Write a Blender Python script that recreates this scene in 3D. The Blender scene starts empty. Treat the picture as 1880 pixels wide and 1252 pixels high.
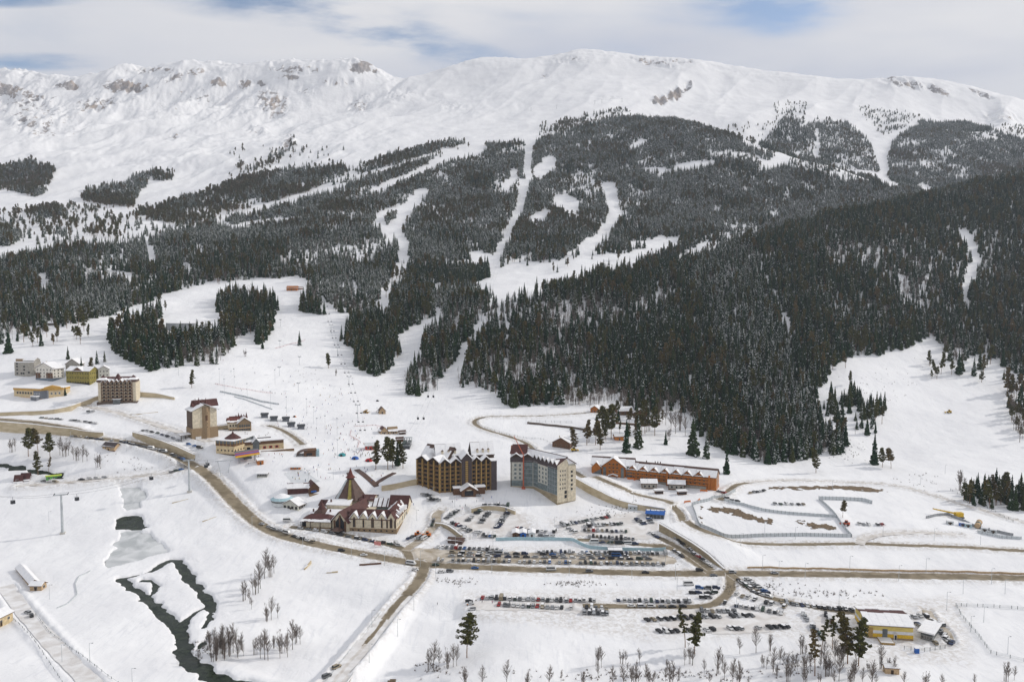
import bpy, bmesh, math, random
import numpy as np
from mathutils import Vector, Matrix
random.seed(7); RNG = np.random.default_rng(7)
R = math.radians
SC = bpy.context.scene
COL = SC.collection

# ------------------------------------------------------------------ camera
H = 185.0                      # drone height above the valley floor
FPX = 1475.0                   # focal length for an 1880 wide frame
PITCH = math.atan(106.0 / FPX)
cam_d = bpy.data.cameras.new("camera"); cam = bpy.data.objects.new("camera", cam_d); COL.objects.link(cam)
cam.location = (0, 0, H); cam.rotation_euler = (math.pi/2 - PITCH, 0, 0)
cam_d.sensor_width = 36; cam_d.lens = 36*FPX/1880; cam_d.clip_start = 1; cam_d.clip_end = 60000
SC.camera = cam
SC.render.resolution_x = 1024; SC.render.resolution_y = 681
# ------------------------------------------------------------------ light
SUN_EL, SUN_AZ = R(31), R(72)            # azimuth measured clockwise from +Y (view direction)
sd = Vector((math.sin(SUN_AZ)*math.cos(SUN_EL), math.cos(SUN_AZ)*math.cos(SUN_EL), math.sin(SUN_EL)))
sun_d = bpy.data.lights.new("sun", 'SUN'); sun = bpy.data.objects.new("sun", sun_d); COL.objects.link(sun)
sun_d.energy = 2.5; sun_d.angle = R(2); sun_d.color = (1.0, 0.95, 0.885)
sun.rotation_euler = sd.to_track_quat('Z', 'Y').to_euler(); sun.location = (800, -100, 900)
W = bpy.data.worlds.new("World"); SC.world = W; W.use_nodes = True
def world_nodes():
    nt = W.node_tree; nt.nodes.clear(); N = nt.nodes.new; L = nt.links.new
    out = N('ShaderNodeOutputWorld')
    sky = N('ShaderNodeTexSky'); sky.sky_type = 'NISHITA'; sky.sun_disc = False
    sky.sun_elevation = SUN_EL; sky.sun_rotation = SUN_AZ; sky.altitude = 1700; sky.air_density = 1.0; sky.dust_density = 0.6
    hs = N('ShaderNodeHueSaturation'); hs.inputs['Saturation'].default_value = 0.9; L(sky.outputs[0], hs.inputs['Color'])
    b1 = N('ShaderNodeBackground'); b1.inputs[1].default_value = 0.14; L(hs.outputs[0], b1.inputs[0])
    # cloud deck: direction projected on a plane overhead
    tc = N('ShaderNodeTexCoord'); sep = N('ShaderNodeSeparateXYZ'); L(tc.outputs['Generated'], sep.inputs[0])
    def M(op, a, b=None):
        m = N('ShaderNodeMath'); m.operation = op
        for i, v in enumerate((a, b)):
            if v is None: continue
            if isinstance(v, (int, float)): m.inputs[i].default_value = v
            else: L(v, m.inputs[i])
        return m.outputs[0]
    zz = M('ADD', M('MAXIMUM', sep.outputs[2], 0.0), 0.12)
    cx = M('DIVIDE', sep.outputs[0], zz); cy = M('DIVIDE', sep.outputs[1], zz)
    cmb = N('ShaderNodeCombineXYZ'); L(cx, cmb.inputs[0]); L(cy, cmb.inputs[1])
    mp = N('ShaderNodeMapping'); mp.inputs['Rotation'].default_value = (0, 0, R(-32)); mp.inputs['Scale'].default_value = (0.8, 1.25, 1)
    mp.inputs['Location'].default_value = CLOUD_SHIFT
    L(cmb.outputs[0], mp.inputs[0])
    n1 = N('ShaderNodeTexNoise'); n1.inputs['Scale'].default_value = 1.1; n1.inputs['Detail'].default_value = 8; n1.inputs['Roughness'].default_value = 0.52; n1.inputs['Distortion'].default_value = 0.35
    L(mp.outputs[0], n1.inputs['Vector'])
    # where the cloud is thin, as directions on the sky
    def gap(ux, uz, rx, rz, ang):
        ca, sa = math.cos(ang), math.sin(ang)
        dx = M('SUBTRACT', M('DIVIDE', sep.outputs[0], sep.outputs[1]), ux); dz = M('SUBTRACT', M('DIVIDE', sep.outputs[2], sep.outputs[1]), uz)
        a = M('DIVIDE', M('ADD', M('MULTIPLY', dx, ca), M('MULTIPLY', dz, sa)), rx)
        b = M('DIVIDE', M('SUBTRACT', M('MULTIPLY', dz, ca), M('MULTIPLY', dx, sa)), rz)
        d = M('ADD', M('MULTIPLY', a, a), M('MULTIPLY', b, b))
        return M('MAXIMUM', M('SUBTRACT', 1.0, d), 0.0)
    g = None
    for ux, uz, rx, rz, an in GAPS:
        v = gap(ux, uz, rx, rz, an); g = v if g is None else M('MAXIMUM', g, v)
    fwd = M('GREATER_THAN', sep.outputs[1], 0.2)
    n3 = N('ShaderNodeTexNoise'); n3.inputs['Scale'].default_value = 3.2; n3.inputs['Detail'].default_value = 7; n3.inputs['Roughness'].default_value = .6; L(mp.outputs[0], n3.inputs['Vector'])
    g = M('MULTIPLY', M('MULTIPLY', g, fwd), M('MULTIPLY', M('MAXIMUM', M('SUBTRACT', n3.outputs[0], .28), 0.0), 3.6))
    cov = M('SUBTRACT', n1.outputs[0], M('MULTIPLY', g, 0.36))
    rm = N('ShaderNodeMapRange'); rm.interpolation_type = 'SMOOTHSTEP'
    rm.inputs['From Min'].default_value = 0.06; rm.inputs['From Max'].default_value = 0.46; L(cov, rm.inputs[0])
    n2 = N('ShaderNodeTexNoise'); n2.inputs['Scale'].default_value = 0.8; n2.inputs['Detail'].default_value = 4; n2.inputs['Distortion'].default_value = 0.3; L(mp.outputs[0], n2.inputs['Vector'])
    cr = N('ShaderNodeMix'); cr.data_type = 'RGBA'
    rm2 = N('ShaderNodeMapRange'); rm2.inputs['From Min'].default_value = 0.36; rm2.inputs['From Max'].default_value = 0.64; L(n2.outputs[0], rm2.inputs[0])
    L(rm2.outputs[0], cr.inputs['Factor']); cr.inputs['A'].default_value = (0.56, 0.585, 0.66, 1); cr.inputs['B'].default_value = (0.76, 0.755, 0.765, 1)
    b2 = N('ShaderNodeBackground'); b2.inputs[1].default_value = CLOUD_STR; L(cr.outputs['Result'], b2.inputs[0])
    ms = N('ShaderNodeMixShader'); L(rm.outputs[0], ms.inputs[0]); L(b1.outputs[0], ms.inputs[1]); L(b2.outputs[0], ms.inputs[2])
    L(ms.outputs[0], out.inputs[0])
HAZE = 5e-5
CLOUD_SHIFT = (3.1, 0.4, 0); CLOUD_STR = 1.12
# (dir x/y, dir z/y, radii, angle) of the blue openings
GAPS = [(-0.30, 0.352, 0.24, 0.05, R(-9)), (-0.16, 0.305, 0.20, 0.035, R(-16)), (0.33, 0.352, 0.13, 0.06, 0.1), (-0.58, 0.268, 0.12, 0.013, 0), (-.62, .35, .14, .02, 0)]
world_nodes()
SC.view_settings.view_transform = 'Standard'; SC.view_settings.look = 'None'; SC.view_settings.exposure = -0.05; SC.view_settings.gamma = 1
SC.cycles.use_denoising = True
SC.cycles.max_bounces = 6; SC.cycles.diffuse_bounces = 3; SC.cycles.glossy_bounces = 2; SC.cycles.transmission_bounces = 2; SC.cycles.volume_bounces = 0; SC.cycles.transparent_max_bounces = 4
SC.cycles.caustics_reflective = False; SC.cycles.caustics_refractive = False
SC.render.use_persistent_data = False

# ------------------------------------------------------------------ generic helpers
def ray(px, py):
    a = (px-940)/FPX; b = (626-py)/FPX; c, s = math.cos(PITCH), math.sin(PITCH)
    return a/(c+b*s), (-s+b*c)/(c+b*s)          # x/y and (z-H)/y
def project(x, y, z):
    c, s = math.cos(PITCH), math.sin(PITCH); dz = z-H
    zc = y*c - dz*s; vu = y*s + dz*c
    return 940+FPX*x/zc, 626-FPX*vu/zc
def pos(px, py, D):
    u, sl = ray(px, py); return Vector((u*D, D, H+sl*D))
def tag(o, label=None, cat=None, group=None, kind=None):
    if label:
        for a_, b_ in ((' grey brown', ''), ('car park', 'lot'), (' of the ', ' of '), (' in the ', ' in '), ('the ', '')):
            if len(label.split()) > 16: label = label.replace(a_, b_)
        o['label'] = label
    if cat: o['category'] = cat
    if group: o['group'] = group
    if kind: o['kind'] = kind
    return o
def empty(name, loc, rz=0, label=None, cat=None, group=None):
    o = bpy.data.objects.new(name, None); COL.objects.link(o); o.location = loc; o.rotation_euler = (0, 0, rz)
    o.empty_display_size = 1
    return tag(o, label, cat, group)
def mesh_np(name, verts, faces, mats=(), midx=None, smooth=False):
    me = bpy.data.meshes.new(name)
    verts = np.asarray(verts, dtype=np.float32)
    if isinstance(faces, np.ndarray):
        nf, k = faces.shape
        me.vertices.add(len(verts)); me.vertices.foreach_set('co', verts.ravel())
        me.loops.add(nf*k); me.loops.foreach_set('vertex_index', faces.astype(np.int32).ravel())
        me.polygons.add(nf); me.polygons.foreach_set('loop_start', np.arange(0, nf*k, k, dtype=np.int32))
        me.update(calc_edges=True)
    else:
        me.from_pydata(verts.tolist(), [], faces)
    for m in mats: me.materials.append(m)
    if midx is not None: me.polygons.foreach_set('material_index', np.asarray(midx, dtype=np.int32))
    if smooth: me.polygons.foreach_set('use_smooth', np.ones(len(me.polygons), dtype=bool))
    me.update(); return me
def obj(name, me, parent=None, label=None, cat=None, group=None, kind=None, loc=None):
    o = bpy.data.objects.new(name, me); COL.objects.link(o)
    if parent is not None: o.parent = parent
    if loc is not None: o.location = loc
    return tag(o, label, cat, group, kind)
class MB:
    """collects simple solids in one mesh; material slots by name"""
    def __init__(s): s.v = []; s.f = []; s.m = []; s.mats = []
    def mi(s, mat):
        if mat not in s.mats: s.mats.append(mat)
        return s.mats.index(mat)
    def add(s, vs, fs, mat):
        k = len(s.v); i = s.mi(mat); s.v += [tuple(v) for v in vs]
        for f in fs: s.f.append(tuple(a+k for a in f)); s.m.append(i)
        return s
    def box(s, x0, x1, y0, y1, z0, z1, mat):
        return s.add([(x0,y0,z0),(x1,y0,z0),(x1,y1,z0),(x0,y1,z0),(x0,y0,z1),(x1,y0,z1),(x1,y1,z1),(x0,y1,z1)],
              [(0,3,2,1),(4,5,6,7),(0,1,5,4),(1,2,6,5),(2,3,7,6),(3,0,4,7)], mat)
    def prism(s, poly, z0, z1, mat):
        n = len(poly); vs = [(x,y,z0) for x,y in poly]+[(x,y,z1) for x,y in poly]
        return s.add(vs, [tuple(range(n))[::-1], tuple(range(n,2*n))]+[(i,(i+1)%n,(i+1)%n+n,i+n) for i in range(n)], mat)
    def tube(s, a, b, r0, r1, mat, n=6):
        a = Vector(a); b = Vector(b); d = (b-a).normalized(); t = Vector((1,0,0)) if abs(d.x) < .9 else Vector((0,1,0))
        p = d.cross(t).normalized(); q = d.cross(p)
        vs = [a+(p*math.cos(2*math.pi*i/n)+q*math.sin(2*math.pi*i/n))*r0 for i in range(n)]+[b+(p*math.cos(2*math.pi*i/n)+q*math.sin(2*math.pi*i/n))*r1 for i in range(n)]
        return s.add(vs, [(i,i+n,(i+1)%n+n,(i+1)%n) for i in range(n)]+[tuple(range(n)), tuple(range(2*n-1,n-1,-1))], mat)
    def cone(s, c, r, z0, z1, mat, n=12, r1=0.0, rot=0.0):
        vs = [(c[0]+r*math.cos(rot+2*math.pi*i/n), c[1]+r*math.sin(rot+2*math.pi*i/n), z0) for i in range(n)]
        if r1 <= 0:
            return s.add(vs+[(c[0],c[1],z1)], [(i,(i+1)%n,n) for i in range(n)]+[tuple(range(n))[::-1]], mat)
        vs += [(c[0]+r1*math.cos(rot+2*math.pi*i/n), c[1]+r1*math.sin(rot+2*math.pi*i/n), z1) for i in range(n)]
        return s.add(vs, [(i,(i+1)%n,(i+1)%n+n,i+n) for i in range(n)]+[tuple(range(n))[::-1], tuple(range(n,2*n))], mat)
    def gable(s, x0, x1, y0, y1, z0, zr, mat, t=0.3, axis='x', ov=0.6, gy=0.5):
        """two pitched slabs, ridge along axis; eaves at z0, ridge at zr"""
        def P(a, b, z): return (a, b, z) if axis == 'x' else (b, a, z)
        if axis != 'x': x0, x1, y0, y1 = y0, y1, x0, x1
        X0, X1 = x0-ov, x1+ov; ym = y0+(y1-y0)*gy
        s0 = (zr-z0)/(ym-y0); s1 = (zr-z0)/(y1-ym)
        for ya, za in ((y0-ov, z0-ov*s0), (y1+ov, z0-ov*s1)):
            vs = [P(X0,ya,za),P(X1,ya,za),P(X1,ym,zr),P(X0,ym,zr),P(X0,ya,za+t),P(X1,ya,za+t),P(X1,ym,zr+t),P(X0,ym,zr+t)]
            s.add(vs, [(0,3,2,1),(4,5,6,7),(0,1,5,4),(1,2,6,5),(2,3,7,6),(3,0,4,7)], mat)
        return s
    def gwall(s, x0, x1, y0, y1, z0, ze, zr, mat, axis='x', gy=0.5):
        """solid body with gable ends"""
        def P(a, b, z): return (a, b, z) if axis == 'x' else (b, a, z)
        if axis != 'x': x0, x1, y0, y1 = y0, y1, x0, x1
        ym = y0+(y1-y0)*gy
        vs = [P(x,y,z) for x in (x0,x1) for y,z in ((y0,z0),(y1,z0),(y1,ze),(ym,zr),(y0,ze))]
        return s.add(vs, [(0,1,2,3,4),(9,8,7,6,5),(0,5,6,1),(1,6,7,2),(2,7,8,3),(3,8,9,4),(4,9,5,0)], mat)
    def build(s, name, parent=None, label=None, cat=None, group=None, kind=None, loc=None, smooth=False):
        me = bpy.data.meshes.new(name); me.from_pydata(s.v, [], s.f)
        for m in s.mats: me.materials.append(MAT(m) if isinstance(m, str) else m)
        me.polygons.foreach_set('material_index', s.m)
        bm = bmesh.new(); bm.from_mesh(me); bmesh.ops.recalc_face_normals(bm, faces=bm.faces); bm.to_mesh(me); bm.free()
        if smooth: me.polygons.foreach_set('use_smooth', [True]*len(me.polygons))
        me.update()
        return obj(name, me, parent, label, cat, group, kind, loc)
_O1 = 'first second third fourth fifth sixth seventh eighth ninth tenth eleventh twelfth thirteenth fourteenth fifteenth sixteenth seventeenth eighteenth nineteenth'.split()
_O2 = 'twenty thirty forty fifty sixty seventy eighty ninety'.split()
def ordw(i):
    i += 1
    if i < 20: return _O1[i-1]
    t, u = divmod(i, 10)
    if t > 9: return 'hundred and '+(ordw(i-101) if i > 100 else 'zeroth')
    return (_O2[t-2][:-1]+'ieth') if u == 0 else _O2[t-2]+'-'+_O1[u-1]
def nth(i, n): return 'leftmost' if i == 0 else 'rightmost' if i == n-1 else ordw(i)+' from left' if i < n/2+1 else ordw(n-1-i)+' from right'
# ------------------------------------------------------------------ materials
_M = {}
def principled(name, col, rough=0.8, metal=0.0, spec=0.3):
    m = bpy.data.materials.new(name); m.use_nodes = True; b = m.node_tree.nodes['Principled BSDF']
    b.inputs['Base Color'].default_value = (*col, 1); b.inputs['Roughness'].default_value = rough
    b.inputs['Metallic'].default_value = metal; b.inputs['Specular IOR Level'].default_value = spec
    return m, m.node_tree, b
def noisy(name, c1, c2, scale=1.0, rough=0.85, detail=4, lo=0.35, hi=0.65, bump=0.0, spec=0.2, dist=0.0, coord='Object', stretch=(1,1,1), metal=0.0):
    m, nt, b = principled(name, c1, rough, metal, spec); N = nt.nodes.new; L = nt.links.new
    if coord == 'Position': v = N('ShaderNodeNewGeometry').outputs['Position']
    else: v = N('ShaderNodeTexCoord').outputs[coord]
    mp = N('ShaderNodeMapping'); mp.inputs['Scale'].default_value = stretch; L(v, mp.inputs[0])
    n = N('ShaderNodeTexNoise'); n.inputs['Scale'].default_value = scale; n.inputs['Detail'].default_value = detail; n.inputs['Distortion'].default_value = dist
    L(mp.outputs[0], n.inputs['Vector'])
    r = N('ShaderNodeMapRange'); r.inputs['From Min'].default_value = lo; r.inputs['From Max'].default_value = hi; L(n.outputs[0], r.inputs[0])
    x = N('ShaderNodeMix'); x.data_type = 'RGBA'; x.inputs['A'].default_value = (*c1, 1); x.inputs['B'].default_value = (*c2, 1)
    L(r.outputs[0], x.inputs['Factor']); L(x.outputs['Result'], b.inputs['Base Color'])
    if bump:
        bp = N('ShaderNodeBump'); bp.inputs['Strength'].default_value = 1.0; bp.inputs['Distance'].default_value = bump; L(n.outputs[0], bp.inputs['Height']); L(bp.outputs[0], b.inputs['Normal'])
    return m
def mat_ground():
    m, nt, b = principled('snow_ground', (0.8, 0.8, 0.82), 0.75, 0, 0.2); N = nt.nodes.new; L = nt.links.new
    pos_ = N('ShaderNodeNewGeometry').outputs['Position']
    def noise(scale, det, st=(1,1,1), dist=0.0, ro=0.5):
        mp = N('ShaderNodeMapping'); mp.inputs['Scale'].default_value = st; L(pos_, mp.inputs[0])
        n = N('ShaderNodeTexNoise'); n.inputs['Scale'].default_value = scale; n.inputs['Detail'].default_value = det; n.inputs['Distortion'].default_value = dist; n.inputs['Roughness'].default_value = ro
        L(mp.outputs[0], n.inputs['Vector']); return n.outputs[0]
    def rng(v, a, b_, c=0.0, d=1.0):
        r = N('ShaderNodeMapRange'); r.inputs['From Min'].default_value = a; r.inputs['From Max'].default_value = b_; r.inputs['To Min'].default_value = c; r.inputs['To Max'].default_value = d
        L(v, r.inputs[0]); return r.outputs[0]
    def mul(a, b_):
        q = N('ShaderNodeMath'); q.operation = 'MULTIPLY'; L(a, q.inputs[0])
        if isinstance(b_, float): q.inputs[1].default_value = b_
        else: L(b_, q.inputs[1])
        return q.outputs[0]
    def mix(f, a, b_):
        x = N('ShaderNodeMix'); x.data_type = 'RGBA'
        for k, v in (('A', a), ('B', b_)):
            if isinstance(v, tuple): x.inputs[k].default_value = (*v, 1)
            else: L(v, x.inputs[k])
        L(f, x.inputs['Factor']); return x.outputs['Result']
    col = mix(rng(noise(0.02, 4), .3, .7), (0.77, 0.77, 0.78), (0.86, 0.86, 0.86))
    col = mix(mul(rng(noise(0.5, 5, st=(1, .12, .3), dist=.6), .54, .66), .38), col, (0.66, 0.67, 0.70))
    at = N('ShaderNodeAttribute'); at.attribute_name = 'dirt'
    col = mix(mul(rng(noise(0.35, 5, dist=1.0), .40, .62), at.outputs['Fac']), col, (0.50, 0.46, 0.41))
    # bare rock where the terrain is craggy
    ar = N('ShaderNodeAttribute'); ar.attribute_name = 'rock'
    rk = rng(noise(0.03, 9, st=(1, .8, 1.6), ro=0.68), .50, .56)
    th = N('ShaderNodeMath'); th.operation = 'SUBTRACT'; L(ar.outputs['Fac'], th.inputs[0]); L(noise(0.034, 10, st=(1, .6, 1.0), ro=0.70, dist=.5), th.inputs[1])
    rf = rng(th.outputs[0], 0.0, 0.03)
    rc = mix(rng(noise(0.012, 3), .42, .58), (0.20, 0.19, 0.19), (0.38, 0.30, 0.23))
    rc = mix(rng(noise(0.15, 4), .35, .7), rc, (0.42, 0.40, 0.40))
    col = mix(rf, col, rc)
    L(col, b.inputs['Base Color'])
    bp = N('ShaderNodeBump'); bp.inputs['Strength'].default_value = 0.7; bp.inputs['Distance'].default_value = 1.1; L(noise(0.10, 8, dist=.5, ro=.6), bp.inputs['Height'])
    bp2 = N('ShaderNodeBump'); bp2.inputs['Strength'].default_value = 1.0; bp2.inputs['Distance'].default_value = 12.0
    L(mul(noise(0.03, 8, ro=.6), ar.outputs['Fac']), bp2.inputs['Height']); L(bp.outputs[0], bp2.inputs['Normal'])
    L(bp2.outputs[0], b.inputs['Normal'])
    return m
DEFS = {}
def MAT(n):
    if n not in _M: _M[n] = DEFS[n]() if n in DEFS else None
    assert _M[n] is not None, n
    return _M[n]
def D_(name, *a, **k): DEFS[name] = lambda: noisy(name, *a, **k)
DEFS['ground'] = mat_ground
D_('snow', (0.78,0.78,0.79), (0.86,0.855,0.85), 0.5, bump=0.05)
def mat_road():
    m = noisy('road', (0.155,0.125,0.080), (0.26,0.215,0.148), 0.12, 0.8, detail=8, coord='Position', dist=0.9, bump=0.04); nt = m.node_tree; N = nt.nodes.new; L = nt.links.new; b = nt.nodes['Principled BSDF']; old = b.inputs['Base Color'].links[0].from_socket
    at = N('ShaderNodeAttribute'); at.attribute_name = 'across'; ns = N('ShaderNodeTexNoise'); ns.inputs['Scale'].default_value = .35; ns.inputs['Detail'].default_value = 6; L(N('ShaderNodeNewGeometry').outputs['Position'], ns.inputs['Vector'])
    a = N('ShaderNodeMath'); a.operation = 'ADD'; L(at.outputs['Fac'], a.inputs[0]); L(ns.outputs[0], a.inputs[1]); r = N('ShaderNodeMapRange'); r.inputs['From Min'].default_value = 1.22; r.inputs['From Max'].default_value = 1.5; L(a.outputs[0], r.inputs[0])
    x = N('ShaderNodeMix'); x.data_type = 'RGBA'; x.inputs['B'].default_value = (.55, .51, .46, 1); L(r.outputs[0], x.inputs['Factor']); L(old, x.inputs['A']); L(x.outputs['Result'], b.inputs['Base Color']); return m
DEFS['road'] = mat_road
D_('snow_track', (0.60,0.575,0.55), (0.79,0.785,0.78), 0.15, 0.85, detail=6, coord='Position', dist=.5)
D_('road_snowy', (0.50,0.46,0.41), (0.74,0.72,0.70), 0.15, 0.85, detail=6, coord='Position', dist=.5)
D_('dirt_lot', (0.33,0.275,0.20), (0.58,0.53,0.46), 0.10, 0.9, detail=7, coord='Position', dist=1.0)
D_('snow_lot', (0.60,0.565,0.53), (0.78,0.77,0.755), 0.09, 0.9, detail=7, coord='Position', dist=1.0)
D_('earth', (0.10,0.075,0.05), (0.22,0.16,0.10), 0.6, 0.95, detail=6, coord='Position', bump=.3)
D_('water', (0.010,0.016,0.010), (0.028,0.038,0.022), 0.3, 0.22, detail=6, spec=0.10, coord='Position', bump=0.02)
D_('ice', (0.42,0.44,0.44), (0.66,0.67,0.67), 0.06, 0.35, detail=6, coord='Position', dist=1.2)
D_('rink', (0.62,0.64,0.65), (0.70,0.71,0.72), 0.2, 0.25, coord='Position')
def leafy(name, c1, c2, c3):
    m = noisy(name, c1, c2, .7, .95, spec=.04); nt = m.node_tree; N = nt.nodes.new; b = nt.nodes['Principled BSDF']; old = b.inputs['Base Color'].links[0].from_socket
    oi = N('ShaderNodeObjectInfo'); r = N('ShaderNodeMapRange'); r.inputs['From Min'].default_value = .45; r.inputs['To Max'].default_value = .8; nt.links.new(oi.outputs['Random'], r.inputs[0])
    x = N('ShaderNodeMix'); x.data_type = 'RGBA'; x.inputs['B'].default_value = (*c3, 1); nt.links.new(r.outputs[0], x.inputs['Factor']); nt.links.new(old, x.inputs['A']); nt.links.new(x.outputs['Result'], b.inputs['Base Color']); return m
DEFS['foliage'] = lambda: leafy('foliage', (0.006,0.020,0.009), (0.022,0.048,0.018), (0.055,0.058,0.020))
DEFS['foliage_pine'] = lambda: leafy('foliage_pine', (0.050,0.056,0.018), (0.120,0.112,0.036), (0.150,0.100,0.040))
D_('snow_tree', (0.62,0.63,0.66), (0.80,0.80,0.81), 0.5, 0.8)
D_('frost', (0.22,0.24,0.22), (0.50,0.51,0.50), 0.5, 0.9)  # frost on the needles, brightened to carry mid-slope haze too
D_('bark', (0.075,0.055,0.042), (0.14,0.105,0.08), 2.0, 0.95)
D_('bark_pine', (0.16,0.085,0.045), (0.26,0.15,0.08), 1.0, 0.95)
D_('twig', (0.12,0.098,0.082), (0.22,0.185,0.16), 1.0, 0.95)
D_('concrete', (0.44,0.36,0.23), (0.58,0.49,0.34), 0.15, 0.9, detail=6, coord='Position', stretch=(1,1,3))
D_('concrete_dark', (0.27,0.22,0.14), (0.40,0.33,0.22), 0.2, 0.9, detail=6, coord='Position', stretch=(1,1,3))
D_('concrete_grey', (0.42,0.40,0.36), (0.56,0.54,0.50), 0.3, 0.9, detail=6, coord='Position')
# ------------------------------------------------------------------ numpy noise
_P = np.random.default_rng(3).permutation(512).astype(np.int64); _P = np.concatenate([_P, _P])
_G = np.random.default_rng(4).uniform(-1, 1, 1024)
def vnoise(x, y):
    xi = np.floor(x).astype(np.int64); yi = np.floor(y).astype(np.int64); fx = x-xi; fy = y-yi
    fx = fx*fx*fx*(fx*(fx*6-15)+10); fy = fy*fy*fy*(fy*(fy*6-15)+10)
    def h(a, b): return _G[_P[(_P[a & 511]+b) & 511] & 511]
    return (h(xi,yi)*(1-fx)+h(xi+1,yi)*fx)*(1-fy)+(h(xi,yi+1)*(1-fx)+h(xi+1,yi+1)*fx)*fy
def fbm(x, y, o=5, ridged=False):
    s = np.zeros_like(x); a = 1.0; t = 0
    for i in range(o):
        n = vnoise(x*2**i+17.3*i, y*2**i-9.1*i)
        s += a*((1-2*np.abs(n)) if ridged else n); t += a; a *= 0.5
    return s/t
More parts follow.
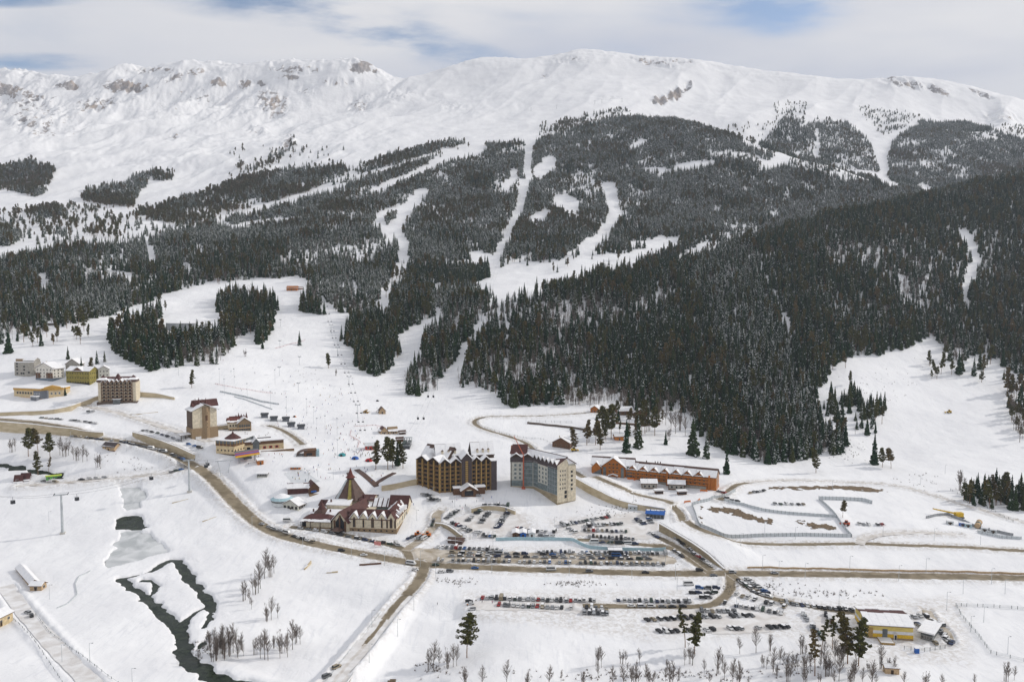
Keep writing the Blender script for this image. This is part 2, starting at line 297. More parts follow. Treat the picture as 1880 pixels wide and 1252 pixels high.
# ------------------------------------------------------------------ terrain profile curves: (frame x, frame y, depth) or z when given as ('z', v)
F = [
 [(0,9999,60,-6)],
 [(0,9999,250,-3)],
 [(-100,1252,366,0),(300,1252,372,-3.5),(560,1252,372,-3),(1000,1252,372,0),(1880,1252,373,0)],
 [(-100,1110,470,0),(200,1110,462,-2),(500,1110,468,0),(900,1100,470,0),(1880,1100,470,0)],
 [(-100,1000,565,0),(200,1000,562,0),(420,1010,552,0),(760,1040,525,0),(1100,1047,519,0),(1880,1060,505,0)],
 [(-100,890,660,0),(120,900,648,0),(250,905,645,0),(330,895,650,0),(480,955,600,0),(550,960,596,0),(700,985,580,0),(900,990,572,0),(1250,1000,560,0),(1340,1022,545,0),(1880,1020,545,0)],
 [(-100,783,745,0),(100,796,735,0),(250,812,720,0),(375,812,715,0),(550,860,675,0),(850,902,650,0),(1040,920,640,0),(1200,925,640,0),(1350,905,662,0),(1600,930,650,0),(1880,950,640,0)],
 [(-100,735,820,0),(200,742,815,0),(375,748,820,0),(550,785,790,0),(750,805,780,0),(950,800,810,0),(1100,810,800,0),(1300,850,770,0),(1450,860,770,0),(1650,835,840,0),(1880,870,770,0)],
 [(-100,640,960,0),(200,655,945,0),(400,660,975,0),(600,690,980,0),(750,705,985,0),(850,708,960,0),(1000,755,890,0),(1200,770,890,0),(1400,800,870,0),(1550,750,925,0),(1700,750,960,0),(1880,760,950,0)],
 [(-100,570,1120,0),(200,590,1110,0),(400,600,1140,0),(600,600,1180,0),(750,612,1180,0),(900,625,1100,0),(1100,625,1110,0),(1300,645,1070,0),(1500,640,1080,0),(1700,630,1130,0),(1880,630,1150,0)],
 [(-100,530,1330,0),(200,535,1330,0),(400,545,1330,0),(600,535,1360,0),(700,545,1350,0),(860,570,1230,0),(940,545,1240,0),(1000,532,1260,0),(1150,512,1320,0),(1300,475,1400,0),(1500,415,1550,0),(1700,372,1700,0),(1880,325,1850,0),(2100,270,2000,0)],
 [(-100,492,1500,0),(200,485,1530,0),(400,490,1570,0),(700,512,1480,0),(800,525,1440,0),(860,540,1400,0),(940,535,1400,0),(1000,541,1400,0),(1150,0,1450,172),(1300,0,1560,205),(1500,0,1740,265),(1700,0,1900,330),(1880,0,2080,390),(2100,0,2250,450)],
 [(-100,462,1650,0),(200,438,1760,0),(400,430,1850,0),(600,450,1740,0),(700,462,1700,0),(860,500,1600,0),(1000,500,1560,0),(1150,482,1650,0),(1300,446,1820,0),(1500,0,1960,318),(1700,0,2120,400),(1880,0,2350,460),(2100,0,2500,510)],
 [(-100,430,2000,0),(200,405,2080,0),(400,398,2150,0),(600,398,2000,0),(800,415,1970,0),(1000,400,2060,0),(1200,395,2110,0),(1400,370,2200,0),(1550,0,2230,410),(1700,0,2260,430),(1880,0,2500,485),(2100,0,2650,530)],
 [(-100,365,2480,0),(200,355,2500,0),(400,340,2600,0),(600,320,2620,0),(700,300,2660,0),(850,280,2750,0),(1000,265,2850,0),(1150,235,2950,0),(1200,224,3000,0),(1250,220,3000,0),(1300,234,2950,0),(1350,257,2850,0),(1400,278,2750,0),(1450,290,2680,0),(1500,300,2600,0),(1600,333,2450,0),(1700,362,2350,0),(1880,0,2620,500),(2100,0,2750,540)],
 [(-100,310,2900,0),(200,305,2930,0),(400,290,3000,0),(700,262,3020,0),(1000,238,3150,0),(1150,208,3200,0),(1250,0,3150,800),(1350,0,3050,690),(1500,0,2850,575),(1600,0,2700,520),(1700,0,2620,470),(1880,0,2800,530),(2100,0,2900,570)],
 [(-100,250,3350,0),(200,235,3450,0),(400,235,3450,0),(700,225,3500,0),(900,215,3500,0),(1100,185,3520,0),(1300,200,3480,0),(1450,225,3400,0),(1600,245,3350,0),(1700,222,3400,0),(1800,236,3350,0),(1880,262,3300,0),(2100,300,3300,0)],
 [(-100,200,3850,0),(300,190,3900,0),(700,185,3900,0),(900,165,3900,0),(1065,140,3950,0),(1300,150,3900,0),(1500,185,3850,0),(1700,190,3850,0),(1800,210,3750,0),(1880,230,3700,0),(2100,260,3650,0)],
 [(-200,150,4300,0),(-80,130,4300,0),(0,126,4300,0),(60,128,4300,0),(110,138,4300,0),(150,140,4300,0),(190,135,4300,0),(235,125,4300,0),(280,129,4300,0),(320,121,4300,0),(345,119,4300,0),(380,125,4300,0),(410,117,4300,0),(440,122,4300,0),(480,118,4280,0),(520,115,4250,0),(540,110,4250,0),(580,115,4250,0),(620,113,4250,0),(660,110,4200,0),(690,122,4200,0),(720,140,4250,0),(740,146,4300,0),(770,143,4300,0),(820,130,4300,0),(850,120,4300,0),(880,109,4300,0),(930,108,4300,0),(975,110,4300,0),(1010,105,4300,0),(1050,95,4300,0),(1075,92,4300,0),(1110,97,4300,0),(1160,103,4300,0),(1200,106,4280,0),(1260,110,4250,0),(1310,117,4250,0),(1350,122,4250,0),(1400,131,4230,0),(1450,136,4200,0),(1510,145,4200,0),(1580,147,4200,0),(1640,142,4200,0),(1690,144,4200,0),(1730,152,4200,0),(1770,160,4150,0),(1820,175,4100,0),(1880,192,4100,0),(2100,240,4100,0)],
 [(0,0,4900,800)],
 [(0,0,9000,300)],
]
UMAX = 1.25
ucol = np.concatenate([np.linspace(-UMAX, -0.70, 50, endpoint=False), np.linspace(-0.70, 0.70, 1120), np.linspace(0.70, UMAX, 51)[1:]])
drow = [60.0]
while drow[-1] < 9000:
    d = drow[-1]
    drow.append(d + (12 if d < 330 else 1.7 if d < 900 else 1.7+(d-900)*0.0042 if d < 2000 else 6.5 if d < 4500 else 150))
drow = np.array(drow)
NU, ND = len(ucol), len(drow)
def gsm(a, sig):
    k = int(sig*3)+1; w = np.exp(-0.5*(np.arange(-k, k+1)/sig)**2); w /= w.sum()
    return np.convolve(np.pad(a, k, mode='edge'), w, mode='valid')
pxc = 940+FPX*ucol                       # close enough to the frame column
KD = []; KZ = []
for i, f in enumerate(F):
    X = [q[0] for q in f]; Ds = [q[2] for q in f]
    Zs = [q[3] if (q[1] == 0 or q[1] == 9999) else q[2]*ray(q[0], q[1])[1]+H for q in f]
    fine = i == 18
    if fine:      # the skyline keeps its teeth
        PY = gsm(np.interp(pxc, X, [q[1] for q in f]), 3); Dd = gsm(np.interp(pxc, X, Ds), 20)
        Zz = H+Dd*np.array([ray(940, p)[1] for p in PY])
    else:
        Dd = gsm(np.interp(pxc, X, Ds), 22); Zz = gsm(np.interp(pxc, X, Zs), 22)
    KD.append(Dd); KZ.append(Zz)
KD = np.array(KD); KZ = np.array(KZ)
for k in range(1, len(KD)): KD[k] = np.maximum(KD[k], KD[k-1]+15)
def pchip(x, y, xi):
    h = np.diff(x); d = np.diff(y)/h; m = np.zeros_like(y); m[0] = d[0]; m[-1] = d[-1]
    w1 = 2*h[1:]+h[:-1]; w2 = h[1:]+2*h[:-1]
    ok = (d[:-1]*d[1:]) > 0
    m[1:-1][ok] = (w1[ok]+w2[ok])/(w1[ok]/d[:-1][ok]+w2[ok]/d[1:][ok])
    k = np.clip(np.searchsorted(x, xi)-1, 0, len(h)-1); t = np.clip((xi-x[k])/h[k], 0, 1); t2 = t*t; t3 = t2*t
    return (2*t3-3*t2+1)*y[k]+(t3-2*t2+t)*h[k]*m[k]+(-2*t3+3*t2)*y[k+1]+(t3-t2)*h[k]*m[k+1]
Z = np.empty((ND, NU))
for i in range(NU): Z[:, i] = pchip(KD[:, i], KZ[:, i], drow)
YY = np.repeat(drow[:, None], NU, 1); XX = YY*ucol[None, :]
def sst(x, a, b): t = np.clip((x-a)/(b-a), 0, 1); return t*t*(3-2*t)
# relief: gullies and spurs high up, gentle folds below
hi = sst(YY, 2000, 3300)
ridge_fade = 1-0.92*np.exp(-((YY-KD[18][None, :])/110.0)**2)
wx = XX+60*fbm(XX/400, YY/400, 3); wy = YY+60*fbm(XX/400+9, YY/400+4, 3)
rough_w = np.interp(940+FPX*XX/YY, [-400,0,300,600,720,800,1000,1300,1500,1700,1900,2300], [1.3,1.25,1.15,1.0,.85,.5,.42,.4,.3,.4,.6,1.0])
s_ = wx-0.45*(wy-3000)
gul = fbm(s_/300, wy/1200, 3, ridged=True)
Z += hi*ridge_fade*rough_w*(38*(gul-0.35)+13*fbm(wx/80, wy/140, 4))
big = fbm((wx-0.75*(wy-3000))/520+3.3, wy/2600, 3, ridged=True)
Z += sst(YY, 2950, 3600)*ridge_fade*np.maximum(rough_w, .55)*75*(big-.4)
Z += (1-hi)*sst(YY, 900, 1400)*ridge_fade*(9*fbm(XX/160, YY/160, 4))
Z += sst(YY, 3900, 4150)*rough_w*np.exp(-((YY-KD[18][None, :])/160.0)**2)*17*(fbm(XX/55, YY/45, 5, ridged=True)-.3)
Z += (1.2*fbm(XX/45, YY/45, 4)+.45*fbm(XX/13, YY/13, 3))*sst(YY, 60, 300)*(1-hi)
lu = np.arange(NU, dtype=float); ld = np.arange(ND, dtype=float)
ZN = Z.copy()
def height(x, y, Zg=None):
    Zg = Z if Zg is None else Zg
    x = np.asarray(x, float); y = np.asarray(y, float)
    fi = np.interp(x/np.maximum(y, 1), ucol, lu); fj = np.interp(y, drow, ld)
    i = np.minimum(fi.astype(int), NU-2); j = np.minimum(fj.astype(int), ND-2); a = fi-i; b = fj-j
    return (Zg[j,i]*(1-a)+Zg[j,i+1]*a)*(1-b)+(Zg[j+1,i]*(1-a)+Zg[j+1,i+1]*a)*b
_dd = np.concatenate([np.arange(200, 1500, 0.5), np.arange(1500, 5500, 3.0)])
def P(px, py, Zg=None):
    """point of the ground that the frame position looks at"""
    u, sl = ray(px, py); h = height(u*_dd, _dd, Zg); r = H+sl*_dd
    k = np.argmax(h > r)
    if h[k] <= r[k]: k = len(_dd)-1
    if k > 0:
        a = r[k-1]-h[k-1]; b = h[k]-r[k]; t = a/(a+b+1e-9) if a > 0 else 0
        d = _dd[k-1]+(_dd[k]-_dd[k-1])*t
    else: d = _dd[k]
    return Vector((u*d, d, float(height(u*d, d, Zg))))
def G(x, y): return float(height(x, y))
def smooth_line(pts, step=2.0, it=2):
    pts = [Vector(p).xy for p in pts]
    for _ in range(it):
        q = [pts[0]]
        for a, b in zip(pts[:-1], pts[1:]): q += [a*.75+b*.25, a*.25+b*.75]
        q.append(pts[-1]); pts = q
    out = [pts[0]]; acc = 0
    L_ = np.cumsum([0]+[(b-a).length for a, b in zip(pts[:-1], pts[1:])]); n = max(2, int(L_[-1]/step))
    s = np.linspace(0, L_[-1], n+1); A = np.array([[p.x, p.y] for p in pts])
    return np.stack([np.interp(s, L_, A[:, 0]), np.interp(s, L_, A[:, 1])], 1)
def line_dist(line, X, Y):
    """distance, signed side (left +), and arclength index to a polyline for arrays"""
    best = np.full(X.shape, 1e9); side = np.zeros(X.shape); par = np.zeros(X.shape)
    for k in range(len(line)-1):
        a = line[k]; b = line[k+1]; d = b-a; l2 = max(d@d, 1e-9)
        t = np.clip(((X-a[0])*d[0]+(Y-a[1])*d[1])/l2, 0, 1)
        ex = X-(a[0]+t*d[0]); ey = Y-(a[1]+t*d[1]); q = np.hypot(ex, ey)
        m = q < best; best = np.where(m, q, best); par = np.where(m, k+t, par); side = np.where(m, np.sign(d[0]*(Y-a[1])-d[1]*(X-a[0])), side)
    return best, side, par
def patch_idx(line, pad):
    """grid window around a line"""
    y0, y1 = line[:,1].min()-pad, line[:,1].max()+pad; us = np.concatenate([(line[:,0]-pad)/line[:,1], (line[:,0]+pad)/line[:,1]])
    j0, j1 = np.searchsorted(drow, y0), np.searchsorted(drow, y1); i0, i1 = np.searchsorted(ucol, us.min()-.02), np.searchsorted(ucol, us.max()+.02)
    return slice(max(j0-1,0), min(j1+1,ND)), slice(max(i0-1,0), min(i1+1,NU))
# ------------------------------------------------------------------ river and ponds (pixel centre lines with half widths)
RIV = [
 [(222,1058,3.0),(245,1078,4.0),(268,1093,4.5),(290,1115,4.5),(310,1132,5.5),(328,1150,6),(336,1175,6),(338,1195,6),(355,1217,6),(385,1234,6.5),(415,1246,6.5),(480,1262,7),(560,1285,8)],
 [(222,1058,2.5),(250,1054,3),(285,1042,3),(312,1024,4),(330,1026,4)],
 [(328,1026,4.5),(348,1060,4.5),(370,1085,4.5),(386,1105,4.5),(386,1128,3.5),(376,1146,1.5)],
 [(386,1107,2.5),(362,1118,2.5),(334,1140,3.5)],
 [(262,1062,1.6),(285,1066,1.8),(286,1080,1.8),(272,1092,1.6)],
 [(350,1202,1.0),(370,1180,1.2),(386,1160,1.2)],
 [(-60,842,3),(0,850,3.2),(60,862,2.6),(112,869,2)],
]
POLY_W = {'pool': [(216,946),(256,943),(262,955),(269,970),(216,970),(213,958)],
          'ice_up': [(206,882),(258,880),(262,900),(269,908),(258,921),(254,931),(224,932),(226,912),(224,898)],
          'ice_low': [(217,971),(269,971),(280,984),(300,995),(313,1009),(260,1024),(205,1038),(194,1030),(202,1015),(212,1000),(208,996),(221,984)]}
lakes = {k: np.array([P(*q)[:2] for q in v]) for k, v in POLY_W.items()}
rivl = []
for r in RIV:
    pts = [P(a, b) for a, b, w in r]; ln = smooth_line(pts, 2.5, 2)
    rivl.append((ln, .66*np.interp(np.linspace(0, 1, len(ln)), np.linspace(0, 1, len(r)), [q[2] for q in r])))
def inside(poly, X, Y):
    r = np.zeros(X.shape, bool); n = len(poly)
    for i in range(n):
        x0, y0 = poly[i]; x1, y1 = poly[(i+1) % n]
        c = ((y0 > Y) != (y1 > Y)); 
        with np.errstate(divide='ignore', invalid='ignore'): r ^= c & (X < (x1-x0)*(Y-y0)/(y1-y0+1e-12)+x0)
    return r
def poly_sd(poly, X, Y):
    d, _, _ = line_dist(np.vstack([poly, poly[:1]]), X, Y); return np.where(inside(poly, X, Y), -d, d)
def smooth_poly(p, it=2):
    p = np.asarray(p, float)
    for _ in range(it):
        q = np.roll(p, -1, 0); p = np.stack([p*.75+q*.25, p*.25+q*.75], 1).reshape(-1, 2)
    return p
lakes = {k: smooth_poly(v, 1) for k, v in lakes.items()}
WD = np.full(Z.shape, 99.0)              # signed distance to the water's edge
for ln, w in rivl:
    js, is_ = patch_idx(ln, 18); d, _, par = line_dist(ln, XX[js, is_], YY[js, is_])
    WD[js, is_] = np.minimum(WD[js, is_], d-np.interp(par, np.arange(len(w)), w))
for k, pl in lakes.items():
    js, is_ = patch_idx(pl, 18); WD[js, is_] = np.minimum(WD[js, is_], poly_sd(pl, XX[js, is_], YY[js, is_]))
WDn = WD+3.4*fbm(XX/8, YY/8, 4)
Z -= 2.8*(1-sst(WDn, -1.2, 1.8)) + 0.5*(1-sst(WDn, 1.0, 7.0))
# ------------------------------------------------------------------ roads: name, material, width, pixel line
ROADS = [
 ('main_road','road',11.5,[(-160,768),(-40,780),(40,787),(100,795),(190,806),(240,812),(300,826),(345,846),(385,873),(415,906),(450,942),(480,967),(530,988),(600,1004),(680,1020),(730,1029),(780,1037),(860,1041),(950,1045),(1100,1050),(1250,1053),(1400,1053),(1600,1055),(1750,1058),(1880,1061),(2060,1065)]),
 ('upper_road','road',6.5,[(1040,855),(1062,872),(1090,884),(1140,905),(1190,914),(1228,925),(1248,940),(1254,958),(1268,974),(1295,987),(1340,996),(1420,1000),(1600,999),(1750,1003),(1880,1012),(2060,1020)]),
 ('ramp_road','road',7,[(1060,990),(1130,996),(1200,1001),(1240,1008),(1262,1024),(1285,1040),(1305,1052)]),
 ('ramp_road','road',6,[(1206,984),(1236,1000),(1266,1018),(1306,1047)]),
 ('bridge_road','snow_track',9,[(760,1076),(740,1098),(711,1130),(690,1158),(660,1195),(625,1233),(592,1272),(570,1300)]),
 ('bridge_road','road',8,[(778,1040),(773,1062),(757,1080),(746,1092)]),
 ('bridge_road','road',4.6,[(750,1087),(725,1113),(706,1137)]), ('bridge_road','road',2.4,[(710,1132),(690,1158),(668,1186)]), ('bridge_road','road_snowy',1.6,[(672,1182),(640,1218),(600,1264)]),
 ('car_park_road','road',6.5,[(1340,1052),(1343,1078),(1332,1096),(1308,1111),(1270,1115),(1200,1114),(1130,1113),(1070,1112)]),
 ('car_park_road','road',6,[(1343,1056),(1375,1080),(1410,1098),(1460,1108),(1520,1120),(1600,1130)]),
 ('car_park_road','dirt_lot',5,[(1700,1120),(1712,1140),(1738,1160),(1745,1180)]),
 ('forest_road','road',5,[(1110,756),(1060,760),(1000,764),(930,765),(892,764),(872,770),(870,778),(885,788),(930,800),(962,811),(980,824),(984,838)]),
 ('track','road',5.5,[(1322,918),(1338,900),(1352,890),(1372,886)]),
 ('track','road_snowy',4,[(1372,886),(1420,882),(1500,883),(1570,886),(1640,890),(1700,905),(1760,925),(1820,942),(1900,965)]),
 ('hotel_road','road',6.5,[(532,967),(580,972),(640,984),(690,994),(730,1004),(748,1014),(754,1030)]),
 ('hotel_road','dirt_lot',6.5,[(744,1012),(770,992),(792,975),(803,958),(800,944),(812,935)]),
 ('lower_track','snow_track',9,[(10,1075),(30,1105),(62,1145),(100,1185),(140,1228),(175,1262),(200,1290)]),
 ('bridge_street','road_snowy',8,[(40,892),(110,888),(215,879),(300,871),(340,864),(362,852)]),
 ('service_track','road',5,[(492,780),(520,790),(545,806),(556,818)]),
 ('track','road_snowy',6,[(1578,1000),(1586,989),(1620,981),(1680,978),(1760,982)]),
 ('village_street','road_snowy',7,[(150,745),(190,752),(230,762),(262,772),(300,785),(345,800),(385,812)]),
]
roads = []
ROADM = np.full(Z.shape, 99.0); DIRTM = ROADM.copy()
for nm, mt, w, pl in ROADS:
    pts = [P(a, b, ZN) for a, b in pl]; ln = smooth_line(pts, 2.0, 2)
    zc = gsm(height(ln[:, 0], ln[:, 1], ZN), 6)
    roads.append([nm, mt, w, ln, zc])
bank = 0.55+0.45*fbm(XX/5, YY/5, 3)
for nm, mt, w, ln, zc in roads:
    js, is_ = patch_idx(ln, w/2+14); X_, Y_ = XX[js, is_], YY[js, is_]
    d, _, par = line_dist(ln, X_, Y_); zr = np.interp(par, np.arange(len(zc)), zc)
    k = 1-sst(d, w/2+1.5, w/2+11); Z[js, is_] = Z[js, is_]*(1-k)+(zr-0.02)*k
    ROADM[js, is_] = np.minimum(ROADM[js, is_], d-w/2)
    if mt != 'snow_track': DIRTM[js, is_] = np.minimum(DIRTM[js, is_], d-w/2)
bl = next(r_[3] for r_ in roads if r_[0] == 'bridge_road'); js, is_ = patch_idx(bl, 95); d, _, par = line_dist(bl, XX[js, is_], YY[js, is_])
Z[js, is_] -= 5.0*sst(d, 6, 15)*(1-sst(d, 24, 85))*sst(par, 3, 14)*sst(WD[js, is_], 3, 16)
cut = smooth_line([P(a, b, ZN) for a, b in ((585,1280),(620,1264),(700,1243),(790,1250))], 2.5, 2); js, is_ = patch_idx(cut, 22); d, _, par = line_dist(cut, XX[js, is_], YY[js, is_])
Z[js, is_] -= 4.5*(1-sst(d, 3, 12))*sst(WD[js, is_], 3, 16)
brd = sst(ROADM, 0.3, 1.6)*(1-sst(ROADM, 2.5, 6.0))
Z += brd*bank*1.5
# ------------------------------------------------------------------ level yards for buildings and car parks: (pixel polygon, fall-off)
YARDS = [
 [(752,1003),(1225,1008),(1245,1040),(760,1034)], [(850,935),(940,932),(975,950),(985,985),(860,985),(815,962)],
 [(1010,955),(1190,940),(1215,990),(1030,985)], [(860,1090),(1350,1085),(1350,1150),(1200,1170),(860,1130)],
 [(1200,1110),(1470,1105),(1470,1165),(1200,1165)], [(1480,1110),(1760,1100),(1770,1215),(1480,1200)],
 [(1285,925),(1540,945),(1560,985),(1330,985)], [(1340,895),(1600,895),(1620,935),(1400,935)],
 [(560,950),(780,930),(790,985),(640,1000)], [(480,865),(560,860),(620,885),(520,905)],
]
for yd in YARDS:
    q = np.array([P(a, b, Z)[:2] for a, b in yd]); js, is_ = patch_idx(q, 25); X_, Y_ = XX[js, is_], YY[js, is_]
    sdv = poly_sd(q, X_, Y_); m = sdv < 0
    if m.sum() < 10: continue
    A = np.stack([X_[m], Y_[m], np.ones(m.sum())], 1); c = np.linalg.lstsq(A, Z[js, is_][m], rcond=None)[0]
    pz = c[0]*X_+c[1]*Y_+c[2]; k = (1-sst(sdv, 0, 9))*sst(ROADM[js, is_], 0.0, 6.0)*0.95
    Z[js, is_] = Z[js, is_]*(1-k)+pz*k
# ------------------------------------------------------------------ retaining walls: raise the ground behind them; (top pixel line, height, depth behind)
WALLS = [
 ('retaining_wall','concrete','long ochre retaining wall above the main road, farthest left',[(-60,786),(0,788),(60,793),(110,799),(158,802),(190,799)],[7,7.5,7.5,7.5,7,2.5],34),
 ('retaining_wall','concrete','curved ochre retaining wall above the bend of the main road',[(247,798),(272,812),(300,821),(330,832),(360,842)],[3,6,6,5.5,3],16),
 ('retaining_wall','concrete','short ochre retaining wall right of the cream six storey hotel',[(252,727),(290,729),(322,733)],[4.5,4,1.5],16),
 ('retaining_wall','concrete','ochre retaining wall under the road behind the cream ended hotel block',[(1058,889),(1082,904),(1110,918),(1140,929),(1190,937),(1222,944)],[6,6,6,4.5,4,4.5],12),
 ('retaining_wall','concrete_dark','dark slanting retaining wall beside the ramp to the main road',[(1214,974),(1242,990),(1272,1007),(1300,1024),(1334,1046)],[5.5,5,4.5,3.5,.5],10),
 ('retaining_wall','concrete','curved ochre wall with snowy top above the upper car park',[(864,940),(885,934),(910,934),(932,938),(948,943)],[2.5,3,3,3,2],7),
 ('retaining_wall','concrete_dark','dark angled wall between the upper car park and the snowy triangle',[(801,963),(818,966),(836,977),(851,992)],[1.5,2.5,3,3.5],7),
 ('retaining_wall','concrete','ochre terrace wall below the pine trees by the brown hotel',[(700,899),(730,895),(765,888)],[3.5,4,4.5],9),
 ('retaining_wall','concrete','stepped cream wall left of the cream six storey hotel',[(-40,765),(40,761),(120,757),(160,742),(182,732)],[3,3,3,4,4],9),
]
wls = []
for nm, mt, lb, pl, hs, dep in WALLS:
    pts = [P(a, b) for a, b in pl]; ln = smooth_line(pts, 2.0, 1)
    hh = np.interp(np.linspace(0, 1, len(ln)), np.linspace(0, 1, len(hs)), hs); zb = gsm(height(ln[:, 0], ln[:, 1]), 4); zt = zb+hh
    wls.append((nm, mt, lb, ln, zb, zt))
for nm, mt, lb, ln, zb, zt in wls:
    dep = 40; js, is_ = patch_idx(ln, dep); X_, Y_ = XX[js, is_], YY[js, is_]
    d, side, par = line_dist(ln, X_, Y_); zw = np.interp(par, np.arange(len(zt)), zt)
    inner = (par > 0.02) & (par < len(zt)-1.02); m = (side > 0) & inner & (d > .3) & (d < dep)
    zz = Z[js, is_]; rise = np.maximum(zz, zw-0.3-sst(d, 4, dep)*0.0)
    lim = zz < zw
    k = np.where(d < dep*0.6, 1, 1-sst(d, dep*0.6, dep))
    Z[js, is_] = np.where(m & lim, zz+(rise-zz)*k, zz)
# ------------------------------------------------------------------ masks carried by the ground
pxg, pyg = project(XX, YY, Z)
dirt = np.clip(1-DIRTM/9.0, 0, 1)*0.95
for yd in YARDS[:6]:
    q = np.array([P(a, b, Z)[:2] for a, b in yd]); js, is_ = patch_idx(q, 12)
    dirt[js, is_] = np.maximum(dirt[js, is_], 0.55*(1-sst(poly_sd(q, XX[js, is_], YY[js, is_]), -3, 10)))
rock = np.zeros_like(Z)
def blob(cx, cy, rx, ry, a, ang=0.0):
    ca, sa = math.cos(ang), math.sin(ang); dx = pxg-cx; dy = pyg-cy
    u = (dx*ca+dy*sa)/(rx*1.25); v = (dy*ca-dx*sa)/(ry*1.5); a = a*1.03
    global rock; rock = np.maximum(rock, a*np.exp(-(u*u+v*v)**1.5))
for b in [(10,165,45,12,.58,.2),(60,178,60,8,.52,.3),(125,158,26,8,.63,0),(228,158,45,11,.62,0),(250,160,25,8,.63,0),(180,190,60,14,.50,-.2),(60,225,60,26,.47,.3),(330,140,70,10,.50,-.2),
          (402,152,22,9,.58,0),(450,154,14,8,.62,0),(480,154,12,6,.60,0),(540,128,60,10,.50,0),(530,142,26,6,.54,0),(664,122,26,11,.66,0),(690,130,12,5,.55,.4),(500,190,45,26,.50,.5),
          (560,165,40,10,.44,.3),(660,190,30,20,.46,0),(470,240,25,10,.46,0),(730,175,40,16,.40,0),(530,262,12,16,.54,.5),(1212,184,16,8,.64,0),(1240,172,20,10,.63,-.6),(1262,158,14,6,.58,-.6),
          (1200,115,50,7,.48,.2),(1250,112,40,5,.48,0),(1660,152,50,9,.52,.2),(1720,165,30,6,.56,.4),(1800,172,30,5,.52,.4),(1050,110,40,7,.44,0),(1000,140,8,3,.5,0),(40,190,30,8,.5,0),
          (380,180,40,20,.44,0),(620,150,60,8,.44,0),(280,130,60,7,.5,0),(1120,180,20,4,.45,0),(320,250,8,4,.52,0),(830,195,40,10,.36,0),(1840,215,50,12,.42,0)]:
    blob(*b)
blob(330, 185, 330, 40, .375, .05); blob(60, 200, 140, 40, .42, .3)
rock *= sst(YY, 2300, 2900)
Z += sst(rock, .25, .62)*sst(YY, 2600, 3200)*(0.3+0.7*ridge_fade)*30*(fbm(XX/42, YY/70, 5, ridged=True)-.35)
# ------------------------------------------------------------------ ground mesh
vid = np.arange(NU*ND).reshape(ND, NU)
fa = np.stack([vid[:-1,:-1], vid[:-1,1:], vid[1:,1:], vid[1:,:-1]], -1).reshape(-1, 4)
gme = mesh_np('ground', np.stack([XX, YY, Z], -1).reshape(-1, 3), fa, [MAT('ground')], smooth=True)
for nm_, arr in (('dirt', dirt), ('rock', rock)):
    at = gme.attributes.new(nm_, 'FLOAT', 'POINT'); at.data.foreach_set('value', arr.ravel().astype(np.float32))
obj('ground', gme, kind='structure')
# ------------------------------------------------------------------ sheets laid on the ground
def sheet(name, mat, test, win, off, zfun=None, step=1.5, kind='structure', skirt=False):
    """uniform grid cells where test(x,y) holds"""
    x0, x1, y0, y1 = win; xs = np.arange(x0, x1, step); ys = np.arange(y0, y1, step); X_, Y_ = np.meshgrid(xs, ys)
    m = test(X_, Y_); zz = (height(X_, Y_)+off) if zfun is None else zfun(X_, Y_)
    n = X_.shape[1]; idx = np.arange(X_.size).reshape(X_.shape); q = m[:-1,:-1] & m[:-1,1:] & m[1:,:-1] & m[1:,1:]
    fc = np.stack([idx[:-1,:-1][q], idx[:-1,1:][q], idx[1:,1:][q], idx[1:,:-1][q]], 1)
    if len(fc) == 0: return None
    used, inv = np.unique(fc.ravel(), return_inverse=True)
    V = np.stack([X_.ravel(), Y_.ravel(), zz.ravel()], 1)[used]
    return obj(name, mesh_np(name, V, inv.reshape(-1, 4), [MAT(mat)], smooth=True), kind=kind)
for n_, (nm, mt, w, ln, zc) in enumerate(roads):
    # ribbon with a ragged edge
    t = np.gradient(ln, axis=0); t /= np.linalg.norm(t, axis=1)[:, None]; nr = np.stack([-t[:, 1], t[:, 0]], 1)
    el = 0.7*np.array([fbm(np.array([i*.21]), np.array([n_*7.7]), 3)[0] for i in range(len(ln))]); er = 0.7*np.array([fbm(np.array([i*.21]), np.array([n_*7.7+50]), 3)[0] for i in range(len(ln))])
    offs = np.linspace(-.5, .5, 7); V = []
    for o_ in offs:
        ww = o_*w + (er if o_ > 0.4 else -el if o_ < -0.4 else 0)
        p_ = ln+nr*np.asarray(ww).reshape(-1, 1) if np.ndim(ww) else ln+nr*ww
        V.append(np.stack([p_[:, 0], p_[:, 1], np.maximum(height(p_[:, 0], p_[:, 1]), zc-0.3)+0.10+0.012*n_], 1))
    V = np.stack(V, 1); k = len(ln); idx = np.arange(k*7).reshape(k, 7)
    fc = np.stack([idx[:-1,:-1], idx[:-1,1:], idx[1:,1:], idx[1:,:-1]], -1).reshape(-1, 4)
    rme = mesh_np(nm, V.reshape(-1, 3), fc, [MAT(mt)], smooth=True); ra = rme.attributes.new('across', 'FLOAT', 'POINT'); ra.data.foreach_set('value', np.tile([1, .62, .35, .45, .35, .62, 1], k).astype(np.float32)); obj(nm, rme, kind='structure')
def winof(P_, pad): return (P_[:,0].min()-pad, P_[:,0].max()+pad, P_[:,1].min()-pad, P_[:,1].max()+pad)
allr = np.vstack([l for l, w in rivl[:6]])
def near_riv(X_, Y_):
    d = np.full(X_.shape, 99.0)
    for ln, w in rivl[:6]: dd, _, par = line_dist(ln, X_, Y_); d = np.minimum(d, dd-np.interp(par, np.arange(len(w)), w))
    return d < 5
sheet('river_water', 'water', near_riv, winof(allr, 6), 0, zfun=lambda x, y: height(x, y, ZN)-1.7, step=2.0)
sheet('canal_water', 'water', lambda x, y: line_dist(rivl[6][0], x, y)[0] < 6, winof(rivl[6][0], 6), 0, zfun=lambda x, y: height(x, y, ZN)-1.7, step=2.0)
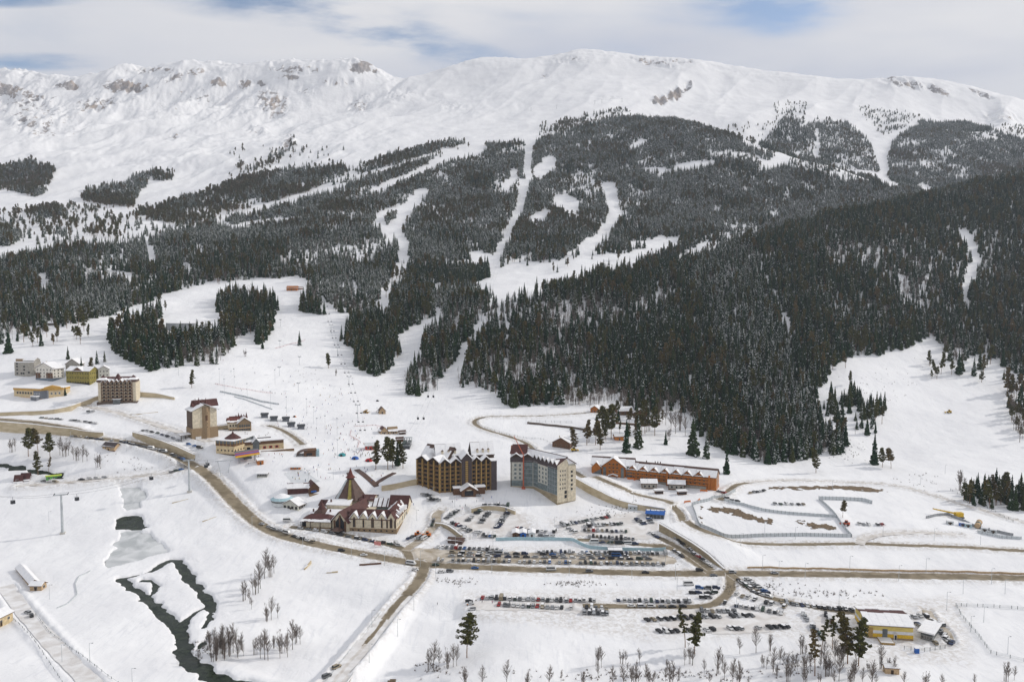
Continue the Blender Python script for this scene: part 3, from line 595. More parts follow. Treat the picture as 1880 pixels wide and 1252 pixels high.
for k, mt, nm in (('pool', 'water', 'pool_water'), ('ice_up', 'ice', 'river_ice'), ('ice_low', 'ice', 'pond_ice')):
    sheet(nm, mt, lambda x, y, k=k: poly_sd(lakes[k], x, y) < 3.0, winof(lakes[k], 5), 0, zfun=lambda x, y, k=k: height(x, y, ZN)-1.75+(0.04 if k != 'pool' else 0), step=2.0)
def lot(name, mat, pix, off=0.14, rag=2.5, it=2):
    q = smooth_poly(np.array([P(a, b)[:2] for a, b in pix]), it)
    return sheet(name, mat, lambda x, y: poly_sd(q, x, y)+rag*fbm(x/5, y/5, 4) < 0, winof(q, 4), off, step=1.0)
lot('car_park_surface', 'dirt_lot', [(752,1003),(860,1010),(1000,1014),(1120,1016),(1232,1014),(1248,1030),(1236,1038),(1000,1036),(800,1033),(750,1028)])
lot('car_park_surface', 'snow_lot', [(845,940),(940,936),(968,948),(975,985),(900,985),(850,978),(818,965)])
lot('car_park_surface', 'snow_lot', [(1020,962),(1130,942),(1200,940),(1215,990),(1150,990),(1030,982)])
lot('car_park_surface', 'snow_lot', [(865,1096),(1110,1102),(1120,1125),(1100,1130),(900,1118),(862,1130)])
lot('car_park_surface', 'snow_lot', [(1190,1118),(1440,1110),(1450,1165),(1220,1165)])
lot('car_park_surface', 'snow_lot', [(1480,1125),(1560,1130),(1570,1200),(1520,1190)])
lot('ice_rink_surface', 'rink', [(518,868),(556,861),(590,884),(541,893)], 0.1, 0, 0)
for k, e in enumerate([[(1290,931),(1330,928),(1380,942),(1430,957),(1420,965),(1370,955),(1330,940),(1292,937)], [(1405,893),(1480,892),(1570,892),(1630,899),(1620,904),(1560,900),(1480,898),(1400,900)],
          [(1462,957),(1500,960),(1535,965),(1540,975),(1500,970),(1460,962)], [(1283,935),(1290,935),(1290,962),(1285,960)], [(655,1241),(730,1245),(760,1252),(700,1252)]]):
    lot('bare_earth', 'earth', e, 0.22, 7)
# ------------------------------------------------------------------ tree prototypes (unit: metres, base at origin)
def arr(fs): return np.array(fs, dtype=np.float32).reshape(-1, 4, 3)
def spruce_quads(rs, h, r, snow, layers=15, br=9, base=0.10, frost=0.0):
    """drooping branch fans; returns quads and material per quad (0 needles 1 snow 2 frost)"""
    Q = []; Mt = []
    for l in range(layers):
        t = l/(layers-1); z = h*(base+(0.97-base)*t); rr = r*(1-t)**0.85*(1+rs.uniform(-.18, .18))+0.15
        n = max(4, int(br*(1-0.5*t))); a0 = rs.uniform(0, 6.28)
        for k in range(n):
            a = a0+6.283*k/n+rs.uniform(-.25, .25); q = rr*rs.uniform(.65, 1.12); dz = -q*rs.uniform(.25, .6); w = (0.32*q+0.25)*rs.uniform(.8, 1.2)
            c, s = math.cos(a), math.sin(a); tip = (q*c, q*s, z+dz); root = (0.08*c, 0.08*s, z+h*0.035)
            m1 = (.62*q*c-w*s, .62*q*s+w*c, z+dz*.62-.15); m2 = (.62*q*c+w*s, .62*q*s-w*c, z+dz*.62-.15)
            Q.append([root, m2, tip, m1]); fz = 2 if rs.uniform() < frost else 0; Mt.append(fz)
            # hanging fringe
            Q.append([m1, tip, (tip[0]*.93, tip[1]*.93, tip[2]-.5*w-.3), (m1[0]*.85, m1[1]*.85, m1[2]-.6*w-.3)]); Mt.append(fz)
            Q.append([m2, tip, (tip[0]*.93, tip[1]*.93, tip[2]-.5*w-.3), (m2[0]*.85, m2[1]*.85, m2[2]-.6*w-.3)]); Mt.append(fz if rs.uniform() < .7 else 0)
            if rs.uniform() < snow:
                f0, f1 = rs.uniform(.15, .4), rs.uniform(.75, 1.02); e = 0.16
                def ip(f, ww): return (f*q*c-ww*s, f*q*s+ww*c, z+dz*f+e+(1-f)*h*.02)
                ww = w*rs.uniform(.35, .8); Q.append([ip(f0, 0), ip((f0+f1)/2, -ww), ip(f1, 0), ip((f0+f1)/2, ww)]); Mt.append(1)
    return arr(Q), Mt
def clumps(rs, centres, size, n, snow, leaf=0.55):
    Q = []; Mt = []
    for c in centres:
        for k in range(n):
            d = rs.normal(size=3); d /= np.linalg.norm(d)+1e-6; d[2] *= .6; p = np.array(c)+d*size*rs.uniform(.3, 1.0)**.5
            a = rs.normal(size=3); a /= np.linalg.norm(a); b = np.cross(a, rs.normal(size=3)); b /= np.linalg.norm(b)+1e-6
            l = leaf*rs.uniform(.6, 1.4); up = d[2] > .1 and rs.uniform() < snow
            if up: a = np.array([a[0], a[1], a[2]*.2]); b = np.array([b[0], b[1], b[2]*.2])
            Q.append([p-a*l-b*l*.5, p+a*l-b*l*.5, p+a*l*.8+b*l*.6, p-a*l*.8+b*l*.5]); Mt.append(1 if up else 0)
    return arr(Q), Mt
def sticks(segs, n=4):
    """tapered sticks as quads"""
    Q = []
    for a, b, r0, r1 in segs:
        a = np.array(a, float); b = np.array(b, float); d = b-a; d /= np.linalg.norm(d)+1e-9
        t = np.array([1., 0, 0]) if abs(d[0]) < .9 else np.array([0, 1., 0]); p = np.cross(d, t); p /= np.linalg.norm(p); q = np.cross(d, p)
        rg = [(math.cos(6.283*i/n), math.sin(6.283*i/n)) for i in range(n+1)]
        for i in range(n):
            c0, s0 = rg[i]; c1, s1 = rg[i+1]
            Q.append([a+(p*c0+q*s0)*r0, a+(p*c1+q*s1)*r0, b+(p*c1+q*s1)*r1, b+(p*c0+q*s0)*r1])
    return arr(Q)
def bare_segs(rs, h, lean=0.05, spread=0.35, n=14, r=0.16, stems=1):
    S = []
    for s in range(stems):
        ox, oy = rs.uniform(-1.2, 1.2, 2)*(stems > 1); dx, dy = rs.normal(size=2)*lean*h; hh = h*rs.uniform(.75, 1.0) if stems > 1 else h
        def ax(t): return np.array([ox+dx*t*t, oy+dy*t*t, hh*t])
        for i in range(5): S.append((ax(i/5), ax((i+1)/5), r*(1-i/5.5), r*(1-(i+1)/5.5)))
        for k in range(n):
            t = rs.uniform(.25, .97); a = rs.uniform(0, 6.28); L = hh*(.30*(1-t)+.06)*rs.uniform(.7, 1.3)*spread/.35
            p = ax(t); e = p+np.array([math.cos(a)*L*.55, math.sin(a)*L*.55, L*.85]); S.append((p, e, .055, .025))
            for j in range(4):
                f = rs.uniform(.3, .9); b = a+rs.uniform(-1, 1); q = p+(e-p)*f; l2 = L*.5*rs.uniform(.5, 1)
                S.append((q, q+np.array([math.cos(b)*l2*.6, math.sin(b)*l2*.6, l2*.8]), .03, .015))
    return S
TM = lambda k: [MAT(m) for m in {'s': ('foliage', 'snow_tree', 'frost', 'bark'), 'p': ('foliage_pine', 'snow_tree', 'frost', 'bark_pine'), 'b': ('twig', 'snow_tree', 'frost', 'twig')}[k]]
def qmesh(name, quads, mt, mats):
    q = np.concatenate(quads); V = q.reshape(-1, 3); return mesh_np(name, V, np.arange(len(V)).reshape(-1, 4), mats, np.concatenate([np.asarray(m) for m in mt]))
def make_spruce(seed, h=20, r=3.1, snow=.3, frost=0, base=.1, **k):
    rs = np.random.default_rng(seed); q, m = spruce_quads(rs, h, r, snow, base=base, frost=frost, **k)
    tr = sticks([((0,0,-1.5), (0,0,h*.5), .26, .18), ((0,0,h*.5), (0,0,h), .18, .03)]); return (q, m), (tr, [3]*len(tr))
def make_pine(seed, h=20, r=3.0, snow=.2, crown=.45, n=26, leaf=.6, dens=22):
    rs = np.random.default_rng(seed); lx, ly = rs.normal(size=2)*.25; S = []; C = []
    ax = lambda t: np.array([lx*h*.12*t*t*3, ly*h*.12*t*t*3, h*t])
    for i in range(6): S.append((ax(i/6)-(np.array([0,0,1.5]) if i == 0 else 0), ax((i+1)/6), .30*(1-i/7.5), .30*(1-(i+1)/7.5)))
    for k in range(n):
        t = crown+(1-crown)*(k+.5)/n; a = k*2.4+rs.uniform(-.5, .5); rr = r*(1-((t-crown)/(1-crown))**1.6*.75)*rs.uniform(.35, 1.1)*(.6+.8*min(1, (t-crown)/(1-crown)*4))*.8
        p = ax(t); e = p+np.array([math.cos(a)*rr, math.sin(a)*rr, rs.uniform(-.1, .6)]); S.append((p, e, .07, .03)); C.append(e); C.append(p+(e-p)*.55+np.array([0,0,.3]))
    for k in range(5):
        t = rs.uniform(.14, crown); a = rs.uniform(0, 6.28); p = ax(t); S.append((p, p+np.array([math.cos(a)*1.2, math.sin(a)*1.2, .1]), .05, .02))
    q, m = clumps(rs, C, 0.85*r/3.0, dens, snow, leaf); tr = sticks(S, 5); return (q, m), (tr, [3]*len(tr))
def make_bare(seed, h=14, **k):
    rs = np.random.default_rng(seed); tr = sticks([(a, b, r0*1.3, r1*1.45) for a, b, r0, r1 in bare_segs(rs, h, **k)], 3); return None, (tr, [3]*len(tr))
PROTO = {}
def proto(key, kind, mk):
    cr, tr = mk; PROTO[key] = dict(kind=kind,
        crown=qmesh(key+'_crown', [cr[0]], [cr[1]], TM(kind)) if cr else None,
        trunk=qmesh(key+'_trunk', [tr[0]], [tr[1]], TM(kind)),
        whole=qmesh(key, [cr[0], tr[0]] if cr else [tr[0]], [cr[1], tr[1]] if cr else [tr[1]], TM(kind)))
for i in range(4): proto(f'dark_spruce_{i}', 's', make_spruce(10+i, 21, 3.0+.3*i, .17, .02))
for i in range(4): proto(f'snowy_spruce_{i}', 's', make_spruce(20+i, 20, 3.2, .55, .12))
for i in range(3): proto(f'frosted_spruce_{i}', 's', make_spruce(30+i, 19, 3.1, .55, .45, layers=11, br=8))
for i in range(4): proto(f'pine_{i}', 'p', make_pine(40+i, 20, 3.0+.3*(i%2), .16, (.35, .42, .5, .3)[i], n=20, leaf=.75, dens=12))
for i in range(2): proto(f'snowy_pine_{i}', 'p', make_pine(50+i, 15, 3.4, .5, .25, n=16, leaf=.8, dens=12))
for i in range(4): proto(f'bare_{i}', 'b', make_bare(60+i, 15, n=16))
for i in range(2): proto(f'bare_clump_{i}', 'b', make_bare(70+i, 12, n=18, stems=6, lean=.08, r=.11))
# fine ones for the trees nearest the camera
for i in range(4): proto(f'tall_pine_{i}', 'p', make_pine(80+i, 24, 5.5 if i % 2 == 0 else 4.2, .03, (.30, .22, .40, .20)[i], n=34, leaf=.44, dens=36))
for i in range(2): proto(f'slim_pine_{i}', 'p', make_pine(90+i, 24, 2.8, .03, .38, n=26, leaf=.40, dens=20))
for i in range(4): proto(f'fine_bare_{i}', 'b', make_bare(95+i, 14, n=58, r=.15, spread=.4))
TREES = []        # individual trees: x, y, z, rot, scale, proto, label, name, group
TREE_NAMES = {'s': ('spruce_tree', 'tree'), 'p': ('pine_tree', 'tree'), 'b': ('bare_tree', 'tree')}
def plant(x, y, sc, key, label, group, rot=None, lean=0.0, z=None):
    k = PROTO[key]; nm, cat = TREE_NAMES[k['kind']]; zz = G(x, y) if z is None else z
    e = empty(nm, (x, y, zz), random.uniform(0, 6.28) if rot is None else rot, label, cat, group); e.scale = (sc, sc, sc)
    if lean: e.rotation_euler[1] = lean
    obj('trunk', k['trunk'], e)
    if k['crown']: obj('crown', k['crown'], e)
    return e
# ------------------------------------------------------------------ where forest grows: polygons over the frame, ground positions
def PG(*p): return np.array(p, float)
FOR = [  # polygon, density, mix
 (PG((860,640),(880,600),(900,565),(940,549),(1000,537),(1080,522),(1150,508),(1300,470),(1500,410),(1700,366),(1880,320),(2400,200),(2400,740),(1990,700),(1870,685),(1830,668),(1800,650),(1760,672),(1738,640),(1715,622),(1650,640),(1600,655),(1560,650),(1532,680),(1505,712),(1512,770),(1552,800),(1545,832),(1470,855),(1400,852),(1350,838),(1300,812),(1262,770),(1225,760),(1190,765),(1130,742),(1080,752),(1010,750),(935,752),(915,725),(880,712),(845,712),(828,690)), 1.0, 'dark'),
 (PG((638,600),(660,580),(700,572),(790,560),(800,580),(770,600),(733,615),(735,650),(718,672),(690,690),(655,668),(648,640),(630,622)), 1.0, 'dark'),
 (PG((750,730),(742,690),(770,655),(790,625),(800,600),(820,565),(900,555),(890,590),(855,625),(835,660),(805,690),(800,712),(770,728)), 1.0, 'dark'),
 (PG((738,560),(735,530),(770,480),(830,475),(905,500),(905,540),(885,590),(800,600),(780,590),(700,590),(720,575)), .9, 'mid'),
 (PG((-400,520),(-60,500),(0,486),(60,468),(110,452),(200,455),(280,446),(330,428),(420,402),(560,366),(640,338),(730,307),(820,287),(880,270),(930,264),(985,264),(1000,252),(1060,238),(1140,212),(1190,218),(1240,220),(1330,247),(1400,282),(1500,302),(1600,334),(1700,366),(1500,420),(1300,474),(1150,510),(1060,500),(1000,495),(940,500),(905,530),(880,540),(740,560),(700,575),(655,585),(640,570),(600,550),(560,512),(500,512),(460,515),(400,522),(330,535),(260,560),(200,580),(130,592),(90,605),(30,622),(-60,650),(-400,690)), 1.0, 'slope'),
 (PG((1395,270),(1425,235),(1452,203),(1475,235),(1500,218),(1560,225),(1592,255),(1612,300),(1622,318),(1550,312),(1480,298)), .85, 'far'),
 (PG((1575,195),(1640,190),(1690,215),(1650,240),(1625,250),(1600,235)), .22, 'far'),
 (PG((1640,262),(1690,224),(1760,224),(1820,238),(1900,268),(2400,300),(2400,340),(1880,340),(1760,345),(1700,360),(1660,350),(1630,325),(1622,300)), 1.0, 'far'),
 (PG((-400,300),(0,302),(60,297),(102,312),(88,350),(60,362),(20,352),(-400,360)), .95, 'farpine'),
 (PG((160,348),(230,335),(280,312),(325,313),(310,340),(262,347),(245,382),(200,378),(150,372)), .8, 'farpine'),
 (PG((40,392),(105,378),(122,395),(60,402)), .95, 'farpine'),
 (PG((240,395),(320,372),(400,348),(455,325),(480,318),(560,312),(620,305),(640,322),(560,354),(480,375),(420,395),(330,418),(280,404)), .85, 'farpine'),
 (PG((640,322),(700,290),(760,275),(840,258),(860,270),(800,288),(720,305)), .75, 'farpine'),
 (PG((-400,410),(0,412),(42,432),(20,452),(-400,470)), .95, 'farpine'),
 (PG((985,245),(1030,222),(1075,215),(1140,200),(1165,205),(1120,220),(1080,232),(1040,240)), .35, 'farpine'),
 (PG((430,305),(490,290),(540,255),(550,265),(500,305),(450,325)), .25, 'farpine'),
 (PG((198,622),(245,602),(290,572),(305,580),(300,605),(340,612),(400,608),(404,580),(398,560),(425,542),(492,545),(512,572),(500,602),(482,642),(460,612),(430,625),(420,640),(400,662),(330,674),(270,682),(212,648)), .85, 'dark'),
 (PG((552,566),(575,527),(590,540),(597,576),(560,572)), 1.0, 'dark'),
 (PG((612,548),(650,545),(682,560),(675,582),(620,572)), 1.0, 'dark'),
 (PG((1770,925),(1778,892),(1830,900),(1990,905),(1990,972),(1880,950),(1800,938)), .95, 'pines'),
 (PG((1512,742),(1560,722),(1600,735),(1632,760),(1628,785),(1600,805),(1560,798),(1525,770)), .32, 'dark'),
 (PG((1848,720),(1870,715),(2300,720),(2300,880),(1880,820),(1856,770)), .7, 'pines'),
 (PG((1085,820),(1090,790),(1105,760),(1150,745),(1210,750),(1215,785),(1175,800),(1165,815),(1110,822)), .20, 'pines'),
]
CLR = [  # clearings: polylines with half width in frame units
 ([(772,358),(748,395),(722,420),(742,452),(746,485),(726,520),(705,545),(706,572)], 11), ([(885,276),(800,300),(740,330),(685,356)], 8), ([(855,268),(770,292),(700,318),(600,352),(520,382),(420,402),(340,425)], 3.5),
 ([(545,402),(480,412),(430,418),(400,412)], 6), ([(975,262),(968,330),(948,400),(925,450),(905,500),(890,548)], 9), ([(944,318),(932,345)], 8), ([(1010,300),(990,320)], 14), ([(1118,345),(1132,392),(1112,432),(1072,462),(1045,480)], 13),
 ([(895,528),(940,505),(1010,498),(1080,486),(1150,482)], 17), ([(1150,480),(1200,462),(1240,445)], 12), ([(1250,480),(1300,452)], 8), ([(1030,372),(1050,380)], 18), ([(985,402),(1000,396)], 11), ([(1245,310),(1310,302)], 8), ([(1190,315),(1225,316)], 7),
 ([(1405,308),(1440,294)], 9), ([(1600,232),(1625,300),(1622,335)], 8), ([(1500,240),(1500,290)], 3), ([(275,455),(285,480)], 7), ([(80,515),(90,535)], 12), ([(212,508),(235,512)], 9), ([(345,492),(352,508)], 9), ([(870,470),(900,480),(830,488)], 8), ([(650,520),(660,540)], 5),
 ([(890,590),(868,625),(845,660),(825,690)], 9), ([(1770,430),(1790,480),(1775,560)], 9), ([(1220,440),(1160,450)], 8), ([(760,372),(700,398),(690,420)], 7), ([(1395,480),(1440,580),(1450,620)], 4), ([(800,590),(760,605)],8), ([(1705,352),(1690,345)], 9), ([(1165,270),(1180,262)], 6),
 ([(700,395),(715,440)], 8), ([(280,340),(360,345),(420,330)], 9),
]
def seg_d(pts, X, Y):
    b = np.full(X.shape, 1e9)
    for (x0, y0), (x1, y1) in zip(pts[:-1], pts[1:]):
        dx, dy = x1-x0, y1-y0; t = np.clip(((X-x0)*dx+(Y-y0)*dy)/(dx*dx+dy*dy), 0, 1); b = np.minimum(b, np.hypot(X-x0-t*dx, Y-y0-t*dy))
    return b
CAND = []
for y0, y1, sp in ((660, 1250, 6.0), (1250, 1900, 6.2), (1900, 2600, 6.4), (2600, 3750, 6.8)):
    xs = np.arange(-0.80*y1, 0.80*y1, sp); ys = np.arange(y0, y1, sp); X_, Y_ = np.meshgrid(xs, ys); X_ = X_.ravel()+RNG.uniform(-.55, .55, X_.size)*sp; Y_ = Y_.ravel()+RNG.uniform(-.55, .55, Y_.size)*sp
    k = np.abs(X_/Y_) < .80; CAND.append(np.stack([X_[k], Y_[k]], 1))
CAND = np.concatenate(CAND); cx_, cy_ = CAND[:, 0], CAND[:, 1]; cz_ = height(cx_, cy_); cpx, cpy = project(cx_, cy_, cz_)
wob = np.clip(cy_/1500, .5, 2); ex = cpx+9*fbm(cx_/60, cy_/60, 3)/wob; ey = cpy+6*fbm(cx_/60+33, cy_/60, 3)/wob
dens = np.zeros(len(cx_)); mixn = np.zeros(len(cx_), int); MIXES = ['dark', 'mid', 'slope', 'far', 'farpine', 'pines']
for pl, dn, mx in FOR:
    m = inside(pl, ex, ey); dens = np.where(m & (dn > dens), dn, dens); mixn = np.where(m & (dens == dn), MIXES.index(mx), mixn)
for pl, w in CLR:
    d = seg_d(pl, ex, ey); dens *= sst(d, w*.8, w*1.15)
# thin spots inside the woods
dens *= np.where(np.isin(mixn, [0]), 1, 1-0.75*sst(fbm(cx_/110, cy_/110, 4), .22, .42))
dens *= 1-.6*sst(fbm(cx_/50+7, cy_/50, 3), .30, .5)*(mixn != 0)
roadd = np.interp(0, [0], [0])+np.array(0.0)
fi = np.interp(cx_/cy_, ucol, lu).astype(int); fj = np.interp(cy_, drow, ld).astype(int)
dens *= (ROADM[fj, fi] > 3)
# scattered trees and bushes beyond the closed woods
for (px0, px1, py0, py1, dn) in ((420,640,270,330,.02),(1420,1480,190,240,.08),(560,700,300,340,.05),(1330,1420,225,270,.05),(0,420,380,450,.07),(600,760,480,560,.05),(1000,1240,455,500,.04),(30,170,600,640,.10),(1700,1880,655,700,.08),(1500,1560,640,720,.08),(1840,1880,230,250,.1),(100,330,560,600,.05),(990,1080,225,250,.06),(640,700,560,600,.1)):
    m = (cpx > px0) & (cpx < px1) & (cpy > py0) & (cpy < py1) & (dens < dn); dens[m] = dn; mixn[m] = np.where(cy_[m] > 1500, 4, 5)
dens *= 1-(seg_d([(312,600),(395,598)], cpx, cpy) < 24)
u_ = RNG.uniform(0, 1, len(cx_)); keep = u_ < dens
cx_, cy_, cz_, cpx, cpy, mixn = [a[keep] for a in (cx_, cy_, cz_, cpx, cpy, mixn)]
n_ = len(cx_); u = RNG.uniform(0, 1, n_); var = fbm(cx_/90, cy_/90, 3); var2 = fbm(cx_/330+5, cy_/260, 3)
KEYS = [k for k in PROTO if not k.startswith(('tall', 'slim', 'fine'))]; KI = {k: i for i, k in enumerate(KEYS)}
def fam(pref): return np.array([KI[k] for k in KEYS if k.startswith(pref)])
fam_idx = {'d': fam('dark_spruce'), 's': fam('snowy_spruce'), 'f': fam('frosted'), 'p': fam('pine'), 'q': fam('snowy_pine'), 'b': fam('bare_')}
tabs = {0: 'ddddddpddssb', 1: 'ddpssbffff', 2: 'dpsbffffffsq', 3: 'dssffffffq', 4: 'qqqqpfsf', 5: 'pppppppd'}  # frosted share raised on the slopes, partly in place of distance haze
kid = np.zeros(n_, int)
for mx, tb in list(tabs.items())+[(22, 'dddspdbssf')]:
    m = (mixn == mx) & ((mx != 2) | (cy_ > 1900)) if mx != 22 else (mixn == 2) & (cy_ <= 1900); j = np.clip(np.clip(u[m]*.62+.19+.75*var[m]+.45*var2[m], 0, .999)*len(tb), 0, len(tb)-1).astype(int); kid[m] = [RNG.choice(fam_idx[tb[q]]) for q in j]
# the frosted flank in the middle of the near hill and leafless belts near its foot
fr = (mixn == 0) & (seg_d([(1330,520),(1390,640),(1440,760)], cpx, cpy) < 55*(1+.6*var)) & (RNG.uniform(0, 1, n_) < .62); kid[fr] = RNG.choice(np.concatenate([fam_idx['s'], fam_idx['f']]), fr.sum())
for pl, w, pr in (([(1050,735),(1130,740),(1230,750),(1270,780)], 16, .75), ([(900,665),(960,690),(1000,650)], 20, .6), ([(770,660),(790,690)], 14, .5), ([(600,470),(700,460),(540,480)], 22, .35), ([(0,590),(60,610),(130,580)], 18, .4), ([(360,520),(480,515)], 8, .3), ([(1470,300),(1560,330)], 14, .3)):
    m = (seg_d(pl, cpx, cpy) < w) & (RNG.uniform(0, 1, n_) < pr); kid[m] = RNG.choice(fam_idx['b'], m.sum())
scl = RNG.uniform(.5, 1.25, n_)*np.interp(cy_, [600, 1800, 2600, 3400, 3800], [1.0, .98, .92, .78, .6])*np.where(mixn == 0, 1.05, 1)
scl *= np.where(mixn == 4, 1.0, 1)*(1+.35*fbm(cx_/70+3, cy_/70, 3))
# the largest seen of each kind are trees of their own
vis = (cpx > 2) & (cpx < 1878); near = np.zeros(n_, bool); kinds = np.array([PROTO[KEYS[k]]['kind'] for k in kid])
def region_name(px, py):
    for lim, cond, t in ((185, 1, 'above the far left hotels'), (560, py < 690, 'in the grove around the tanks'), (700, py < 600, 'in the stand atop the piste'), (745, 1, 'left of the tapering ski run'),
        (835, 1, 'between ski run and lift line'), (945, 1, 'at the left foot of the dark hill'), (1085, 1, 'above the looping forest road'), (1225, 1, 'by the chalets behind the orange hotel'), (1345, 1, 'behind the orange hotel roof'),
        (1500, 1, 'at the hill foot right of the orange hotel'), (1660, 1, 'beside the white meadow right of the hill'), (9999, py > 860, 'in the pine belt on the far right'), (9999, 1, 'atop the white meadow on the right')):
        if px < lim and cond: return t
LOOK = {'dark_s': 'dark spruce', 'snowy_': 'snow laden spruce', 'froste': 'frosted spruce', 'pine_': 'bare stemmed pine', 'bare_': 'leafless tree'}
todo = {}
for kd, cap in (('s', 230), ('p', 130), ('b', 90)):
    ii = np.where(vis & (kinds == kd))[0]; ii = ii[np.argsort(-scl[ii]/cy_[ii])][:cap*6]; occ = {}
    for i in sorted(ii, key=lambda i: cy_[i]): occ.setdefault(int(cpx[i]//7), []).append(i)
    for _, i in sorted((cy_[i]+40*r, i) for c, l in occ.items() for r, i in enumerate(l))[:cap]:
        near[i] = True; key = KEYS[kid[i]]; look = 'snowy pine' if key.startswith('snowy_pine') else 'leafless many stemmed tree' if key.startswith('bare_c') else next(v for k, v in LOOK.items() if key.startswith(k))
        todo.setdefault((look, region_name(cpx[i], cpy[i])), []).append(i)
for (look, rg), l in todo.items():
    l.sort(key=lambda i: cpx[i])
    for q, i in enumerate(l):
        w = ('tall ' if scl[i] > .98 else 'small ' if scl[i] < .7 else '')
        plant(cx_[i], cy_[i], float(scl[i]), KEYS[kid[i]], f'{w}{look}, {nth(q, len(l))}, {rg}' if len(l) > 1 else f'{w}{look} {rg}', f'{look}s {rg}')
fo = ~near
# ------------------------------------------------------------------ the rest of the woods: one object per kind of wood, points that carry trees
stock = bpy.data.collections.new('tree_stock'); 
for i, k in enumerate(KEYS):
    o = bpy.data.objects.new(f'{i:02d}_{k}', PROTO[k]['whole']); stock.objects.link(o)
def forest_group():
    ng = bpy.data.node_groups.new('forest_points', 'GeometryNodeTree'); ng.interface.new_socket('Geometry', in_out='INPUT', socket_type='NodeSocketGeometry'); ng.interface.new_socket('Geometry', in_out='OUTPUT', socket_type='NodeSocketGeometry')
    N = ng.nodes.new; L = ng.links.new; gi = N('NodeGroupInput'); go = N('NodeGroupOutput')
    ci = N('GeometryNodeCollectionInfo'); ci.inputs['Collection'].default_value = stock; ci.inputs['Separate Children'].default_value = True; ci.inputs['Reset Children'].default_value = True
    ip = N('GeometryNodeInstanceOnPoints'); ip.inputs['Pick Instance'].default_value = True
    def at(nm, ty): a = N('GeometryNodeInputNamedAttribute'); a.data_type = ty; a.inputs['Name'].default_value = nm; return a.outputs[0]
    L(gi.outputs[0], ip.inputs['Points']); L(ci.outputs[0], ip.inputs['Instance']); L(at('idx', 'INT'), ip.inputs['Instance Index'])
    L(at('rot', 'FLOAT_VECTOR'), ip.inputs['Rotation']); L(at('scl', 'FLOAT_VECTOR'), ip.inputs['Scale']); L(ip.outputs[0], go.inputs[0]); return ng
FG = forest_group()
def forest(name, sel):
    m = int(sel.sum())
    if m == 0: return
    me = bpy.data.meshes.new(name); me.vertices.add(m); me.vertices.foreach_set('co', np.stack([cx_[sel], cy_[sel], cz_[sel]], 1).astype(np.float32).ravel())
    rot = np.zeros((m, 3), np.float32); rot[:, 2] = RNG.uniform(0, 6.28, m); rot[:, 0] = RNG.normal(0, .03, m); sc3 = np.repeat(scl[sel][:, None], 3, 1)*RNG.uniform(.88, 1.14, (m, 3)); sc3[:, :2] *= np.interp(cy_[sel], [1500, 2600], [1.0, 1.3])[:, None]
    a = me.attributes.new('idx', 'INT', 'POINT'); a.data.foreach_set('value', kid[sel].astype(np.int32))
    a = me.attributes.new('rot', 'FLOAT_VECTOR', 'POINT'); a.data.foreach_set('vector', rot.ravel())
    a = me.attributes.new('scl', 'FLOAT_VECTOR', 'POINT'); a.data.foreach_set('vector', sc3.astype(np.float32).ravel())
    o = obj(name, me, kind='stuff'); md = o.modifiers.new('trees', 'NODES'); md.node_group = FG; return o
print('TREES', n_, near.sum())
forest('conifer_forest', fo & (kinds != 'b')); forest('leafless_woodland', fo & (kinds == 'b'))
# ------------------------------------------------------------------ building kit
def C_(name, c, k=1.18, scale=.6, rough=.85, bump=0.0, **kw): D_(name, tuple(v/k for v in c), tuple(min(.9, v*k) for v in c), scale, rough, bump=bump, **kw)
C_('plaster_cream', (.60,.53,.40)); C_('plaster_white', (.66,.63,.56)); C_('plaster_grey', (.34,.32,.28)); C_('plaster_beige', (.58,.46,.28)); C_('plaster_pale', (.50,.49,.43))
C_('stone_base', (.24,.17,.10), 1.3, 1.5); C_('stone_tan', (.28,.20,.12), 1.2, 1.5); C_('stone_dark', (.12,.09,.07), 1.3, 1.5)
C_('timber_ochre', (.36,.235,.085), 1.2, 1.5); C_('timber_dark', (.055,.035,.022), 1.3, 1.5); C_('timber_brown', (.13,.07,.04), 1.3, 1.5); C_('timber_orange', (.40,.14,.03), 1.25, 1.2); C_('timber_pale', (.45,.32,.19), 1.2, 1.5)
C_('slate_dark', (.075,.06,.06), 1.2, 1.0); C_('metal_roof', (.085,.034,.029), 1.2, .4, .55); C_('metal_brown', (.10,.06,.046), 1.2, .4, .55); C_('tile_red', (.13,.042,.034), 1.3, 1.5)
C_('olive_wrap', (.26,.22,.06), 1.25, .5); C_('blue_cladding', (.22,.29,.30), 1.15, .3); C_('teal_glass', (.15,.185,.185), 1.3, .4, .2); C_('blue_base', (.16,.20,.24)); C_('yellow_cladding', (.60,.47,.15), 1.1); C_('orange_trim', (.55,.20,.04), 1.15); C_('ochre_trim', (.48,.28,.07), 1.15)
C_('grey_panel', (.17,.18,.20), 1.15); C_('white_panel', (.62,.62,.62), 1.1); C_('dark_glass', (.022,.024,.028), 1.3, .4, .15); C_('green_glass', (.06,.085,.075), 1.2, .3, .2); C_('glass_grey', (.12,.13,.13), 1.3, .3, .25)
C_('steel', (.30,.31,.32), 1.15, 1, .5); C_('steel_dark', (.06,.065,.07), 1.2, 1, .5); C_('red_paint', (.42,.05,.035), 1.15, 1, .5); C_('crane_red', (.42,.10,.05), 1.2, 1, .6); C_('blue_paint', (.03,.12,.40), 1.2, 1, .5); C_('cyan_panel', (.36,.50,.54), 1.1); C_('orange_paint', (.60,.16,.02), 1.15, 1, .5)
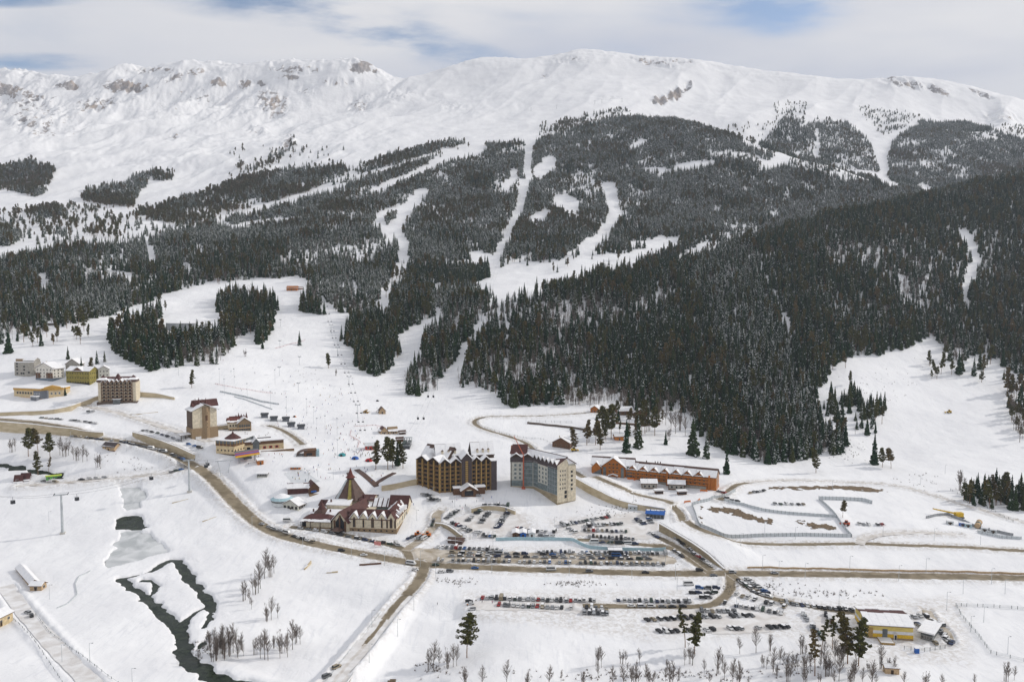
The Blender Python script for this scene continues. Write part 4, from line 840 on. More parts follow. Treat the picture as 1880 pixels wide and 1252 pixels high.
C_('yellow_paint', (.60,.38,.03), 1.15, 1, .5); C_('green_paint', (.12,.42,.10), 1.15, 1, .5); C_('lime_paint', (.45,.55,.08), 1.15, 1, .5); C_('tent_white', (.60,.62,.62), 1.08); C_('black_paint', (.02,.02,.022), 1.3, 1, .5); C_('fence_grey', (.50,.53,.54), 1.15, 1, .7); C_('galv', (.45,.48,.49), 1.12, .5, .5)
C_('window_frame', (.5,.48,.44)); C_('net_red', (.55,.22,.2), 1.2); C_('brick', (.27,.13,.08), 1.3, 2)
class Site:
    """local frame: x along the front from the left base corner to the right one, y away from the viewer"""
    def __init__(s, a, b, name, label, cat, group=None, dz=0.0, width=None):
        pa = P(*a) if len(a) == 2 else Vector(a); pb = P(*b) if len(b) == 2 else Vector(b); d = pb-pa
        s.W = width or d.xy.length; s.rz = math.atan2(d.y, d.x); s.z = min(pa.z, pb.z)+dz; s.o = Vector((pa.x, pa.y, s.z))
        s.root = empty(name, s.o, s.rz, label, cat, group); s.name = name; s._wm = {}
    def wpt(s, x, y, z=0):
        c, q = math.cos(s.rz), math.sin(s.rz); return Vector((s.o.x+c*x-q*y, s.o.y+q*x+c*y, s.z+z))
    def loc(s, p): 
        d = p.xy-s.o.xy; c, q = math.cos(s.rz), math.sin(s.rz); return (c*d.x+q*d.y, -q*d.x+c*d.y)
    def part(s, name, mb, parent=None, label=None): return mb.build(name, parent or s.root, label)
    def win(s, x, y, z, w, h, face, mat='dark_glass', name='window', frame='window_frame', parent=None):
        key = (w, h, mat, name, frame)
        if key not in s._wm:
            m = MB(); m.box(-w/2, w/2, -.06, .25, 0, h, mat)
            if frame:
                t = .14; m.box(-w/2-t, w/2+t, -.10, .2, -t, 0, frame); m.box(-w/2-t, w/2+t, -.10, .2, h, h+t, frame); m.box(-w/2-t, -w/2, -.10, .2, 0, h, frame); m.box(w/2, w/2+t, -.10, .2, 0, h, frame)
                if w > 1.3: m.box(-.05, .05, -.09, .2, 0, h, frame)
            o = m.build(name, parent or s.root); s._wm[key] = o
        else:
            o = s._wm[key].copy(); COL.objects.link(o); o.parent = parent or s.root
        o.location = (x, y, z); o.rotation_euler = (0, 0, {'front': 0, 'right': math.pi/2, 'left': -math.pi/2, 'back': math.pi}[face]); return o
    def grid(s, face, a0, a1, n, z0, dz, rows, w, h, at=0.0, skip=(), **k):
        for r in range(rows):
            for c in range(n):
                if (c, r) in skip: continue
                t = a0+(a1-a0)*(c+.5)/n
                if face in ('front', 'back'): s.win(t, at, z0+r*dz, w, h, face, **k)
                else: s.win(at, t, z0+r*dz, w, h, face, **k)
def snow_slope(mb, A, B, C, D, cov=(.6, 1.0), n=8, t=.35, seed=0, gap=.0, top=False):
    """patches of snow on the roof plane A(eave left) B(eave right) C(ridge right) D(ridge left)"""
    rs = random.Random(seed); A, B, C, D = map(Vector, (A, B, C, D)); nrm = (B-A).cross(D-A).normalized()
    if nrm.z < 0: nrm = -nrm
    us = [i/n for i in range(n+1)]; us = [0]+[u+rs.uniform(-.25, .25)/n for u in us[1:-1]]+[1]
    for i in range(n):
        if rs.random() < gap: continue
        u0, u1 = us[i], us[i+1]; 
        if n > 1 and gap > 0: u1 -= (us[i+1]-us[i])*rs.uniform(0, .35)
        c = rs.uniform(*cov); v0, v1 = (0.0, c) if not top else (1-c, 1.0)
        if cov[1] < 1 and rs.random() < .5: v0 = max(0, v0+rs.uniform(0, .1))
        f = lambda u, v: (A*(1-u)+B*u)*(1-v)+(D*(1-u)+C*u)*v
        q = [f(u0, v0), f(u1, v0), f(u1, v1+rs.uniform(-.05, .05)*(cov[1] < 1)), f(u0, v1)]; lo = [p+nrm*.02 for p in q]; up = [p+nrm*t for p in q]
        ctr = sum(up, Vector())/4; up = [ctr+(p-ctr)*.97 for p in up]
        mb.add(lo+up, [(0,3,2,1),(4,5,6,7),(0,1,5,4),(1,2,6,5),(2,3,7,6),(3,0,4,7)], 'snow')
def roof_gable(S, x0, x1, y0, y1, ze, zr, mat, axis='x', ov=.7, cov=(1, 1), covb=None, n=6, gap=0, t=.3, seed=1, name='roof', gy=.5, parent=None, top=False):
    m = MB(); m.gable(x0, x1, y0, y1, ze, zr, mat, t, axis, ov, gy); r = S.part(name, m, parent)
    if cov:
        s = MB(); f = (lambda a, b, z: (a, b, z)) if axis == 'x' else (lambda a, b, z: (b, a, z))
        if axis == 'x': X0, X1, Y0, Y1 = x0, x1, y0, y1
        else: X0, X1, Y0, Y1 = y0, y1, x0, x1
        ym = Y0+(Y1-Y0)*gy; s0 = (zr-ze)/(ym-Y0); s1 = (zr-ze)/(Y1-ym); X0 -= ov; X1 += ov
        snow_slope(s, f(X0, Y0-ov, ze-ov*s0+t), f(X1, Y0-ov, ze-ov*s0+t), f(X1, ym, zr+t), f(X0, ym, zr+t), cov, n, .35, seed, gap, top)
        snow_slope(s, f(X0, Y1+ov, ze-ov*s1+t), f(X1, Y1+ov, ze-ov*s1+t), f(X1, ym, zr+t), f(X0, ym, zr+t), covb or cov, n, .35, seed+5, gap, top)
        S.part('roof_snow', s, r)
    return r
def chimney(S, r, x, y, z0, z1, w=1.0, mat='plaster_cream'):
    m = MB(); m.box(x-w/2, x+w/2, y-w/2, y+w/2, z0, z1, mat); m.box(x-w/2-.15, x+w/2+.15, y-w/2-.15, y+w/2+.15, z1, z1+.25, 'snow'); return S.part('chimney', m, r)
def house(a, b, depth, ze, zr, wall, roof, label, name='house', cat='house', axis='x', base=None, baseh=1.0, cols=3, rows=1, w=1.1, h=1.3, scols=2, cov=(1, 1), n=4, gap=0, seed=1, door=True, group=None, chim=0, frame='window_frame', winmat='dark_glass', dz=0, z0=None, faces=('front', 'right', 'left'), ov=.7, width=None, balc=None):
    S = Site(a, b, name, label, cat, group, dz, width); Wd = S.W; m = MB(); m.gwall(0, Wd, 0, depth, -4, ze, zr-.05, wall, axis); S.part('wall', m)
    if base: m = MB(); m.box(-.15, Wd+.15, -.15, depth+.15, -4.2, baseh, base); S.part('foundation', m)
    r = roof_gable(S, 0, Wd, 0, depth, ze, zr, roof, axis, ov, cov, n=n, gap=gap, seed=seed)
    zz = (baseh if base else .2)+.7; st = (ze-zz)/max(rows, 1); z0 = z0 if z0 is not None else zz+max(0, (st-h)/2-.3)
    if cols: S.grid('front', .4, Wd-.4, cols, z0, st, rows, w, h, 0, frame=frame, mat=winmat)
    if scols:
        if 'right' in faces: S.grid('right', .4, depth-.4, scols, z0, st, rows, w, h, Wd, frame=frame, mat=winmat)
        if 'left' in faces: S.grid('left', .4, depth-.4, scols, z0, st, rows, w, h, 0, frame=frame, mat=winmat)
    if door: m = MB(); m.box(Wd*.5-.6, Wd*.5+.6, -.22, 0.1, 0, 2.1, 'timber_dark'); S.part('door', m)
    for k in range(chim): chimney(S, r, Wd*(.3+.4*k), depth*.62, zr-1.5, zr+1.0, .8)
    if balc:
        m = MB()
        for q in range(balc): zb = zz+q*st-.5; m.box(.3, Wd-.3, -1.3, -.02, zb, zb+.15, 'timber_brown'); m.box(.3, Wd-.3, -1.3, -1.2, zb+.15, zb+1.1, 'timber_brown')
        S.part('balcony', m)
    return S
# ------------------------------------------------------------------ the cream hall with the cone tower
def cream_hall():
    S = Site((641,974), (728,980), 'village_hall', 'sprawling cream hall with dark red roofs, arched windows and tall pointed cone tower', 'building'); L_ = S.W; Dp = 46.0; hE = 10.5; wd = 13.0
    m = MB(); m.box(0, L_, 0, wd, 3.6, hE, 'plaster_cream'); m.box(L_-wd, L_, wd, Dp, 3.6, hE, 'plaster_cream'); m.box(0, L_-wd, Dp-wd, Dp, 3.6, hE, 'plaster_cream'); m.box(-1, 12, wd, Dp-wd, 3.6, hE, 'plaster_cream'); S.part('wall', m)
    m = MB(); m.box(-.2, L_+.2, -.2, Dp+.2, -4, 3.6, 'stone_base'); S.part('foundation', m)
    # front wing roof: ridge along x plus cross gables over each tall window
    m = MB(); m.gable(0, L_-4, 0, wd, hE, hE+5.5, 'metal_roof', .3, 'x', .5); r1 = S.part('roof', m)
    s = MB(); nb = 5
    snow_slope(s, (0, wd+.5, hE), (L_-4, wd+.5, hE), (L_-4, wd/2, hE+5.9), (0, wd/2, hE+5.9), (.5, .95), 9, .3, 4, .3); S.part('roof_snow', s, r1)
    bw = (L_-1)/nb
    for i in range(nb):
        x0 = .5+i*bw; x1 = x0+bw; zr = hE+(4.6 if i < 4 else 5.2)
        m = MB(); m.gwall(x0+.3, x1-.3, -.25, wd*.5, hE-.3, hE, zr-.2, 'plaster_cream', 'y'); g = S.part('gable_wall', m)
        m = MB(); m.gable(x0, x1, -.2, wd*.5, hE+.05, zr, 'metal_roof', .25, 'y', .5 if i == 4 else .35); rg = S.part('gable_roof', m)
        if i < 4:
            s = MB(); snow_slope(s, (x1+.2, -.7, hE+.1), (x1+.2, wd*.5, hE+.1), ((x0+x1)/2, wd*.5, zr+.3), ((x0+x1)/2, -.7, zr+.3), (1, 1), 1, .35, i); snow_slope(s, (x0-.2, -.7, hE+.1), (x0-.2, wd*.5, hE+.1), ((x0+x1)/2, wd*.5, zr+.3), ((x0+x1)/2, -.7, zr+.3), (.85, 1), 1, .35, i+20); S.part('roof_snow', s, rg)
        for dx in ((0,) if i < 4 else (-3.0, 0, 3.0)):
            xc = (x0+x1)/2+dx; hh = 6.6 if (dx == 0 and i != 1) else 5.4; ww = 1.9 if dx == 0 and i in (0, 2, 4) else 1.1
            o = S.win(xc, -.25, 4.3, ww, hh, 'front', frame='timber_pale'); mm = MB(); mm.add([(xc-ww/2,-.34,4.3+hh),(xc+ww/2,-.34,4.3+hh),(xc,-.34,4.3+hh+1.4),(xc-ww/2,-.1,4.3+hh),(xc+ww/2,-.1,4.3+hh),(xc,-.1,4.3+hh+1.4)], [(0,1,2),(3,5,4),(0,3,4,1),(1,4,5,2),(2,5,3,0)], 'dark_glass'); S.part('arched_window', mm)
    for k in range(8): S.win(3+k*(L_-6)/7, -.2, 1.6, 1.3, 1.0, 'front', frame=None, name='basement_window')
    # right wing
    m = MB(); m.gable(L_-wd, L_, wd*.4, Dp-wd*.6, hE, hE+5.5, 'metal_roof', .3, 'y', .5); r2 = S.part('roof', m)
    s = MB(); snow_slope(s, (L_+.4, wd*.4, hE), (L_+.4, Dp-8, hE), (L_-wd/2, Dp-8, hE+5.9), (L_-wd/2, wd*.4, hE+5.9), (.5, .95), 9, .3, 8, .15)
    snow_slope(s, (L_-wd-.4, wd, hE), (L_-wd-.4, Dp-wd, hE), (L_-wd/2, Dp-wd, hE+5.9), (L_-wd/2, wd, hE+5.9), (.6, 1), 6, .3, 9, .1); S.part('roof_snow', s, r2)
    for k in range(6):
        y = 11+k*4.2; m = MB(); m.gwall(L_-2.6, L_+.1, y-.9, y+.9, hE-.3, hE+1.4, hE+2.4, 'plaster_cream', 'x'); m.gable(L_-3.4, L_+.2, y-.9, y+.9, hE+1.4, hE+2.5, 'snow', .3, 'x', .2); S.part('dormer', m)
    S.grid('right', 2, 16, 3, 4.6, 5, 1, 1.2, 2.6, L_); S.grid('right', 16, 44, 5, 4.8, 5, 1, 1.8, 3.4, L_)
    # big corner gable at the far right end, dark red
    m = MB(); m.gwall(L_-14, L_+.6, Dp-14, Dp+.5, 3.6, hE+.5, hE+7.6, 'plaster_cream', 'x'); S.part('wing_wall', m)
    roof_gable(S, L_-14, L_+.6, Dp-14, Dp+.5, hE+.6, hE+7.9, 'metal_roof', 'x', .6, (.1, .35), n=7, gap=.3, seed=3)
    # back wing
    m = MB(); m.gable(2, L_-14, Dp-wd, Dp, hE, hE+5, 'metal_roof', .3, 'x', .4); r3 = S.part('roof', m); s = MB()
    for i in range(6):
        x = 5+i*3.8; s2 = (x, Dp-wd-.5, hE); snow_slope(s, (x, Dp-wd-.5, hE+.2), (x+2.9, Dp-wd-.5, hE+.2), (x+2.9, Dp-wd/2, hE+5.3), (x, Dp-wd/2, hE+5.3), (.95, 1), 1, .35, i)
    S.part('roof_snow', s, r3)
    # glass court roof
    m = MB(); m.box(12.3, L_-wd-.3, wd+.3, Dp-wd-.3, hE-1.2, hE-.6, 'green_glass')
    for i in range(6): m.box(12.5+i*(L_-wd-13)/6, 12.62+i*(L_-wd-13)/6, wd+.4, Dp-wd-.4, hE-.6, hE-.45, 'steel_dark')
    S.part('glass_roof', m)
    # long wing running back from the entrance, ridge turning to the right
    wg = empty('entrance_wing', (-6.5, -1, 0), R(-13)); wg.parent = S.root
    m = MB(); m.gwall(-6.6, 6.6, 0, 50, -3, hE-2, hE+5.2, 'plaster_cream', 'y'); m.build('wall', wg)
    m = MB(); m.gable(-6.8, 6.8, -.8, 50, hE-2, hE+5.6, 'metal_roof', .3, 'y', .8, .5); r4 = m.build('roof', wg)
    s = MB(); snow_slope(s, (-7.6, -1.5, hE-2.6), (-7.6, 24, hE-2.6), (0, 24, hE+5.8), (0, -1.5, hE+5.8), (.85, 1), 3, .35, 3); snow_slope(s, (7.6, -1.5, hE-2.6), (7.6, 48, hE-2.6), (0, 48, hE+5.8), (0, -1.5, hE+5.8), (.2, .6), 14, .3, 5, .35); s.build('roof_snow', r4)
    m = MB(); m.box(-3.5, 3.5, -.3, 0, 0, 8, 'dark_glass'); m.add([(-3.5,-.3,8),(3.5,-.3,8),(0,-.3,13),(-3.5,0,8),(3.5,0,8),(0,0,13)], [(0,1,2),(3,5,4),(0,3,4,1),(1,4,5,2),(2,5,3,0)], 'dark_glass'); m.build('entrance_glazing', wg)
    m = MB(); m.box(-5, -3.9, -1, 0, -2, 9, 'timber_brown'); m.box(3.9, 5, -1, 0, -2, 9, 'timber_brown'); m.box(-.5, .5, -.8, -.1, -2, 13, 'timber_brown'); m.build('timber_frame', wg)
    m = MB(); m.cone((0, -4.0), 4.6, 3.2, 5.0, 'metal_brown', 10, 1.0); m.box(-3.5, 3.5, -7, 0, 2.9, 3.2, 'timber_dark')
    for q in (-3.3, 3.0): m.box(q, q+.3, -6.8, -6.5, -2, 3, 'timber_dark')
    m.build('entrance_canopy', wg)
    # left pavilion with hipped roof and turret
    x0, x1 = -37, -14
    m = MB(); m.box(x0+4, x1, 0, 13, 3.2, 7.6, 'plaster_cream'); m.box(x0+.5, x0+4, 1, 13, 3.2, 7.6, 'dark_glass'); S.part('pavilion_wall', m)
    m = MB(); m.box(x0, x1, -.3, 13.3, -4, 3.2, 'stone_base'); S.part('foundation', m)
    m = MB(); m.add([(x0-1.2,-1.4,7.4),(x1+.5,-1.4,7.4),(x1+.5,14.5,7.4),(x0-1.2,14.5,7.4),(x0+6,6.5,11.6),(x1-4,6.5,11.6)], [(0,1,5,4),(1,2,5),(2,3,4,5),(3,0,4),(0,3,2,1)], 'metal_roof'); r5 = S.part('pavilion_roof', m)
    s = MB(); snow_slope(s, (x0-1.2,-1.4,7.5), (x1+.5,-1.4,7.5), (x1-4,6.5,11.7), (x0+6,6.5,11.7), (.18, .35), 8, .35, 2); S.part('roof_snow', s, r5)
    for x in (x0+.2, x0+7.5, x0+15): m = MB(); m.box(x, x+.35, -1.2, -.85, -2, 7.4, 'timber_dark'); S.part('post', m)
    m = MB(); m.box(-32, -22, 13.5, 22, -3, 8.2, 'plaster_cream'); S.part('turret_wall', m)
    m = MB(); m.cone((-27, 17.8), 7.4, 8.2, 12, 'metal_brown', 8, 3.2, .39); m.cone((-27, 17.8), 3.2, 12, 18, 'metal_roof', 8, 0, .39); S.part('turret_roof', m)
    for x0_, x1_, y0_, y1_, h_, mt_ in ((-22, -10, 12, 26, 9, 'snow'), (-26, -8, 26, 42, 13, 'snow'), (-36, -27, 14, 30, 8.5, 'snow'), (-3, 8, 36, 52, 14.5, 'metal_roof'), (-34, -26, 31, 44, 11, 'metal_roof')):
        m = MB(); m.gwall(x0_, x1_, y0_, y1_, -3, h_, h_+2.2, 'plaster_cream', 'x'); b_ = S.part('rear_block', m); m = MB(); m.gable(x0_, x1_, y0_, y1_, h_, h_+2.3, mt_, .5, 'x', .5); m.box(x0_+2, x0_+3, y0_+3, y0_+4, h_, h_+3.4, 'metal_roof'); m.build('rear_roof', b_)
    # cone tower
    T = P(644, 913); tx, ty = S.loc(T); R0 = 11.8; n = 10
    tw_ = empty('cone_tower', (0, 0, T.z-S.z-3.0)); tw_.parent = S.root
    m = MB(); m.cone((tx, ty), R0-1.2, -6, 4.0, 'plaster_cream', n, R0-1.2, .3); m.build('wall', tw_)
    m = MB(); m.cone((tx, ty), R0+.8, 3.0, 18, 'metal_brown', n, 2.8, .3); rc = m.build('cone_roof', tw_)
    m = MB()
    for ang in (-1.35, -2.35):
        c, s_ = math.cos(ang), math.sin(ang); px_, py_ = -s_, c; A = [(tx+c*(R0+.75)*.97+px_*1.5*k, ty+s_*(R0+.75)*.97+py_*1.5*k, 4.1) for k in (-1, 1)]; B = [(tx+c*3.2+px_*.8*k, ty+s_*3.2+py_*.8*k, 17.8) for k in (1, -1)]
        lift = Vector((c*.35, s_*.35, .3)); q = A+B; m.add([Vector(v)-lift*.5 for v in q]+[Vector(v)+lift for v in q], [(0,3,2,1),(4,5,6,7),(0,1,5,4),(1,2,6,5),(2,3,7,6),(3,0,4,7)], 'olive_wrap' if ang > -2 else 'galv')
    S.part('glazed_strip', m, rc)
    m = MB(); m.cone((tx, ty), 2.7, 17.8, 19.6, 'timber_dark', n, 2.7, .3); m.cone((tx, ty), 4.0, 19.4, 21.4, 'tile_red', n, 2.0, .3); m.cone((tx, ty), 2.0, 21.4, 27.5, 'tile_red', n, 0, .3); m.build('spire', rc)
    return S
cream_hall()
# ------------------------------------------------------------------ brown timber hotel
def brown_hotel():
    a, b, c = P(765, 890), P(807, 905), P(912, 899)
    S = Site((a.x, a.y, a.z), (b.x, b.y, b.z), 'timber_hotel', 'seven storey brown hotel with ochre timber posts, zigzag gables and dark central tower', 'hotel'); S.root.location.z = S.z
    def wing(p, q, nb, floors, hh, name, left=0):
        """one balcony front between two ground points"""
        d = q-p; w = d.xy.length; an = math.atan2(d.y, d.x)-S.rz; lx, ly = S.loc(p); g = empty(name, (0, 0, 0)); g.parent = S.root; g.location = (lx, ly, 0); g.rotation_euler = (0, 0, an)
        fh = hh/floors; dp = 15
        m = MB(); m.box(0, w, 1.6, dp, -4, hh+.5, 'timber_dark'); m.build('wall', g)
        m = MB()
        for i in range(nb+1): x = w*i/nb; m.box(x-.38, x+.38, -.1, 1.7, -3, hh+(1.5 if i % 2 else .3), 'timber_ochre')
        m.build('posts', g)
        for f in range(floors):
            m = MB(); m.box(.2, w-.2, .3, 1.6, f*fh+.2, f*fh+.45, 'timber_ochre'); m.box(.2, w-.2, .25, .40, f*fh+.45, f*fh+1.35, 'timber_brown'); m.box(.2, w-.2, .2, .45, f*fh+1.3, f*fh+1.42, 'timber_ochre'); m.build('balcony', g)
        wm = None
        for f in range(floors):
            for i in range(nb):
                if wm is None: mm = MB(); mm.box(-.9, .9, 1.45, 1.7, 0, 2.3, 'dark_glass'); mm.box(.98, 1.15, 1.4, 1.7, 0, 2.3, 'timber_ochre'); wm = mm.build('window', g); o = wm
                else: o = wm.copy(); COL.objects.link(o)
                o.location = (w*(i+.5)/nb, 0, f*fh+.6)
        # zigzag roof: cross gables two bays wide
        ng = nb//2; gw = w/ng
        for i in range(ng):
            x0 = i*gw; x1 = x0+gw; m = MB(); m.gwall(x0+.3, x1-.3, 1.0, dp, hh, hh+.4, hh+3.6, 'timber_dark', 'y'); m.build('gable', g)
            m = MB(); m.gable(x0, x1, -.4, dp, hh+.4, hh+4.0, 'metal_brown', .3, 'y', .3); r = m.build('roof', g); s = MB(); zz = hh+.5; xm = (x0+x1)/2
            snow_slope(s, (x0-.2, -.8, zz), (x0-.2, dp, zz), (xm, dp, zz+3.9), (xm, -.8, zz+3.9), (1, 1), 1, .4, i); snow_slope(s, (x1+.2, -.8, zz), (x1+.2, dp, zz), (xm, dp, zz+3.9), (xm, -.8, zz+3.9), (1, 1), 1, .4, i+9); s.build('roof_snow', r)
        return g, w
    HH = 24.5
    wing(a, b, 4, 7, HH, 'left_wing'); t0 = b+(c-b)*.38; t1 = b+(c-b)*.56
    wing(b, t0, 4, 7, HH-1, 'middle_wing'); wing(t1, b+(c-b)*.90, 4, 7, HH-.5, 'right_wing')
    def blk(p, q, y0, y1, z0, z1, mat, name, gab=None, snow=True):
        d = q-p; w = d.xy.length; an = math.atan2(d.y, d.x)-S.rz; lx, ly = S.loc(p); m = MB()
        if gab: m.gwall(0, w, y0, y1, z0, z1, gab, mat, 'y')
        else: m.box(0, w, y0, y1, z0, z1, mat)
        o = m.build(name, S.root); o.location = (lx, ly, 0); o.rotation_euler = (0, 0, an)
        if gab:
            m = MB(); m.gable(0, w, y0-.3, y1, z1, gab+.2, 'metal_brown', .3, 'y', .6); r = m.build('tower_roof', o); s = MB()
            for e, k in ((-.5, 0), (w+.5, 1)): snow_slope(s, (e, y0-.8, z1), (e, y1, z1), (w/2, y1, gab+.5), (w/2, y0-.8, gab+.5), (1, 1), 1, .4, k)
            s.build('roof_snow', r)
        elif snow: s = MB(); s.box(-.4, w+.4, y0-.4, y1+.4, z1, z1+.6, 'snow'); s.build('roof_snow', o)
        return o, w
    tw, w = blk(t0, t1, -1.0, 15, -3, HH+2.5, 'slate_dark', 'tower', HH+7)
    m = MB(); n = 13
    for i in range(n): m.box(w/2-1.1, w/2+1.1, -1.25, -.9, 4.5+i*1.65, 5.65+i*1.65, 'timber_ochre')
    m.box(w/2-1.3, w/2-1.1, -1.3, -.9, 4, 26, 'timber_dark'); m.box(w/2+1.1, w/2+1.3, -1.3, -.9, 4, 26, 'timber_dark'); m.build('stair_window', tw)
    en, w = blk(b+(c-b)*.90, c, -.5, 15, -3, HH, 'slate_dark', 'end_wall')
    # tall white rear roofs
    def rear(x0, x1, y0, y1, z0, z1, lbl=None):
        p = b+(c-b)*x0; q = b+(c-b)*x1; d = q-p; w = d.xy.length; an = math.atan2(d.y, d.x)-S.rz; lx, ly = S.loc(p)
        m = MB(); m.gwall(0, w, y0, y1, -3, z0, z1, 'timber_dark', 'x'); o = m.build('rear_block', S.root); o.location = (lx, ly, 0); o.rotation_euler = (0, 0, an)
        m = MB(); m.gable(0, w, y0, y1, z0, z1+.1, 'metal_brown', .3, 'x', .6); r = m.build('rear_roof', o); s = MB()
        snow_slope(s, (-.6, y0-.6, z0), (w+.6, y0-.6, z0), (w+.6, (y0+y1)/2, z1+.4), (-.6, (y0+y1)/2, z1+.4), (.97, 1), 3, .45, 2); snow_slope(s, (-.6, y1+.6, z0), (w+.6, y1+.6, z0), (w+.6, (y0+y1)/2, z1+.4), (-.6, (y0+y1)/2, z1+.4), (1, 1), 3, .45, 2); s.build('roof_snow', r)
        for k in range(3 if w > 16 else 1): m = MB(); xx = w*(.25+.25*k); m.box(xx-.8, xx+.8, y0+.5, y0+2.0, z0, z0+4.2, 'plaster_cream'); m.cone((xx, y0+1.2), 1.5, z0+4.2, z0+5.4, 'metal_brown', 4, 0, .785); m.build('chimney', r)
    rear(.60, .99, 9, 26, HH+3.5, HH+12.5); rear(-.02, .42, 12, 28, HH+3, HH+11.5)
    d = b-a; m = MB(); w = d.xy.length; m.gwall(-4, w, 12, 28, -3, HH+2, HH+9.5, 'timber_dark', 'x'); o = m.build('rear_block', S.root); m = MB(); m.gable(-4, w, 12, 28, HH+2, HH+9.6, 'metal_brown', .3, 'x', .6); r = m.build('rear_roof', o); s = MB(); snow_slope(s, (-4.6, 11.4, HH+1.8), (w, 11.4, HH+1.8), (w, 20, HH+10), (-4.6, 20, HH+10), (.6, 1), 6, .4, 7, .15); s.build('roof_snow', r)
    # entrance with snowy gable
    lx, ly = S.loc(b+(c-b)*.24); an = math.atan2((c-b).y, (c-b).x)-S.rz; g = empty('entrance_porch', (lx, ly-1, 0)); g.parent = S.root; g.rotation_euler = (0, 0, an)
    m = MB(); m.gwall(6, 18, -9, 0, -3, 3.6, 7.2, 'timber_brown', 'y'); m.box(0, 6, -5, 0, -3, 4.6, 'timber_brown'); m.box(18, 26, -5, 0, -3, 4.6, 'timber_brown'); m.build('porch_wall', g)
    m = MB(); m.box(-.3, 6.2, -5.6, .2, 4.6, 5.6, 'snow'); m.box(17.8, 26.3, -5.6, .2, 4.6, 5.6, 'snow'); m.gable(5.6, 18.4, -10, 0, 3.7, 7.6, 'snow', .6, 'y', .8); m.build('porch_roof', g)
    m = MB(); m.box(10, 14, -9.15, -8.9, 3.2, 3.9, 'plaster_cream'); m.build('sign', g); m = MB(); m.box(8.5, 15.5, -9.2, -8.95, -1, 3.0, 'dark_glass'); m.build('door', g)
brown_hotel()
